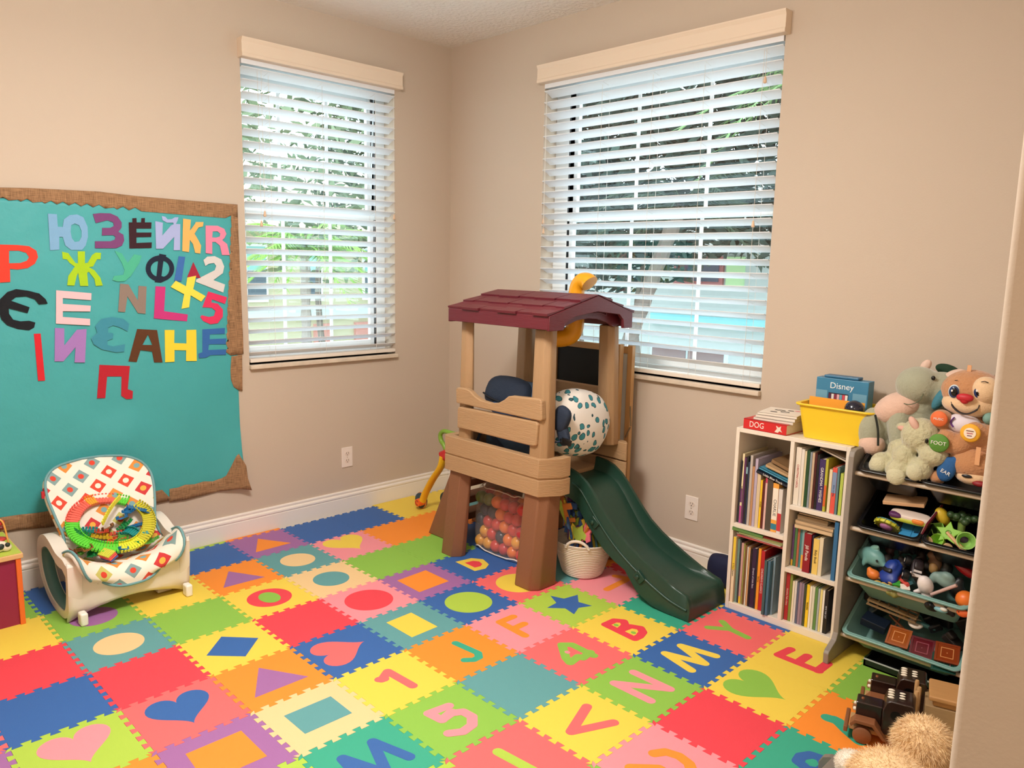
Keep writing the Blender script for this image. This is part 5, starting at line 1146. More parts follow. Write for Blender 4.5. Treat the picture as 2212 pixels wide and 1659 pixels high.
def book(x, t, h, d, col, label, z, yf=.962, tilt=0, text=None, tcol='FFFFFF', tsize=None, rough=.4, group=None, bands=None, spin=0, up=False):
    t_ = t-.0012
    o = empty('book', (x+t/2, yf, z), label, 'book', group); o.rotation_euler = (0, radians(tilt), radians(spin))
    mb = MB(); c = .0014 if t_ < .01 else .002
    mb.b2(-t_/2, -t_/2+c, 0, d, 0, h); mb.b2(t_/2-c, t_/2, 0, d, 0, h); mb.b2(-t_/2+c*.0, t_/2, -.0005, c, 0, h)
    co_ = mb.build('cover', M(col, rough), o)
    mb = MB(); mb.b2(-t_/2+c, t_/2-c, c, d-.003, .002, h-.004); mb.build('pages', PG, o)
    if bands:
        for (b0, b1, bc) in bands:
            mb = MB(); mb.b2(-t_/2+.0006, t_/2-.0006, -.0012, -.0004, h*b0, h*b1); mb.build('spine_band', M(bc, .45), co_)
    if text:
        R = Matrix(((0, 1, 0), (0, 0, -1), (-1, 0, 0))) if not up else Matrix(((0, -1, 0), (0, 0, -1), (1, 0, 0)))
        textm(text, tsize or min(t_*.75, .02), M(tcol, .5), co_, (0, -.0011, h*.5), R, depth=.0004)
    return o
ORD = ['first', 'second', 'third', 'fourth', 'fifth', 'sixth', 'seventh', 'eighth', 'ninth', 'tenth', 'eleventh', 'twelfth', 'thirteenth', 'fourteenth', 'fifteenth', 'sixteenth', 'seventeenth', 'eighteenth', 'nineteenth', 'twentieth']
def row(x0, z, items, where, group, yf=.962):
    x = x0
    for k, it in enumerate(items):
        t, h, d, cname, col = it[:5]; kw = it[5] if len(it) > 5 else {}
        size = 'thin' if t < .009 else ('thick' if t > .02 else 'slim')
        lab = kw.pop('label', None) or '%s %s book, %s from the left %s' % (size, cname, ORD[k], where)
        if len(lab.split()) > 16: lab = lab.replace(' of the bookcase', '').replace(' from the left', ' from left')
        gap = kw.pop('gap', 0); yy = kw.pop('yf', yf)
        book(x+gap, t, h, d, col, lab, z, yf=yy, group=group, **kw); x += t+gap
row(.949, .3845, [
 (.009, .27, .17, 'dark grey', '2A2C33', dict(tilt=1)), (.010, .30, .20, 'cream and magenta', 'E8D9B0', dict(bands=[(.0, .25, 'B0468F'), (.3, .5, '6A3B6E')], text='FANCY', tcol='5A3A2A')),
 (.009, .285, .20, 'purple', '5B2E58'), (.009, .29, .2, 'black', '22262C', dict(bands=[(.75, .85, '8FB8C4')])), (.008, .27, .19, 'navy', '2B3A52'), (.012, .30, .21, 'grey', 'BEB4AC'),
 (.011, .255, .2, 'tan', 'B98A63'), (.013, .29, .21, 'pale lilac', 'B6A9BE'), (.016, .235, .19, 'beige', 'D9C3A2'), (.010, .205, .17, 'yellow', 'F0C42A', dict(text='STORIES', tcol='5A4A10')),
 (.011, .205, .16, 'dark maroon', '5B1F1E'), (.010, .225, .18, 'pale pink with red top', 'E3B8B0', dict(bands=[(.88, 1, 'C23A5A')])), (.024, .215, .18, 'dark grey patterned', '4E463E'),
 (.026, .205, .17, 'orange and white', 'EFA544', dict(bands=[(.25, .9, 'F2E8D8'), (.05, .17, '2F7F98')], text='CHARLIE', tcol='243038', tsize=.018)),
 (.018, .185, .16, 'white and red', 'D9D2CC', dict(bands=[(.05, .45, 'C8343C')], text='BEE', tcol='FFFFFF')),
], 'on the upper left shelf of the bookcase', 'books on the upper left shelf')
row(1.187, .5205, [
 (.022, .235, .19, 'cream and red', 'E9DFD0', dict(text='CHRISTMAS CAROL', tcol='B5382C', tsize=.011)), (.013, .230, .20, 'white with red lettering', 'E3DCD2', dict()), (.009, .225, .18, 'cream', 'DCCDA8'),
 (.013, .23, .18, 'dark green', '1F4A2C'), (.009, .225, .18, 'grey blue', '8A949C'), (.010, .225, .17, 'beige', 'C7AE92'), (.010, .225, .17, 'dark maroon', '4A1A1C'), (.010, .220, .17, 'black', '1B1C20'),
 (.024, .205, .17, 'purple', '3E2C62', dict(label='thick purple book with white title GRANDMA WISHES on the upper right shelf', text='GRANDMA * WISHES', tcol='F2EEE8', tsize=.015)),
 (.011, .21, .17, 'yellow green', 'B9B43C', dict(bands=[(.1, .5, 'D9622E')])), (.012, .172, .16, 'cream', 'E9D8B4', dict(gap=.006)),
 (.018, .182, .16, 'red and blue', 'E4574A', dict(bands=[(.45, .9, '7F96B8')], text='Bible Stories', tcol='2B3A62', tsize=.009)), (.010, .185, .17, 'grey teal', '5E7F86'), (.012, .165, .17, 'lime', 'B7C957', dict(gap=.003)),
], 'on the upper right shelf of the bookcase', 'books on the upper right shelf')
row(.948, .0305, [
 (.014, .292, .20, 'cream and yellow', 'F1DDB8', dict(bands=[(.5, 1, 'EDCB3C')], text='A Fine Dessert', tcol='4A3A1A', yf=.950)), (.012, .283, .20, 'grey green', '6F8F84'), (.007, .28, .2, 'dark grey', '3A3B40'), (.011, .27, .19, 'dusty pink', 'C99E98', dict(bands=[(0, .12, 'EBC534')])),
 (.007, .27, .19, 'olive', '9A9A50'), (.009, .265, .19, 'brown', '7A5A36'), (.006, .26, .19, 'white', 'E8E2D6'), (.009, .26, .19, 'tan', 'C79B6C'), (.009, .25, .19, 'black', '201D22'),
 (.020, .262, .19, 'dark violet', '2E1F3E', dict(text='Dreams of Little Stars', tcol='D9D4E6', tsize=.010)), (.007, .26, .19, 'charcoal', '2B2C30'), (.013, .268, .19, 'orange', 'F09A2C', dict(text='Stories', tcol='6A3A0A', tsize=.009)),
 (.017, .262, .20, 'red', 'B8242C', dict(text="CHILDREN'S CLASSICS", tcol='F2DAD0', tsize=.011)), (.012, .22, .2, 'maroon', '7A1A24'),
 (.013, .235, .22, 'dark teal', '3E5F62', dict(yf=.935)), (.012, .235, .22, 'slate blue', '46718A', dict(yf=.940)), (.010, .25, .2, 'grey blue', '7F98A6'),
], 'on the lower left shelf of the bookcase', 'books on the lower left shelf')
row(1.187, .2585, [
 (.010, .17, .13, 'violet', '6B4A7C', dict(bands=[(0, .15, 'E6B83C')], yf=.985)), (.012, .17, .13, 'green', '4E7A48', dict(yf=.985)), (.010, .165, .13, 'terracotta', 'B5654A', dict(yf=.985)), (.011, .165, .13, 'teal', '3F7F84', dict(yf=.985)),
 (.012, .165, .13, 'orange and blue', '86B0AE', dict(bands=[(0, .35, 'F0B043')], yf=.98)), (.007, .16, .13, 'pale grey', 'B9B7AE', dict(yf=.98)),
 (.030, .160, .14, 'dark red with white dots', '8E1626', dict(yf=.955, text='Jill Panda', tcol='F5ECE4', tsize=.018, label='thick dark red book with white dots on the middle right shelf')), (.006, .155, .13, 'navy', '26304A', dict()),
 (.024, .145, .14, 'cream and yellow', 'EDCB6A', dict(text='Baby Book', tcol='4A3A20', tsize=.013)), (.016, .155, .14, 'cream', 'E3D4B4', dict()),
], 'on the middle right shelf of the bookcase', 'books on the middle right shelf', yf=.962)
book(1.364, .016, .235, .16, '2F6C9C', 'tall blue book standing at the right end of the middle right shelf', .2585, yf=.955, group='books on the middle right shelf')
row(1.187, .0305, [
 (.016, .200, .17, 'red', 'A82A2C', dict(text='Grandma Tells a Story', tcol='EAD2C2', tsize=.008)), (.012, .2, .17, 'olive green', '7F8C3C'), (.009, .175, .16, 'cream', 'E9E0C4'), (.010, .178, .16, 'white', 'D9D5CF'), (.009, .175, .16, 'slate', '5B647C'),
 (.011, .177, .16, 'mauve', '9A8494'), (.010, .177, .16, 'grey violet', '8A7C8E'), (.010, .175, .16, 'dark green', '3D4A33'), (.013, .178, .16, 'bright yellow', 'F2CC2A', dict(text='READERS', tcol='4A3A10', tsize=.008)),
 (.010, .176, .16, 'ivory', 'EDE6D2'), (.011, .177, .16, 'white and green', 'DAD9C4'), (.012, .178, .16, 'leaf green', '5E8A4A'), (.009, .176, .16, 'sky grey', 'A8B4B8'), (.010, .176, .16, 'pale yellow', 'E6D88A'),
 (.009, .175, .16, 'off white', 'EFEAE0'), (.015, .178, .16, 'black', '17181E', dict(text='PETE THE CAT', tcol='C8CCD8', tsize=.008)),
], 'on the lowest right shelf of the bookcase', 'books on the lowest right shelf')
def flat(name, c, d, rz, cover, label, group, tilt=(0, 0), text=None, spinecol=None, tcol='FFFFFF', tsize=.014):
    """book lying flat: d = (x, y, thickness), spine toward the viewer (-Y)"""
    o = empty('book', c, label, 'book', group); o.rotation_euler = (radians(tilt[0]), radians(tilt[1]), radians(rz))
    x, y, t = d; mb = MB(); k = .002
    mb.b2(-x/2, x/2, -y/2, y/2, 0, k); mb.b2(-x/2, x/2, -y/2, y/2, t-k, t); mb.b2(-x/2, x/2, -y/2, -y/2+k, 0, t); co_ = mb.build('cover', M(cover, .4), o)
    mb = MB(); mb.b2(-x/2+.003, x/2-.003, -y/2+k, y/2-.004, k, t-k); mb.build('pages', PG, o)
    if text: textm(text, tsize, M(tcol, .5), co_, (0, -y/2-.0004, t/2), FRONT_Y, depth=.0004)
    return o
# piles lying on top of the rows
g = 'books lying on top of the upper left row'
flat('b', (1.098, 1.040, .600), (.150, .17, .013), 0, '1E2A3C', 'dark navy book with white title LITTLE BLUE TRUCK lying slanted on the upper left row', g, (0, 15), 'Little Blue Truck', tcol='F4F0E8', tsize=.013)
flat('b', (1.100, 1.047, .6155), (.140, .17, .010), 0, '4C97B4', 'sky blue book lying on the dark navy titled book', g, (0, 15))
flat('b', (1.108, 1.055, .630), (.120, .16, .012), 4, 'C9A57A', 'tan book second from the top of the slanted pile', g, (0, 16))
flat('b', (1.118, 1.07, .648), (.100, .15, .016), -3, '8A6A48', 'brown board book topmost of the slanted pile', g, (0, 17))
g = 'books lying on top of the lower left row'
flat('b', (1.062, 1.045, .330), (.200, .20, .008), 3, 'C05A5C', 'pinkish red book lowest of the pile above the lower left row', g, (0, 1.5), )
flat('b', (1.062, 1.045, .3385), (.198, .20, .004), -1, 'E9DEC8', 'white magazine second in the pile above the lower left row', g, (0, 1.5))
flat('b', (1.065, 1.04, .343), (.19, .19, .007), 2, 'A9B070', 'pale green book with cream pages in the middle of the lower left pile', g, (0, 1.2))
flat('b', (1.09, 1.045, .3505), (.145, .18, .004), 5, 'C44A44', 'small red booklet under the green book on the lower left pile', g, (0, 1))
flat('b', (1.005, 1.035, .3505), (.135, .185, .014), 4, '5F8A4A', 'green clothbound book topmost of the lower left pile', g, (0, 3))
g = 'books lying on top of the middle right row'
flat('b', (1.275, 1.04, .4265), (.150, .15, .016), 2, 'D9BC94', 'cream board book lowest in the pile of the middle right shelf', g)
flat('b', (1.280, 1.045, .443), (.155, .15, .014), -2, 'CDAE88', 'tan board book second in the pile of the middle right shelf', g)
flat('b', (1.262, 1.05, .4575), (.120, .14, .022), 3, '9A8264', 'brown thick book third in the pile of the middle right shelf', g)
flat('b', (1.285, 1.05, .480), (.150, .14, .010), 0, 'B9A58A', 'beige book topmost in the pile of the middle right shelf', g)
flat('b', (1.328, 1.05, .742), (.115, .15, .010), 0, 'C4B4A2', 'slanted beige book leaning over the upper right row', 'books lying on top of the upper right row', (0, 17))
# on top of the bookcase
o = flat('b', (1.055, 1.035, .7955), (.190, .175, .042), -2, 'D22A2C', 'thick red book with DOG on its spine lying on top of the bookcase', 'books on top of the bookcase')
textm('DOG', .034, M('F5EDE4', .5), o.children[0] if o.children[0].name.startswith('cover') else o.children[1], (-.035, -.0882, .021), FRONT_Y @ RZ(0), depth=.0004, sx=.85)
mb = MB(); mb.prism([[(.045, .008), (.055, .022), (.050, .034), (.062, .028), (.072, .034), (.070, .020), (.078, .010), (.066, .014), (.060, .006)]], lambda a, b_, q: (a, q, b_), -.0885, -.0875); mb.build('dog_picture', M('E9DACA', .5), o)
flat('b', (1.075, 1.045, .8380), (.165, .17, .010), 3, 'E6DCD0', 'white board book on the red DOG book', 'books on top of the bookcase')
flat('b', (1.077, 1.047, .8485), (.160, .165, .012), 6, 'EADFD2', 'white board book with pink page edges second from the top', 'books on top of the bookcase')
q = flat('b', (1.080, 1.047, .8610), (.158, .16, .010), 8, 'EFE4D6', 'white board book with dark doodles topmost on the bookcase pile', 'books on top of the bookcase')
mb = MB()
for (x, y, a, b_) in ((-.02, .02, .022, .008), (.01, -.01, .018, .01), (-.03, -.03, .014, .006), (.02, .035, .012, .005)):
    mb.tube([(x+a*cos(t), y+b_*sin(t), .0102) for t in [2*pi*k/10 for k in range(10)]], .0012, 4, close=True)
mb.build('doodles', M('3A332E', .6), q)
mb = MB(); mb.ell((.045, .045, .0102), (.014, .009, .0006)); mb.build('pink_spot', M('D9747A', .6), q)
# yellow tub
YT = M('F3CE2C', .35, sub=.05)
def tub(name, W_, L_, H_, mat, parent, wt=.003, taper=.82, rim=.012, cr=.03, rimr=.004, rimmat=None):
    """open tub, rim plane at z=0, front edge at y=0, going back to L_; hangs down H_"""
    mb = MB()
    def rr(w_, l, c, z, cy):
        out = []
        for (sx, sy, a0) in ((1, 1, 0), (-1, 1, 90), (-1, -1, 180), (1, -1, 270)):
            for k in range(6): a = radians(a0+90*k/5); out.append((sx*(w_/2-c)+c*cos(a), cy+sy*(l/2-c)+c*sin(a), z))
        return out
    rings = [rr(W_, L_, cr, -.008, L_/2), rr(W_, L_, cr, 0, L_/2), rr(W_-2*rim, L_-2*rim, cr*.8, 0, L_/2), rr(W_-2*rim-.002, L_-2*rim-.002, cr*.8, -.006, L_/2), rr(W_*taper-2*rim, L_*taper-2*rim, cr*.7, -H_+wt, L_/2)]
    outr = [rr(W_-.004, L_-.004, cr, -.008, L_/2), rr(W_-2*rim+2*wt, L_-2*rim+2*wt, cr*.8, -.009, L_/2), rr(W_*taper-2*rim+2*wt, L_*taper-2*rim+2*wt, cr*.7, -H_, L_/2)]
    seq = outr[::-1]+rings; n = 24; vs = [p for r_ in seq for p in r_]
    fs = [(i*n+k, i*n+(k+1) % n, (i+1)*n+(k+1) % n, (i+1)*n+k) for i in range(len(seq)-1) for k in range(n)]
    fs += [tuple(range(n-1, -1, -1)), tuple((len(seq)-1)*n+k for k in range(n))]
    mb.add(vs, fs); b_ = mb.build(name, mat, parent, smooth=40)
    mb = MB(); mb.tube(rr(W_, L_, cr, -.003, L_/2), rimr, 8, close=True); mb.build('rim', rimmat or mat, parent, smooth=60)
    return b_
t = empty('storage_tub', (1.315, .955, .932), 'bright yellow plastic tub on top of the bookcase', 'tub')
tub('tub_body', .300, .225, .136, YT, t, taper=.86, rim=.012)
# book box, orange card and ball in the tub
t = empty('book_box', (1.292, 1.115, .812), 'blue box set of mini books printed Disney standing in the yellow tub', 'book box')
mb = MB(); mb.b2(-.102, .102, -.028, .028, 0, .215); bb = mb.build('box', M('3E83A8', .4), t, bevel=.002)
mb = MB(); mb.b2(-.075, .06, -.024, .024, .216, .226); mb.build('carry_handle', M('2F6C92', .4), t, bevel=.003)
mb = MB(); mb.b2(-.05, .028, -.0292, -.0282, .10, .158); mb.build('box_window', M('2A1E2E', .5), t)
for k, c in enumerate(('5A2A4A', 'E8E4E0', '8A3048', 'E6B2B8', '6FA7BC', 'D94A58', 'F2EDE4')):
    mb = MB(); mb.b2(-.048+k*.0108, -.048+k*.0108+.0095, -.0302, -.0293, .10, .154); mb.build('mini_book_spine', M(c, .5), t)
textm('Disney', .034, M('EEF4F6', .5), bb, (.0, -.0286, .186), FRONT_Y, depth=.0005)
for a_, b_ in ((-.100, -.055), (.045, .098)): mb = MB(); mb.b2(a_, b_, -.0290, -.0283, .02, .165); mb.build('picture_panel', M('6FA3BC', .5), t)
mb = MB(); mb.b2(-.108, .108, -.001, .001, 0, .136); o = mb.build('card', M('F3A42C', .5)); o.location = (1.290, 1.045, .815); o.rotation_euler = (radians(-4), 0, 0); tag(o, 'plain orange card standing in the yellow tub', 'card')
mb = MB(); mb.ell((0, 0, 0), (.036, .036, .036)); o = mb.build('toy_ball', M('14182E', .15, coat=.5), smooth=180); o.location = (1.372, 1.022, .926); tag(o, 'shiny dark navy ball in the yellow tub', 'ball')

# ---------------------------------------------------------------- toy rack
GP = M('8E857C', .5, bump=.1, bscale=300, var=.05, vscale=40); ROD = M('CDBBA6', .4); BLB = M('121316', .25); AQB = M('79A39C', .35)
K2 = empty('toy_rack', (1.85, 1.0, 0), 'grey toy storage rack with slanted bins between the bookcase and the right wall', 'toy rack'); ro2 = Vector((1.85, 1.0, 0))
def KRB(): mb = MB(); mb.tf = Matrix.Translation(-ro2); return mb
panel = [(.790, 0), (1.20, 0), (1.20, .785), (1.18, .805), (.885, .805), (.868, .797), (.862, .78), (.862, .10), (.850, .075), (.795, .050), (.788, .040)]
for x0 in (1.428, 2.270):
    mb = KRB(); yz(mb, [panel], x0, x0+.020); mb.build('side_panel', GP, K2, bevel=.003, seg=2)
RODS = [(.717, .86), (.507, .65), (.311, .45), (.088, .23)]
mb = KRB()
for zf, zb_ in RODS:
    mb.tube([(1.448, .893, zf), (2.270, .893, zf)], .0085, 10); mb.tube([(1.448, 1.150, zb_-.0), (2.270, 1.150, zb_-.0)], .0085, 10)
mb.build('rods', ROD, K2, smooth=60)
def bin_(x0, w_, zf, mat, label, L_=.29, H_=.115, tilt=29, yf=.872, group='bins on the toy rack'):
    t = empty('storage_bin', (x0+w_/2, yf, zf), label, 'bin', group); t.rotation_euler = (radians(tilt), 0, 0)
    tub('bin_body', w_, L_, H_, mat, t, taper=.80, rim=.010, cr=.022, rimr=.0048); return t
bin_(1.460, .205, .737, BLB, 'black bin under the plush animals, left one on the top row')
bin_(1.672, .205, .737, BLB, 'black bin under the plush puppy face, right of the other top row bin')
bin_(1.884, .205, .737, BLB, 'black top row bin cut off by the right wall')
bin_(1.474, .212, .527, BLB, 'black bin with the blue toy panel on the second row')
bin_(1.694, .200, .527, BLB, 'black bin with lime green toys on the second row')
bin_(1.900, .200, .527, BLB, 'black second row bin cut off by the right wall')
bin_(1.455, .40, .331, AQB, 'aqua bin with the dolphin and small cars on the third row', H_=.13)
bin_(1.862, .38, .331, AQB, 'aqua third row bin behind the right wall edge', H_=.13)
bin_(1.455, .40, .108, AQB, 'aqua bin with magnetic squares on the lowest row', H_=.098)
bin_(1.862, .38, .108, AQB, 'aqua lowest row bin behind the right wall edge', H_=.098)
# black tray on the floor below
t = empty('floor_tray', (1.84, .98, 0), 'black low tray on the floor under the toy rack', 'tray')
mb = MB(); mb.b2(-.30, .40, -.095, -.088, 0, .030); mb.b2(-.30, .40, .09, .097, 0, .030); mb.b2(-.30, -.293, -.095, .097, 0, .03); mb.b2(.393, .40, -.095, .097, 0, .03); mb.b2(-.30, .40, -.095, .097, 0, .006); mb.build('tray_body', BLB, t)
mb = MB(); mb.b2(-.30, .40, -.0965, -.0945, .026, .031); mb.build('tray_edge', M('B9B9BC', .3), t)
# ---------------------------------------------------------------- toys in the bins
def toy(name, loc, label, cat, group='toys in the bins', rot=(0, 0, 0), sc=1):
    e = empty(name, loc, label, cat, group); e.rotation_euler = tuple(radians(a) for a in rot); e.scale = (sc, sc, sc); return e
def part(n, mb, col, par, rough=.45, smooth=60, **k): return mb.build(n, M(col, rough), par, smooth=smooth, **k)
# second row, left bin
t = toy('wooden_plank', (1.598, .98, .622), 'pale wooden plank on top of the toys in the left second row bin', 'plank', rot=(10, -6, 8)); mb = MB(); mb.b2(-.068, .068, -.035, .035, 0, .014); part('plank', mb, 'D9AE84', t, smooth=None, bevel=.002)
t = toy('toy_phone', (1.628, .955, .572), 'white and lime toy phone with purple and orange ends in the left second row bin', 'toy phone', rot=(12, 3, 6))
mb = MB(); mb.ell((0, 0, .012), (.066, .028, .012), p=.55); part('shell', mb, 'E8D8CC', t); mb = MB(); mb.ell((0, -.002, .003), (.065, .030, .010), p=.55); part('lower_shell', mb, 'B9C23A', t)
mb = MB(); mb.ell((-.045, -.018, .014), (.022, .014, .009), p=.6); part('purple_grip', mb, '5B2A5E', t); mb = MB(); mb.ell((.030, -.022, .010), (.020, .012, .009), p=.6); part('orange_grip', mb, 'EE8A36', t)
t = toy('ring_toy', (1.555, .940, .528), 'yellow-green toothed ring toy with a pink middle in the left second row bin', 'ring toy', rot=(-38, 14, 10))
mb = MB(); mb.lathe([(.024, 0), (.040, 0), (.043, .006), (.040, .012), (.024, .012), (.022, .006), (.024, 0)], n=24); part('ring', mb, 'CFCB3C', t); mb = MB(); mb.lathe([(.0, .018), (.041, .016), (.042, .012), (0, .012)], n=24); part('back_disc', mb, '4A7F92', t)
mb = MB(); mb.ell((0, 0, 0), (.023, .023, .012)); part('pink_dome', mb, 'C77FB0', t)
mb = MB()
for k in range(14): a = 2*pi*k/14; mb.box((.043*cos(a), .043*sin(a), .006), (.004, .003, .013), RZ(a))
part('teeth', mb, 'A8A62E', t, smooth=None)
t = toy('activity_board', (1.640, .955, .528), 'sky blue plastic toy panel lying in the left second row bin', 'toy panel', rot=(24, -4, 4)); mb = MB(); mb.b2(-.042, .040, -.050, .055, -.008, .0); part('panel', mb, '3E93C8', t, smooth=None, bevel=.003)
mb = MB(); mb.b2(.005, .020, -.005, .003, 0, .002); part('slot', mb, '16324A', t, smooth=None); mb = MB(); mb.b2(-.042, .040, -.001, 0, 0, .0008); mb.b2(-.002, 0, -.05, .055, 0, .0008); part('seams', mb, '2A6E9C', t, smooth=None)
t = toy('picture_book', (1.688, .960, .560), 'dark red thin book standing at the right side of the left second row bin', 'book', rot=(20, 20, 4)); mb = MB(); mb.b2(-.003, .003, -.060, .075, -.045, .055); part('cover', mb, '6E1C2C', t, smooth=None)
mb = MB(); mb.b2(-.0045, -.003, -.058, .072, -.044, .053); part('pages', mb, 'D9CFC4', t, smooth=None)
# second row, right bin
t = toy('star_toy', (1.760, .935, .560), 'lime green plastic star in the right second row bin', 'star toy', rot=(58, 0, 5)); pts = []
for k in range(10): a = pi/2+pi*k/5; r = .043 if k % 2 == 0 else .022; pts.append((r*cos(a), r*sin(a)))
mb = MB(); mb.prism([pts], lambda a, b_, q: (a, b_, q), -.004, .004); part('star', mb, '8CC63A', t, smooth=None, bevel=.002); mb = MB(); mb.tube([(.008*cos(a), .008*sin(a), .005) for a in [2*pi*k/12 for k in range(12)]], .0015, 5, close=True); part('boss', mb, '5E9426', t)
for (x, y, z, r, lab, cc, rt_) in ((1.715, .965, .548, .030, 'lime green square cup beside the star in the right second row bin', '93C85A', (40, 20, 0)), (1.737, .925, .522, .026, 'round lime green cup at the front of the right second row bin', '8CC63A', (50, -30, 0)), (1.815, .935, .545, .030, 'pale lime cup at the right of the star', '9ED06A', (60, 30, 0))):
    t = toy('toy_cup', (x, y, z), lab, 'toy cup', rot=rt_); mb = MB(); mb.lathe([(.6*r, -r*.7), (r, r*.7), (r*.9, r*.7), (.52*r, -r*.6), (0, -r*.6)], n=4 if 'square' in lab else 20); part('cup', mb, cc, t, smooth=40)
t = toy('toy_lemon', (1.722, .985, .600), 'yellow toy lemon on the heap in the right second row bin', 'toy lemon', rot=(0, 60, 20)); mb = MB(); mb.ell((0, 0, 0), (.034, .022, .022)); mb.ell((.032, 0, 0), (.010, .008, .008)); part('lemon', mb, 'D9B82E', t, remesh=.004, smoothm=2)
t = toy('toy_broccoli', (1.785, .985, .610), 'dark green toy broccoli behind the lime star', 'toy vegetable'); mb = MB()
for k in range(14): a = k*2.4; r = .030*math.sqrt(k/14); mb.ell((r*cos(a)*1.4, r*sin(a), .008*cos(k)), (.013, .013, .012), nu=10, nv=7)
part('florets', mb, '36502C', t); mb = MB(); mb.tube([(0, 0, -.05), (0, 0, 0)], .012, 10); part('stalk', mb, '7F9A4A', t)
for (x, z, lab) in ((1.701, .520, 'wooden toy wheel at the left front of the right second row bin'), (1.765, .512, 'wooden toy wheel at the front middle of the right second row bin')):
    t = toy('wooden_disc_toy', (x, .915, z), lab, 'toy wheel', rot=(75, 0, 35)); mb = MB(); mb.lathe([(0, -.008), (.017, -.008), (.018, -.004), (.018, .006), (.016, .009), (0, .009)], n=20); part('wheel', mb, 'DDB68A', t, smooth=40)
t = toy('wooden_dowel', (1.795, .920, .535), 'wooden dowel stick slanting over the right second row bin', 'dowel', rot=(0, 32, -20)); mb = MB(); mb.tube([(-.05, 0, 0), (.05, 0, 0)], .007, 10); part('dowel', mb, 'D8A878', t)
t = toy('purple_toy', (1.800, .955, .545), 'small dark purple toy beside the wooden dowel', 'toy'); mb = MB(); mb.ell((0, 0, 0), (.018, .014, .014)); part('body', mb, '4A2A5E', t)
# third row aqua bin
t = toy('toy_dolphin', (1.515, .955, .398), 'aqua rubber dolphin at the left end of the third row bin', 'toy dolphin', rot=(0, 10, -20))
mb = MB(); mb.ell((0, 0, 0), (.052, .030, .034)); mb.ell((.045, 0, -.006), (.022, .012, .010)); mb.ell((-.035, 0, -.012), (.03, .02, .024)); mb.ell((.0, -.0, .032), (.022, .006, .018), RY(radians(-35))); mb.ell((-.012, -.026, -.024), (.010, .006, .022)); part('body', mb, '6FA39E', t, remesh=.005, smoothm=2)
mb = MB(); mb.ell((.036, -.024, .006), (.005, .003, .005)); part('eye', mb, '111416', t); mb = MB(); mb.ell((.0, -.006, .040), (.020, .005, .009), RY(radians(-35))); part('fin', mb, '8CC4BC', t)
t = toy('toy_car', (1.590, .935, .368), 'dark blue toy beetle-shaped car with tan headlights in the third row bin', 'toy car', rot=(48, 0, -22))
mb = MB(); mb.ell((0, 0, 0), (.032, .052, .018), p=.8); mb.ell((0, .012, .016), (.024, .028, .016), p=.85); mb.ell((-.026, -.026, -.002), (.012, .020, .014)); mb.ell((.026, -.026, -.002), (.012, .020, .014)); part('body', mb, '1E3C94', t, remesh=.004, smoothm=2)
mb = MB(); mb.ell((0, -.006, .023), (.019, .010, .007), p=.6); part('windscreen', mb, '0E1016', t)
for x in (-.026, .026):
    mb = MB(); mb.ell((x, -.044, .004), (.009, .004, .008)); part('headlight', mb, 'C79A5E', t)
    for y in (-.03, .03): mb = MB(); mb.lathe([(0, -.005), (.012, -.005), (.012, .005), (0, .005)], (x*1.15, y, -.012), 14, RY(pi/2)); part('wheel', mb, '141416', t)
t = toy('monster_truck', (1.668, .945, .395), 'black and white toy monster truck in the middle of the third row bin', 'toy truck', rot=(50, 10, 25))
mb = MB(); mb.ell((0, 0, .012), (.020, .038, .012), p=.6); mb.ell((0, .008, .026), (.015, .016, .010), p=.6); part('body', mb, '2A2023', t)
mb = MB(); mb.b2(-.014, .014, -.034, -.024, .020, .025); mb.b2(-.013, .013, -.018, -.010, .021, .026); part('white_stripes', mb, 'D8CFCB', t, smooth=None)
for x in (-.030, .030):
    for y in (-.028, .028):
        mb = MB(); mb.lathe([(0, -.009), (.018, -.009), (.020, 0), (.018, .009), (0, .009)], (x, y, -.004), 18, RY(pi/2)); wv = part('wheel', mb, '0F0F11', t); mb = MB(); mb.lathe([(0, 0), (.008, 0), (.006, .002), (0, .002)], (x+(.009 if x > 0 else -.011), y, -.004), 12, RY(pi/2)); part('wheel_cap', mb, 'C9C2BC', wv)
mb = MB(); mb.tube([(-.008, -.03, .02), (-.028, -.035, .055)], .003, 5); part('tail_fin', mb, 'B9AAA6', t)
t = toy('chevron_block', (1.637, .930, .350), 'coral and blue chevron block beside the monster truck', 'toy block', rot=(30, 0, -35))
for k, c in ((0, 'E2574C'), (1, '4A8C9A')):
    mb = MB(); o_ = k*.014; mb.prism([[(-.03+o_, .028), (-.03+o_+.012, .028), (-.03+o_+.012, 0), (.03, -.0+0-.0), (.03, -.014), (-.03+o_, -.014+0)]] if False else [[(-.030+o_, .030), (-.018+o_, .030), (-.018+o_, -.002+o_), (.030, -.002+o_), (.030, -.014+o_), (-.030+o_, -.014+o_)]], lambda a, b_, q: (a, b_, q), -.006, .006); part('layer', mb, c, t, smooth=None)
t = toy('green_block', (1.617, .912, .332), 'bright green cube at the front rim of the third row bin', 'toy block', rot=(25, 0, 20)); mb = MB(); mb.b2(-.013, .013, -.013, .013, -.013, .013); part('cube', mb, '3FA23A', t, smooth=None, bevel=.0015)
t = toy('white_block', (1.648, .908, .327), 'white cube beside the green cube in the third row bin', 'toy block', rot=(25, 0, 30)); mb = MB(); mb.b2(-.015, .015, -.013, .013, -.013, .013); part('cube', mb, 'EDE6DC', t, smooth=None, bevel=.0015)
t = toy('rabbit_figure', (1.712, .925, .350), 'white rubber rabbit figure lying face down in the third row bin', 'toy rabbit', rot=(20, -18, 12))
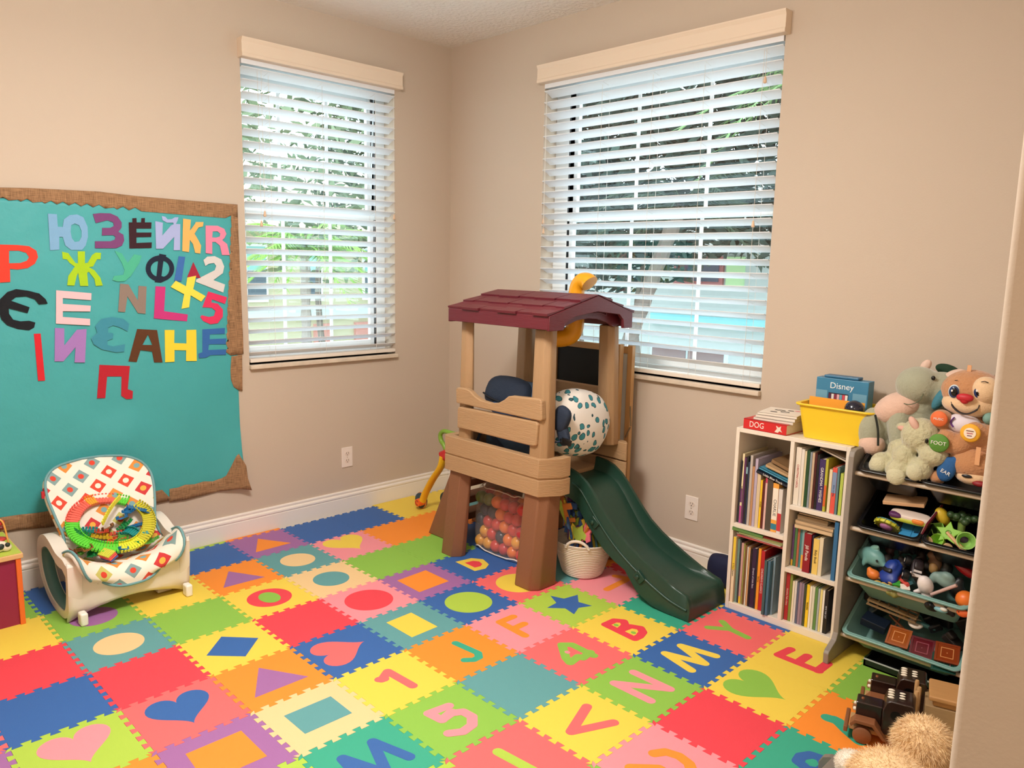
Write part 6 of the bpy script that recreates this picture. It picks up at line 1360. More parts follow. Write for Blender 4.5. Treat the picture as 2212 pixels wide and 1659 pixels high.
mb = MB(); mb.ell((0, 0, .010), (.026, .024, .038)); mb.ell((-.006, -.004, -.032), (.020, .018, .018)); mb.ell((-.030, -.006, -.010), (.016, .008, .008)); mb.ell((-.020, -.008, -.048), (.008, .006, .018)); mb.ell((.006, -.008, -.052), (.007, .006, .018)); part('body', mb, 'EFE6E4', t, remesh=.004, smoothm=2)
mb = MB(); mb.ell((-.016, -.014, -.050), (.004, .003, .010)); part('ear_lining', mb, '9A8C90', t)
t = toy('toy_sloth', (1.715, .985, .420), 'brown and tan furry toy animal behind the white rabbit', 'toy animal'); mb = MB(); mb.ell((0, 0, 0), (.024, .02, .034)); mb.ell((-.006, -.008, .034), (.020, .018, .018)); part('body', mb, '6E5138', t, remesh=.005, smoothm=2); mb = MB(); mb.ell((.0, -.012, -.010), (.016, .014, .022)); part('belly', mb, 'A98350', t)
t = toy('toy_elephant', (1.765, .950, .385), 'grey teal soft elephant toy right of the white rabbit', 'toy elephant', rot=(0, 20, 0)); mb = MB(); mb.ell((0, 0, 0), (.040, .026, .026)); mb.ell((-.036, -.008, -.012), (.014, .014, .026)); mb.ell((.0, -.01, .020), (.024, .016, .016)); part('body', mb, '7E9A94', t, remesh=.005, smoothm=2)
t = toy('pink_stick', (1.770, .915, .362), 'pale pink plastic stick slanting in front of the teal elephant', 'toy', rot=(0, -38, 0)); mb = MB(); mb.tube([(-.048, 0, 0), (.048, 0, 0)], .006, 10); part('stick', mb, 'CDAAA2', t)
t = toy('red_toy', (1.812, .985, .432), 'glossy dark red toy at the right of the third row bin', 'toy', rot=(0, 30, 0)); mb = MB(); mb.ell((0, 0, 0), (.044, .024, .020)); mb.ell((-.026, -.01, .014), (.012, .012, .012)); part('body', mb, '9E1C22', t, .2); mb = MB(); mb.ell((-.030, -.018, .020), (.004, .003, .008)); part('tip', mb, 'E9A69A', t)
t = toy('orange_ball', (1.838, .915, .350), 'orange ball at the right front of the third row bin', 'ball'); mb = MB(); mb.ell((0, 0, 0), (.030, .030, .030)); part('ball', mb, 'E8772A', t, .4, 180)
t = toy('orange_fish', (1.842, .885, .312), 'small orange fish toy hanging at the rim below the orange ball', 'toy fish'); mb = MB(); mb.ell((0, 0, 0), (.020, .010, .015)); mb.ell((.020, 0, 0), (.009, .004, .012)); part('body', mb, 'E86A34', t, remesh=.004, smoothm=1); mb = MB(); mb.ell((-.010, -.009, .004), (.002, .002, .002)); part('eye', mb, '101010', t)
t = toy('yellow_rings', (1.577, .898, .322), 'yellow plastic ring chain at the rim below the blue car', 'toy'); mb = MB()
for k in range(3): mb.tube([(k*.022-.02+.012*cos(a), .004*sin(2*a), .009*sin(a)) for a in [2*pi*q/14 for q in range(14)]], .003, 6, close=True)
part('rings', mb, 'EBC05A', t)
t = toy('orange_toy', (1.535, .915, .345), 'orange toy under the dolphin in the third row bin', 'toy'); mb = MB(); mb.ell((0, 0, 0), (.024, .02, .02)); mb.ell((-.015, 0, .014), (.010, .01, .012)); part('body', mb, 'E07A2E', t, remesh=.005, smoothm=1)
for k, (x, y, z, c, lab) in enumerate(((1.60, 1.02, .445, '2E2622', 'dark brown furry toy behind the blue car'), (1.64, 1.03, .45, '5B5326', 'olive toy behind the monster truck'), (1.665, 1.0, .44, '2B1E18', 'black dinosaur toy behind the monster truck'), (1.555, 1.0, .44, '3A2320', 'dark red-brown toy behind the dolphin'), (1.79, .90, .318, '2C2320', 'dark brown figure in front of the grey teal elephant'), (1.745, .895, .310, '17171A', 'black toy figure right of the white rabbit'), (1.695, .99, .41, '3B3D30', 'dark olive toy left of the furry animal'), (1.62, .90, .322, '8B8648', 'olive green toy disc between blue car and green cube'))):
    t = toy('toy_or_shade_lump', (x, y, z-.01), lab, 'toy', rot=(k*20, k*33, k*40)); mb = MB(); mb.ell((0, 0, 0), (.026, .018, .016)); mb.ell((.022, 0, .010), (.012, .01, .01)); mb.ell((-.014, .01, .014), (.008, .008, .016)); mb.ell((-.01, -.012, -.012), (.007, .007, .014)); part('body', mb, c, t, remesh=.004, smoothm=1)
t = toy('sea_toy', (1.775, .888, .300), 'pale blue and white toy at the rim of the third row bin', 'toy'); mb = MB(); mb.ell((0, 0, 0), (.024, .012, .010)); part('body', mb, '7FB4BC', t); mb = MB(); mb.ell((.010, -.006, .006), (.012, .008, .007)); part('patch', mb, 'E4E0D6', t)
# lowest row aqua bin
t = toy('toy_railway', (1.592, .975, .205), 'brown plastic ladder-like track frame on the lowest row bin', 'toy track', rot=(8, 9, 8))
mb = MB()
for zz in (0, .016):
    for yy in (-.022, .022): mb.b2(-.085, .085, yy-.004, yy+.004, zz, zz+.005)
    for k in range(6): mb.b2(-.085+k*.033, -.079+k*.033, -.022, .022, zz, zz+.004)
part('frame', mb, '8F7352', t, smooth=None)
def mag(x, y, z, col, lab, rx, rz):
    t = toy('magnetic_tile', (x, y, z), lab, 'magnetic tile', rot=(rx, 0, rz)); s_ = .038
    mb = MB(); mb.prism([[(-s_, -s_), (s_, -s_), (s_, s_), (-s_, s_)], [(-s_+.007, -s_+.007), (-s_+.007, s_-.007), (s_-.007, s_-.007), (s_-.007, -s_+.007)]], lambda a, b_, q: (a, b_, q), -.0035, .0035); part('frame', mb, col, t, .3, None)
    mb = MB(); mb.b2(-s_+.007, s_-.007, -s_+.007, s_-.007, -.0015, .0015); part('window', mb, col, t, .15, None)
    mb = MB(); mb.prism([[(-.02, -.02), (.02, -.02), (.02, .02), (-.02, .02)], [(-.0175, -.0175), (-.0175, .0175), (.0175, .0175), (.0175, -.0175)]], lambda a, b_, q: (a, b_, q), .0012, .0025); mb.ell((0, 0, .002), (.002, .002, .001)); part('moulding', mb, 'D8955A' if 'orange' in lab else '9A4A58', t, .3, None)
mag(1.640, .925, .135, '9A4E1C', 'translucent orange magnetic square at the left of the lowest bin', 38, 4)
mag(1.722, .915, .128, '5E1420', 'translucent dark red magnetic square in the middle of the lowest bin', 40, 10)
mag(1.800, .925, .135, '8A3A18', 'translucent rust orange magnetic square at the right of the lowest bin', 34, 14)
mag(1.800, .900, .108, '1E4A40', 'translucent dark green magnetic square at the right front of the lowest bin', 32, 14)
for k, (x, y, z) in enumerate(((1.50, 1.06, .20), (1.58, 1.08, .215), (1.67, 1.07, .215), (1.75, 1.06, .205), (1.82, 1.05, .20), (1.53, 1.02, .17), (1.72, 1.03, .18), (1.80, .99, .155))):  # dark lumps added to imitate the shade inside the lowest bin
    t = toy('toy_or_shade_lump', (x, y, z), 'dark filler lump standing in for shade in the lowest bin, %s from the left' % ORD[k], 'toy', rot=(k*25, k*31, k*50)); mb = MB(); mb.box((0, 0, 0), (.07, .045, .03)); mb.box((.02, .01, .02), (.03, .03, .02)); part('body', mb, ['17191C', '201A18', '14201E'][k % 3], t, smooth=None, bevel=.006)
for k, (x, y, z) in enumerate(((1.50, 1.05, .44), (1.58, 1.09, .465), (1.66, 1.09, .465), (1.74, 1.07, .46), (1.82, 1.06, .455), (1.62, .98, .395), (1.74, 1.01, .42), (1.69, .955, .375), (1.80, .96, .37), (1.56, .965, .385))):  # more dark filler lumps, imitating the deep shade of the third row bin
    t = toy('toy_or_shade_lump', (x, y, z-.012), 'dark lump added as shade deep in the third row bin, %s from the left' % ORD[k], 'toy', rot=(k*25, k*31, k*50)); mb = MB(); mb.ell((0, 0, 0), (.042, .028, .024)); mb.ell((.03, .01, .012), (.016, .014, .014)); mb.ell((-.02, -.01, .018), (.012, .012, .016)); part('body', mb, ['1B1C1E', '2A2320', '1A2422', '33291F'][k % 4], t, remesh=.005, smoothm=1)
t = toy('white_disc', (1.672, .99, .175), 'white round lid behind the magnetic squares', 'lid', rot=(20, 10, 0)); mb = MB(); mb.lathe([(0, 0), (.024, 0), (.026, .004), (.024, .008), (.018, .010), (0, .006)], n=20); part('lid', mb, 'E4D8CA', t)
t = toy('yellow_dome', (1.625, 1.01, .19), 'dull yellow dome toy under the track frame', 'toy'); mb = MB(); mb.ell((0, 0, 0), (.018, .018, .016)); part('dome', mb, 'A8802E', t)
t = toy('brown_bars', (1.612, .98, .165), 'crossed brown toy bars left of the orange square', 'toy', rot=(0, 35, 0)); mb = MB(); mb.box((0, 0, 0), (.07, .008, .006)); mb.box((0, .01, 0), (.07, .008, .006), RY(1.3)); part('bars', mb, '6A3B20', t, smooth=None)
t = toy('dark_box', (1.545, .96, .150), 'dark blue box in the left of the lowest bin', 'toy box', rot=(12, 8, 0)); mb = MB(); mb.b2(-.045, .045, -.03, .03, -.02, .01); part('box', mb, '101C2C', t, smooth=None, bevel=.002)
t = toy('teal_bar', (1.705, 1.0, .178), 'dark teal rounded bar behind the dark red square', 'toy', rot=(0, 10, 10)); mb = MB(); mb.ell((0, 0, 0), (.035, .010, .008), p=.7); part('bar', mb, '37625E', t)
# ---------------------------------------------------------------- plush animals on the top row
def fz(hexc, sc=90, b=1.0): return M(hexc, .95, bump=b, bscale=sc, sheen=.5, var=.06, vscale=30)
def V(a, o): return tuple(Vector(a)-Vector(o))
O = (1.55, 1.02, .75)
t = empty('plush_dragon', O, 'large sage green plush animal with pink horns and pink belly, on the toy rack', 'plush toy')
GG = fz('A4A58E', 120, .7); PK = fz('DDB8A4', 120, .6)
mb = MB()
for c, d, r in (((1.588, 1.03, 1.047), (.078, .075, .068), None), ((1.655, 1.06, 1.035), (.075, .07, .066), None), ((1.560, 1.07, .905), (.115, .095, .115), None), ((1.60, 1.06, .97), (.06, .06, .06), None),
    ((1.452, 1.0, .865), (.048, .05, .085), None), ((1.556, .985, .880), (.042, .045, .105), RY(radians(-8))), ((1.52, 1.08, .80), (.10, .08, .07), None), ((1.51, 1.02, .93), (.05, .05, .05), None), ((1.645, 1.09, .90), (.07, .06, .09), None)):
    mb.ell(V(c, O), d, r)
mb.build('body', GG, t, remesh=.0075, smoothm=3)
mb = MB(); mb.ell(V((1.528, 1.025, .955), O), (.088, .078, .058), RY(radians(-28))); mb.build('belly', PK, t, smooth=180)
mb = MB(); mb.ell(V((1.462, .985, .812), O), (.046, .045, .042)); mb.build('foot_sole', PK, t, smooth=180)
for c, d, a in (((1.600, 1.045, 1.118), (.016, .014, .024), 30), ((1.698, 1.045, 1.092), (.040, .020, .022), -25)):
    mb = MB(); mb.ell(V(c, O), d, RY(radians(a))); mb.build('horn', M('DDBFAE', .8, bump=.3, bscale=200), t, smooth=180)
mb = MB(); mb.ell(V((1.645, .990, 1.083), O), (.007, .005, .008)); mb.build('eye', M('14120F', .2), t, smooth=180)
mb = MB(); mb.tube(seg_pts([V(p, O) for p in ((1.625, .972, 1.045), (1.618, .966, 1.005), (1.590, .955, .985), (1.560, .965, .985))], 5), .0016, 5); mb.build('mouth_seam', M('5E6650', .9), t)
mb = MB(); mb.tube(seg_pts([V(p, O) for p in ((1.475, .953, .93), (1.492, .945, .88), (1.498, .945, .82))], 5), .004, 6); mb.build('arm_seam', M('20241C', .9), t)
# dark green felt mane behind the head
mb = MB(); mb.ell(V((1.655, 1.115, 1.100), O), (.045, .012, .022), RY(radians(15))); mb.build('mane', M('1D3A26', .9), t, smooth=60)
# cream lamb
O = (1.62, .93, .73)
t = empty('plush_lamb', O, 'small fuzzy cream plush lamb with one pink horn, before the large sage plush', 'plush toy')
CR = fz('C2BC98', 70, 2.2); CS = fz('CDC8A6', 200, .8)
mb = MB()
for c, d in (((1.641, .935, .885), (.066, .058, .062)), ((1.695, .91, .828), (.048, .046, .038)), ((1.585, .975, .815), (.062, .06, .055)), ((1.521, .935, .762), (.040, .045, .040)), ((1.598, .925, .800), (.040, .045, .045)), ((1.590, .905, .748), (.043, .045, .044)), ((1.660, .905, .772), (.040, .042, .042))):
    mb.ell(V(c, O), d)
mb.build('body', CR, t, remesh=.006, smoothm=1)
for c, d in (((1.517, .903, .757), (.030, .020, .031)), ((1.592, .873, .738), (.032, .018, .031)), ((1.652, .873, .766), (.028, .018, .030))):
    mb = MB(); mb.ell(V(c, O), d); mb.build('foot_sole', CS, t, smooth=180)
mb = MB(); mb.ell(V((1.590, .925, .905), O), (.030, .014, .017), RY(radians(8))); er = mb.build('ear', CR, t, smooth=180)
mb = MB(); mb.ell(V((1.588, .915, .903), O), (.020, .008, .010), RY(radians(8))); mb.build('ear_lining', M('D9A999', .9), er, smooth=180)
mb = MB(); mb.ell(V((1.628, .893, .930), O), (.013, .012, .028), RY(radians(-35))); mb.build('horn', M('DDB3A2', .8), t, smooth=180)
mb = MB(); mb.ell(V((1.676, .884, .878), O), (.005, .004, .009)); mb.build('eye', M('15120F', .2), t, smooth=180)
# sitting puppy
O = (1.77, .97, .78)
TANF = fz('C2895C', 110, 1.2); CRF = fz('E8C49A', 200, .5)
t = empty('plush_puppy', O, 'tan plush puppy with red nose and big smile, sitting on the toy rack', 'plush toy')
mb = MB()
for c, d in (((1.768, 1.0, 1.050), (.098, .080, .076)), ((1.775, .99, .93), (.060, .055, .07)), ((1.700, .935, .952), (.036, .036, .034)), ((1.722, .965, .935), (.028, .03, .03)), ((1.808, .925, .918), (.040, .034, .044)), ((1.76, .935, .875), (.050, .050, .040)), ((1.728, .915, .882), (.036, .036, .042)), ((1.84, .96, .90), (.05, .05, .06))):
    mb.ell(V(c, O), d)
mb.build('body', TANF, t, remesh=.0065, smoothm=2)
mb = MB(); mb.ell(V((1.771, .972, 1.012), O), (.086, .062, .045)); mb.build('muzzle', CRF, t, smooth=180)
mb = MB(); mb.ell(V((1.818, .950, 1.066), O), (.042, .040, .046)); mb.build('eye_patch', CRF, t, smooth=180)
mb = MB(); mb.ell(V((1.772, .904, 1.040), O), (.026, .014, .0135), p=.9); mb.ell(V((1.772, .904, 1.033), O), (.014, .012, .014)); mb.build('nose', M('C2232F', .5), t, smooth=60)
for x, z in ((1.732, 1.053), (1.806, 1.062)):
    mb = MB(); mb.ell(V((x, .926, z), O), (.018, .008, .024)); ew = mb.build('eye_white', M('D9E4EA', .3), t, smooth=180)
    mb = MB(); mb.ell(V((x+.001, .920, z), O), (.0155, .006, .0205)); ei = mb.build('iris', M('223A66', .25), ew, smooth=180)
    mb = MB(); mb.ell(V((x+.003, .916, z), O), (.010, .004, .014)); mb.build('pupil', M('07080A', .15), ei, smooth=180)
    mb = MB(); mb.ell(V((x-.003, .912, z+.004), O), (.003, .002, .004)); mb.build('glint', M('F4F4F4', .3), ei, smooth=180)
mb = MB(); mb.tube(seg_pts([V(p, O) for p in ((1.728, .921, 1.018), (1.738, .916, 1.002), (1.760, .908, .988), (1.785, .908, .987), (1.808, .914, 1.003), (1.813, .918, 1.020))], 5), [.0022]*3+[.005]*18+[.007]*0+[.0025]*5, 8, flat=.6); mb.build('smile', M('1E120E', .6), t, smooth=60)
mb = MB(); mb.tube([V((1.812, .912, 1.097), O), V((1.822, .914, 1.100), O), V((1.832, .917, 1.096), O)], .0015, 5); mb.tube([V((1.728, .935, 1.090), O), V((1.737, .932, 1.092), O)], .0012, 5); mb.build('eyebrow', M('1E120E', .6), t)
mb = MB(); mb.ell(V((1.680, .985, 1.020), O), (.020, .022, .052), RY(radians(28))); mb.build('ear', M('3F7F92', .8, bump=.4, bscale=200), t, smooth=180)
mb = MB(); mb.b2(*[a-O[0] for a in (1.752, 1.764)], -.0, .004, 1.120-O[2], 1.142-O[2]); mb.build('loop_tag', M('E3A878', .7), t)
mb = MB(); mb.ell(V((1.765, .945, .945), O), (.055, .034, .035)); sh = mb.build('shirt', M('E6DCE4', .8), t, smooth=180)
mb = MB(); mb.tube(seg_pts([V(p, O) for p in ((1.745, .912, .968), (1.735, .913, .950), (1.745, .912, .935))], 4), .005, 6, flat=.5); mb.build('purple_trim', M('6E3E8E', .8), sh, smooth=60)
for (c, r, rim_, cc, nm, tx, ts) in (((1.703, .897, .958), .026, None, 'E8703A', 'hand_pad', 'MUSIC', .011), ((1.717, .874, .880), .031, None, '5A8F35', 'foot_pad', 'FOOT', .018), ((1.804, .885, .928), .030, None, 'F0B02C', 'hand_pad', None, 0)):
    mb = MB(); mb.lathe([(0, -.006), (r, -.004), (r*1.02, 0), (r*.9, .003), (0, .0045)], V(c, O), 28, RX(pi/2)); pd = mb.build(nm, M(cc, .7, bump=.2, bscale=300), t, smooth=60)
    if tx: textm(tx, ts, M('F6EFE6', .6), pd, V((c[0], c[1]-.0052, c[2]), O), FRONT_Y, depth=.0004)
mb = MB(); mb.lathe([(0, 0), (.018, 0), (.018, .001), (0, .0015)], V((1.804, .8805, .928), O), 24, RX(pi/2)); cp = mb.build('sun_centre', M('F7E6D2', .6), t, smooth=40)
for k, (w_, cc) in enumerate(((.011, '7A4A3A'), (.009, 'B0485A'), (.007, '7A4A6A'))):
    mb = MB(); mb.b2(1.804-w_-O[0], 1.804+w_-O[0], .8785-O[1], .879-O[1], .934-k*.008-O[2], .937-k*.008-O[2]); mb.build('print', M(cc, .6), cp)
mb = MB(); mb.ell(V((1.838, .955, .975), O), (.02, .03, .022)); mb.build('sleeve', M('7FA69A', .8), t, smooth=180)
# puppy lying head down
O = (1.80, .95, .76)
t = empty('plush_puppy', O, 'second tan plush puppy lying upside down with its blue ear marked EAR', 'plush toy')
mb = MB()
for c, d in (((1.806, .945, .818), (.078, .062, .060)), ((1.712, .920, .752), (.026, .03, .026)), ((1.86, .97, .80), (.06, .06, .07))): mb.ell(V(c, O), d)
mb.build('body', TANF, t, remesh=.0065, smoothm=2)
mb = MB(); mb.ell(V((1.815, .935, .775), O), (.055, .048, .030)); mb.build('muzzle', CRF, t, smooth=180)
mb = MB(); mb.ell(V((1.742, .900, .790), O), (.030, .016, .046), RY(radians(12))); mb.ell(V((1.765, .905, .822), O), (.016, .014, .018)); er = mb.build('ear', M('275E9A', .8, bump=.4, bscale=200), t, remesh=.004, smoothm=2)
textm('EAR', .018, M('E9EEF2', .6), er, V((1.744, .8825, .782), O), FRONT_Y @ RZ(radians(-22)), depth=.0008)
mb = MB(); mb.ell(V((1.845, .895, .762), O), (.022, .012, .010)); mb.build('nose', M('8A1A22', .5), t, smooth=180)
mb = MB(); mb.ell(V((1.808, .886, .782), O), (.016, .004, .006)); ey = mb.build('eye', M('16181E', .3), t, smooth=180)
mb = MB(); mb.b2(*[a-O[0] for a in (1.826, 1.840)], .885-O[1], .888-O[1], .825-O[2], .885-O[2]); mb.build('loop_tag', M('E3A878', .7), t)
# grey plush peeking behind, and green stem
t = empty('plush_ear', (1.835, 1.06, 1.08), 'grey beige fuzzy plush ear peeking out behind the smiling puppy', 'plush toy'); mb = MB(); mb.ell((0, 0, 0), (.030, .022, .045)); mb.build('ear', fz('A8937C', 60, 2), t, smooth=180); mb = MB(); mb.ell((.012, -.020, .0), (.010, .006, .014)); mb.build('blue_patch', M('4A7F8C', .8), t, smooth=180)
t = empty('plastic_tube', (1.463, .985, .755), 'bright green plastic stem beside the left rack panel', 'toy'); mb = MB(); mb.tube(seg_pts([(.012, -.01, -.03), (.0, 0, .03), (-.006, .0, .07)], 4), .011, 10); mb.build('stem', M('6FA832', .4), t, smooth=60); mb = MB(); mb.ell((.026, -.02, -.020), (.014, .014, .018)); mb.build('white_tip', M('E9E0D4', .5), t, smooth=180)
# ---------------------------------------------------------------- dark wooden toy trucks
DW = M('2A1712', .3, var=.25, vscale=18, coat=.4, stretch=(1, 6, 6)); MW = M('8A5636', .45, var=.15, vscale=22, stretch=(1, 7, 7)); LWD = M('C39A6A', .5, var=.1, vscale=18, stretch=(1, 7, 7)); IV = M('F0E6D2', .4)
def truck(loc, rz, label):
    t = empty('toy_truck', loc, label, 'toy truck', 'dark wooden toy trucks'); t.rotation_euler = (0, 0, radians(rz))
    mb = MB(); mb.b2(-.01, .30, -.040, .040, .028, .042); mb.build('chassis', LWD, t, bevel=.002)
    mb = MB(); mb.b2(.005, .080, -.028, .028, .042, .118); hd = mb.build('hood', DW, t, bevel=.004, seg=3)
    mb = MB(); mb.prism([[(.080, .042), (.080, .122), (.088, .148), (.100, .155), (.160, .155), (.167, .147), (.167, .042)]], lambda a, b_, q: (a, q, b_), -.046, .046); cb = mb.build('cab', DW, t, bevel=.004, seg=3, smooth=40)
    for y in (-.0465, .0465): mb = MB(); mb.lathe([(0, -.0006), (.015, -.0006), (.015, .0006), (0, .0006)], (.117, y, .112), 18, RX(pi/2)); mb.build('window', M('060507', .3), cb)
    mb = MB()
    for y in (-.024, -.008, .008, .024): mb.ell((.099, y, .157), (.010, .004, .004), nu=10, nv=6)
    for y in (-.016, .0, .016): mb.ell((.130, y, .158), (.009, .004, .003), nu=10, nv=6)
    mb.build('roof_lights', IV, cb, smooth=180)
    for y in (-.018, .018): mb = MB(); mb.lathe([(0, 0), (.006, 0), (.0055, .008), (0, .010)], (.006, y, .088), 12, RY(-pi/2)); mb.build('headlamp', IV, hd, smooth=50)
    mb = MB(); mb.lathe([(0, 0), (.005, 0), (.004, .004), (0, .005)], (.022, 0, .118), 10); mb.build('cap', MW, hd, smooth=50)
    mb = MB(); mb.b2(-.024, -.012, -.058, .058, .024, .044); mb.build('bumper', MW, t, bevel=.003)
    for s_ in (-1, 1):
        mb = MB(); y0, y1 = (.030, .068) if s_ > 0 else (-.068, -.030)
        mb.prism([[(-.008, .060), (.006, .078), (.062, .078), (.100, .030), (.088, .030), (.056, .066), (.010, .066), (-.002, .052)]], lambda a, b_, q: (a, q, b_), y0, y1); mb.build('fender', MW, t, bevel=.002)
        for x in (.030, .225):
            mb = MB(); mb.lathe([(0, -.010), (.022, -.010), (.027, -.006), (.027, .006), (.022, .010), (0, .010)], (x, s_*.056, .027), 22, RX(pi/2)); w_ = mb.build('wheel', MW, t, smooth=40)
            mb = MB(); mb.lathe([(.010, -.011), (.013, -.0118), (.016, -.011)], (x, s_*.056 if s_ < 0 else s_*.056, .027), 18, RX(pi/2)); mb.lathe([(0, -.0135), (.006, -.0125), (.006, -.009)], (x, s_*.056, .027), 12, RX(pi/2)); mb.build('wheel_ring', M('4A2A18', .5), w_, smooth=40)
    return t
truck((1.680, .436, 0), 17, 'dark wooden toy truck with ivory roof lights, the one nearer the camera')
truck((1.660, .606, 0), 17, 'dark wooden toy truck half hidden behind the nearer toy truck')
t = empty('toy_trailer', (1.905, .60, 0), 'light wooden toy trailer with a planked body and flat roof at the right wall edge', 'toy trailer'); t.rotation_euler = (0, 0, radians(17))
mb = MB(); mb.b2(-.07, .16, -.055, .055, .03, .13); mb.build('box_body', M('A88A62', .55, var=.12, vscale=16, stretch=(1, 1, 9)), t, bevel=.002)
mb = MB(); mb.b2(-.062, .17, -.062, .062, .150, .166); mb.b2(-.05, .16, -.05, .05, .13, .150); mb.build('roof_board', M('C08F5A', .5, var=.1, vscale=18, stretch=(1, 7, 7)), t, bevel=.005, seg=3)
for x, y in ((-.095, -.045), (-.095, .03), (-.088, -.012)): mb = MB(); mb.lathe([(.0065, .03), (.0065, .158), (.005, .162), (0, .162)], (x, y, 0), 12); mb.build('stake', LWD, t, smooth=50)
for x in (0, .11): mb = MB(); mb.lathe([(0, -.009), (.024, -.009), (.027, 0), (.024, .009), (0, .009)], (x, -.068, .027), 20, RX(pi/2)); mb.build('wheel', MW, t, smooth=40)
mb = MB(); mb.b2(-.12, -.07, -.05, .05, .028, .042); mb.build('deck', LWD, t)
t = toy('wooden_block', (1.80, .352, 0), 'small reddish brown wooden block on the floor under the truck', 'block', None, rot=(0, 0, 30)); mb = MB(); mb.b2(-.018, .018, -.010, .010, 0, .016); part('block', mb, '7A3A1E', t, smooth=None, bevel=.002)
# ---------------------------------------------------------------- grey stool and golden plush bear
t = empty('step_stool', (1.802, .122, 0), 'low grey step stool under the golden plush bear', 'stool')
for y in (.045, -.19):
    mb = MB(); mb.prism([[(-.115, 0), (.30, 0), (.30, .055), (-.085, .055), (-.105, .045), (-.115, .025)]], lambda a, b_, q: (a, q, b_), y, y+.020); mb.build('side_board', M('7F776E', .45), t, bevel=.003)
mb = MB(); mb.b2(-.07, .30, -.19, .065, .055, .070); mb.build('top_board', M('7F776E', .45), t, bevel=.003)
t = empty('plush_bear', (1.93, .03, .07), 'fluffy golden plush bear with a cream paw lying at the bottom right', 'plush toy')
parts_ = [((0, .0, .075), (.105, .105, .080), 3600), ((.030, .125, .150), (.070, .070, .066), 3400), ((-.035, -.085, .06), (.055, .05, .05), 1500), ((.11, .02, .07), (.07, .09, .075), 1200), ((.03, -.14, .06), (.07, .06, .05), 1000)]
G1 = M('F6D0A0', .9, var=.18, vscale=25, sheen=.4); G2 = M('F5EBDC', .9, sheen=.4, var=.05, vscale=20)
mb = MB()
for c, d, n in parts_: mb.ell(c, d)
bd = mb.build('body', G1, t, remesh=.008, smoothm=2)
mb = MB()
for c, d, n in parts_: fur(mb, ell_pts(c, d, int(n*2.0)), .022, .0008, jit=.55, droop=.5)
f = mb.build('fur', G1, bd); f['kind'] = 'stuff'
mb = MB(); mb.ell((-.125, .075, .034), (.045, .042, .036)); pw = mb.build('paw', G2, t, smooth=180)
mb = MB(); fur(mb, ell_pts((-.125, .075, .034), (.045, .042, .036), 5000), .010, .0007, jit=.7, droop=.1); f = mb.build('paw_fur', G2, pw); f['kind'] = 'stuff'
# ---------------------------------------------------------------- outdoors: seen through the blinds
GR0 = -3.0
mb = MB(); mb.b2(-60, 40, 1.6, 70, GR0-.1, GR0); mb.b2(-60, -1.6, -30, 1.6, GR0-.1, GR0); o = struct(mb.build('ground', M('C9CBC6', .9, var=.1, vscale=.6)))
# house across from the left window
WALLO = M('C4BC9C', .8); TEALO = M('8FC4BE', .6); DKG = M('5E6A74', .4); PBR = M('C98A7E', .8, bump=.4, bscale=6)
t = empty('neighbour_house', (-15, 7, GR0), 'pale cream house across the street seen through the narrower window', 'house')
def HB(): mb = MB(); mb.tf = Matrix.Translation(-Vector((-15, 7, GR0))); return mb
mb = HB(); mb.b2(-22, -14, -2, 14.6, GR0, 2.2); mb.build('wall', WALLO, t)
mb = HB(); mb.prism([[(-22.6, 2.1), (-13.5, 2.1), (-18, 4.2)]], lambda a, b_, q: (a, q, b_), -2.6, 16.6); mb.build('roof', M('B9A894', .8), t)
for y in (6.2, 7.6, 9.3):
    mb = HB(); mb.b2(-14.02, -13.95, y-.28, y+.28, .5, 1.8); f_ = mb.build('window', M('F2F2EE', .5), t); mb = HB(); mb.b2(-13.95, -13.93, y-.22, y+.22, .56, 1.2); mb.build('pane', DKG, f_); mb = HB(); mb.b2(-13.95, -13.93, y-.22, y+.22, 1.22, 1.74); mb.build('shutter', TEALO, f_)
for (y, w_) in ((7.85, .22), (9.1, .33)):
    mb = HB(); mb.b2(-14.0, -13.9, y-w_, y+w_, -1.1, -.05); mb.build('brick_panel', PBR, t)
mb = HB(); mb.b2(-14.0, -13.9, 5.0, 11.5, .15, .30); mb.build('string_course', M('C9D6D0', .7), t)
# tiled garage roof low on the left
t = empty('garage', (-9, 3.0, GR0), 'low garage with a pale tiled roof seen at the bottom left of the narrower window', 'garage')
mb = MB(); mb.b2(-1.6, 1.6, -2.2, 2.0, 0, 1.6); mb.build('wall', WALLO, t)
mb = MB()
for k in range(7): mb.prism([[(1.9-k*.27, 1.62+k*.13), (1.9-(k+1)*.27, 1.62+(k+1)*.13), (1.9-(k+1)*.27, 1.66+(k+1)*.13), (1.9-k*.27, 1.70+k*.13)]], lambda a, b_, q: (a, q, b_), -2.5, 2.3)
mb.build('tile_courses', M('BFC2C0', .7), t)
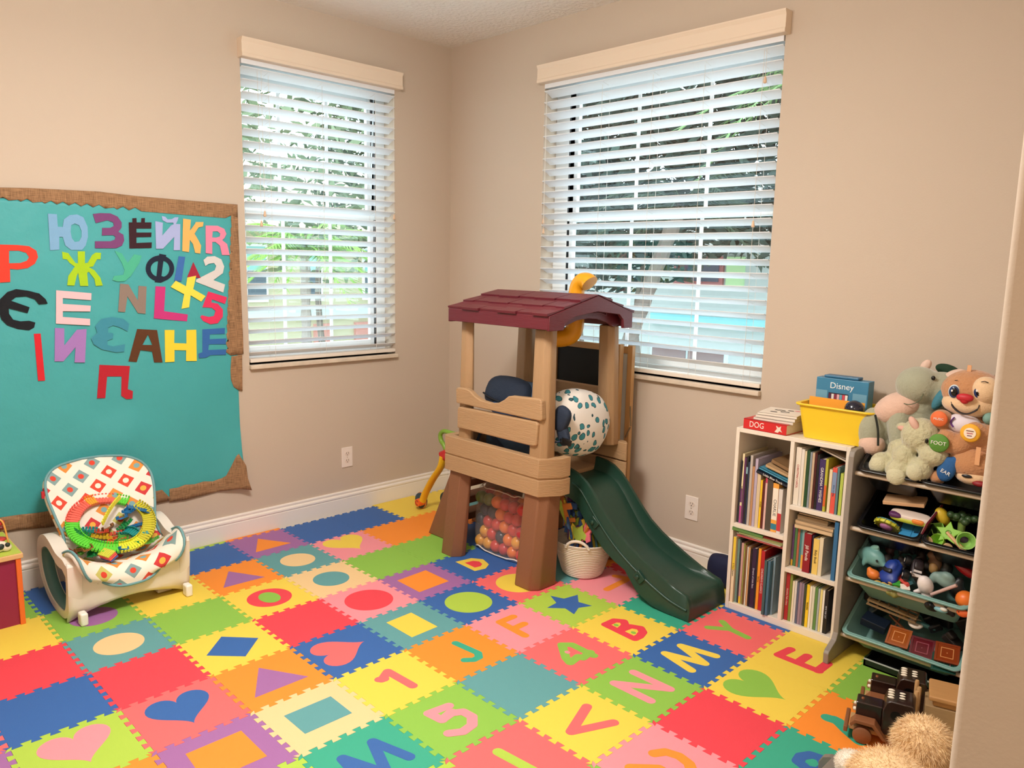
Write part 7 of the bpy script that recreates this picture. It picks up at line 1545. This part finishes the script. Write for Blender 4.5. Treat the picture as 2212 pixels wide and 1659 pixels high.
# building beyond the wide window
t = empty('white_building', (-8, 15.5, GR0), 'white building with a garage and aqua trim seen through the wide window', 'building')
def B2(): mb = MB(); mb.tf = Matrix.Translation(-Vector((-8, 15.5, GR0))); return mb
mb = B2(); mb.b2(-12.5, 2, 15, 21, GR0, 2.1); mb.build('wall', M('BFC4C4', .8), t)
mb = B2(); mb.prism([[(14.4, 2.0), (21.6, 2.0), (18, 3.8)]], lambda a, b_, q: (q, a, b_), -12.9, 2.5); mb.build('roof', M('8F8A84', .8), t)
mb = B2(); mb.b2(-9.4, -4.5, 14.9, 15.0, .0, .28); mb.build('aqua_trim', M('8FD0D8', .6), t)
mb = B2(); mb.b2(-9.35, -7.1, 14.92, 15.0, -1.2, -.55); f_ = mb.build('window', M('DDEBEC', .5), t)
for x0, x1 in ((-9.27, -8.26), (-8.18, -7.18)): mb = B2(); mb.b2(x0, x1, 14.88, 14.93, -1.13, -.62); mb.build('pane', M('8A6E6E', .5), f_)
for x in (-8.0,): mb = B2(); mb.b2(x-.75, x+.65, 14.92, 15.0, 1.05, 1.75); f_ = mb.build('window', M('B06A6C', .6), t); mb = B2(); mb.b2(x-.65, x+.55, 14.88, 14.93, 1.14, 1.68); mb.build('pane', M('4A5266', .4), f_)
mb = B2(); mb.b2(-7.25, -6.8, 14.9, 15.0, 1.05, 1.75); mb.build('shutter', M('B9D8A4', .6), t)
# trees
def leafcloud(mb, c, d, n, s_):
    for p, nn in ell_pts(c, d, n):
        p = Vector(c)+(p-Vector(c))*random.uniform(.55, 1.08); a = Vector((random.gauss(0, 1), random.gauss(0, 1), random.gauss(0, .6))).normalized(); b_ = a.orthogonal().normalized(); b_ = Matrix.Rotation(random.uniform(0, 6.3), 3, a) @ b_; L = s_*random.uniform(.6, 1.4)
        mb.add([p-a*L, p-b_*L*.3, p+a*L, p+b_*L*.3], [(0, 1, 2, 3)])
def tree(x, y, h, crown, label, hexc, n=2600, s_=.16, tr_=.07, group='trees outside the windows'):
    t = empty('tree', (x, y, GR0), label, 'tree', group)
    mb = MB(); mb.tube(seg_pts([(0, 0, 0), (.1, .05, h*.3), (-.1, 0, h*.6), (.05, .05, h*.8)], 4), [tr_*(1-.5*k/12) for k in range(13)], 8)
    mb.build('trunk', M('6F6258', .9), t, smooth=60)
    mb = MB()
    for c, d, f_ in crown: leafcloud(mb, c, d, int(n*f_), s_)
    mb.build('foliage', M(hexc, .8, var=.4, vscale=1.5), t)
tree(-8.0, 4.3, 6.5, [((0, 0, 6.4), (1.6, 1.8, 2.2), .8), ((-.5, .6, 8.5), (1.5, 1.5, 1.5), .4)], 'loose pale tree at the left of the narrower window', '6E7B5E', 2200, .13)
tree(-9.5, 7.2, 7, [((0, 0, 6.6), (1.6, 2.2, 2.3), 1.2), ((0, 0, 9.0), (1.6, 2, 1.6), .6)], 'dense tree in the right half of the narrower window', '4C5A44', 2600, .13)
tree(-8.5, 9.0, 6.5, [((0, 0, 6.8), (1.8, 1.6, 2.2), 1.0)], 'dark tree at the right edge of the narrower window', '434F3D', 2000, .13)
tree(-5.8, 9.5, 6, [((0, 0, 5.8), (2.0, 1.8, 1.6), 1.1), ((0, 0, 8.0), (2.2, 2.0, 1.6), .9)], 'dark tree in the left part of the wide window', '3C4A42', 3000, .15)
tree(-3.2, 10.2, 6, [((0, 0, 6.0), (2.0, 1.8, 1.5), 1.1), ((0, 0, 8.2), (2.2, 1.8, 1.6), .9)], 'dark tree in the middle of the wide window', '3E4B43', 3000, .15)
tree(-1.0, 9.6, 6, [((0, 0, 6.2), (1.7, 1.6, 1.4), 1.0), ((0, 0, 8.2), (1.8, 1.6, 1.5), .8)], 'green tree in the right part of the wide window', '4A5B45', 2600, .15)
tree(-8.6, 11.2, 6, [((0, 0, 5.2), (2.0, 1.8, 1.4), 1.0), ((0, 0, 7.4), (2.2, 1.8, 1.6), .8)], 'dark tree far left beyond the wide window', '3C4A42', 2400, .15)
def palm(x, y, h, label, lean=(0, 0), nf=20, L=1.6, hexc='7FA24C', crown=True, tr=.11, tcol='6E6058'):
    t = empty('palm_tree', (x, y, GR0), label, 'palm tree'); pts = seg_pts([(0, 0, 0), (lean[0]*.3, lean[1]*.3, h*.4), (lean[0]*.7, lean[1]*.7, h*.75), (lean[0], lean[1], h)], 8); mb = MB()
    mb.tube(pts, [tr+.018*(k % 2) for k in range(len(pts))], 10); mb.build('trunk', M(tcol, .9, bump=1, bscale=12, var=.2, vscale=6, stretch=(1, 1, 5)), t)
    for k in range(nf if crown else 6):
        a = k*2.4; el = .9-1.3*(k/nf); mb = MB(); base = Vector((lean[0], lean[1], h)); d = Vector((cos(a), sin(a), 0))
        st = [base+d*L*s_*cos(el*.6)+Vector((0, 0, L*(s_*sin(el)-.45*s_*s_))) for s_ in [q/6 for q in range(7)]]; side = Vector((-d.y, d.x, 0))
        for q in range(1, 7):
            for m_ in range(3):
                p = st[q-1].lerp(st[q], m_/3)
                for s_ in (-1, 1):
                    tip = p+side*s_*.42*(1-q/9)+d*.22+Vector((0, 0, -.12)); w_ = d*.022
                    mb.add([p-w_, p+w_, tip], [(0, 1, 2)])
        mb.tube(st, .012, 4); mb.build('frond', M(hexc, .6, var=.3, vscale=3), t)
palm(-7.5, 3.75, 4.65, 'light green palm seen low in the narrower window', nf=22, L=1.0, hexc='8DB457', tr=.06, tcol='8C8078')
palm(-5.85, 8, 5.4, 'palm with a leaning ringed trunk behind the roof of the play tower', lean=(1.72, .1), nf=18, L=1.3, hexc='33402C')
palm(-2.5, 8.4, 7.0, 'bright palm with drooping fronds at the right of the wide window', nf=18, L=1.7, hexc='7E9C66')
t = empty('street_fence', (-7.5, 12.5, GR0), 'white street fence beyond the wide window', 'fence'); mb = MB()
mb.b2(-6, 7, -.03, .03, 1.1, 1.2); mb.b2(-6, 7, -.03, .03, .3, .4)
mb.build('rail', M('EDEFEF', .6), t)
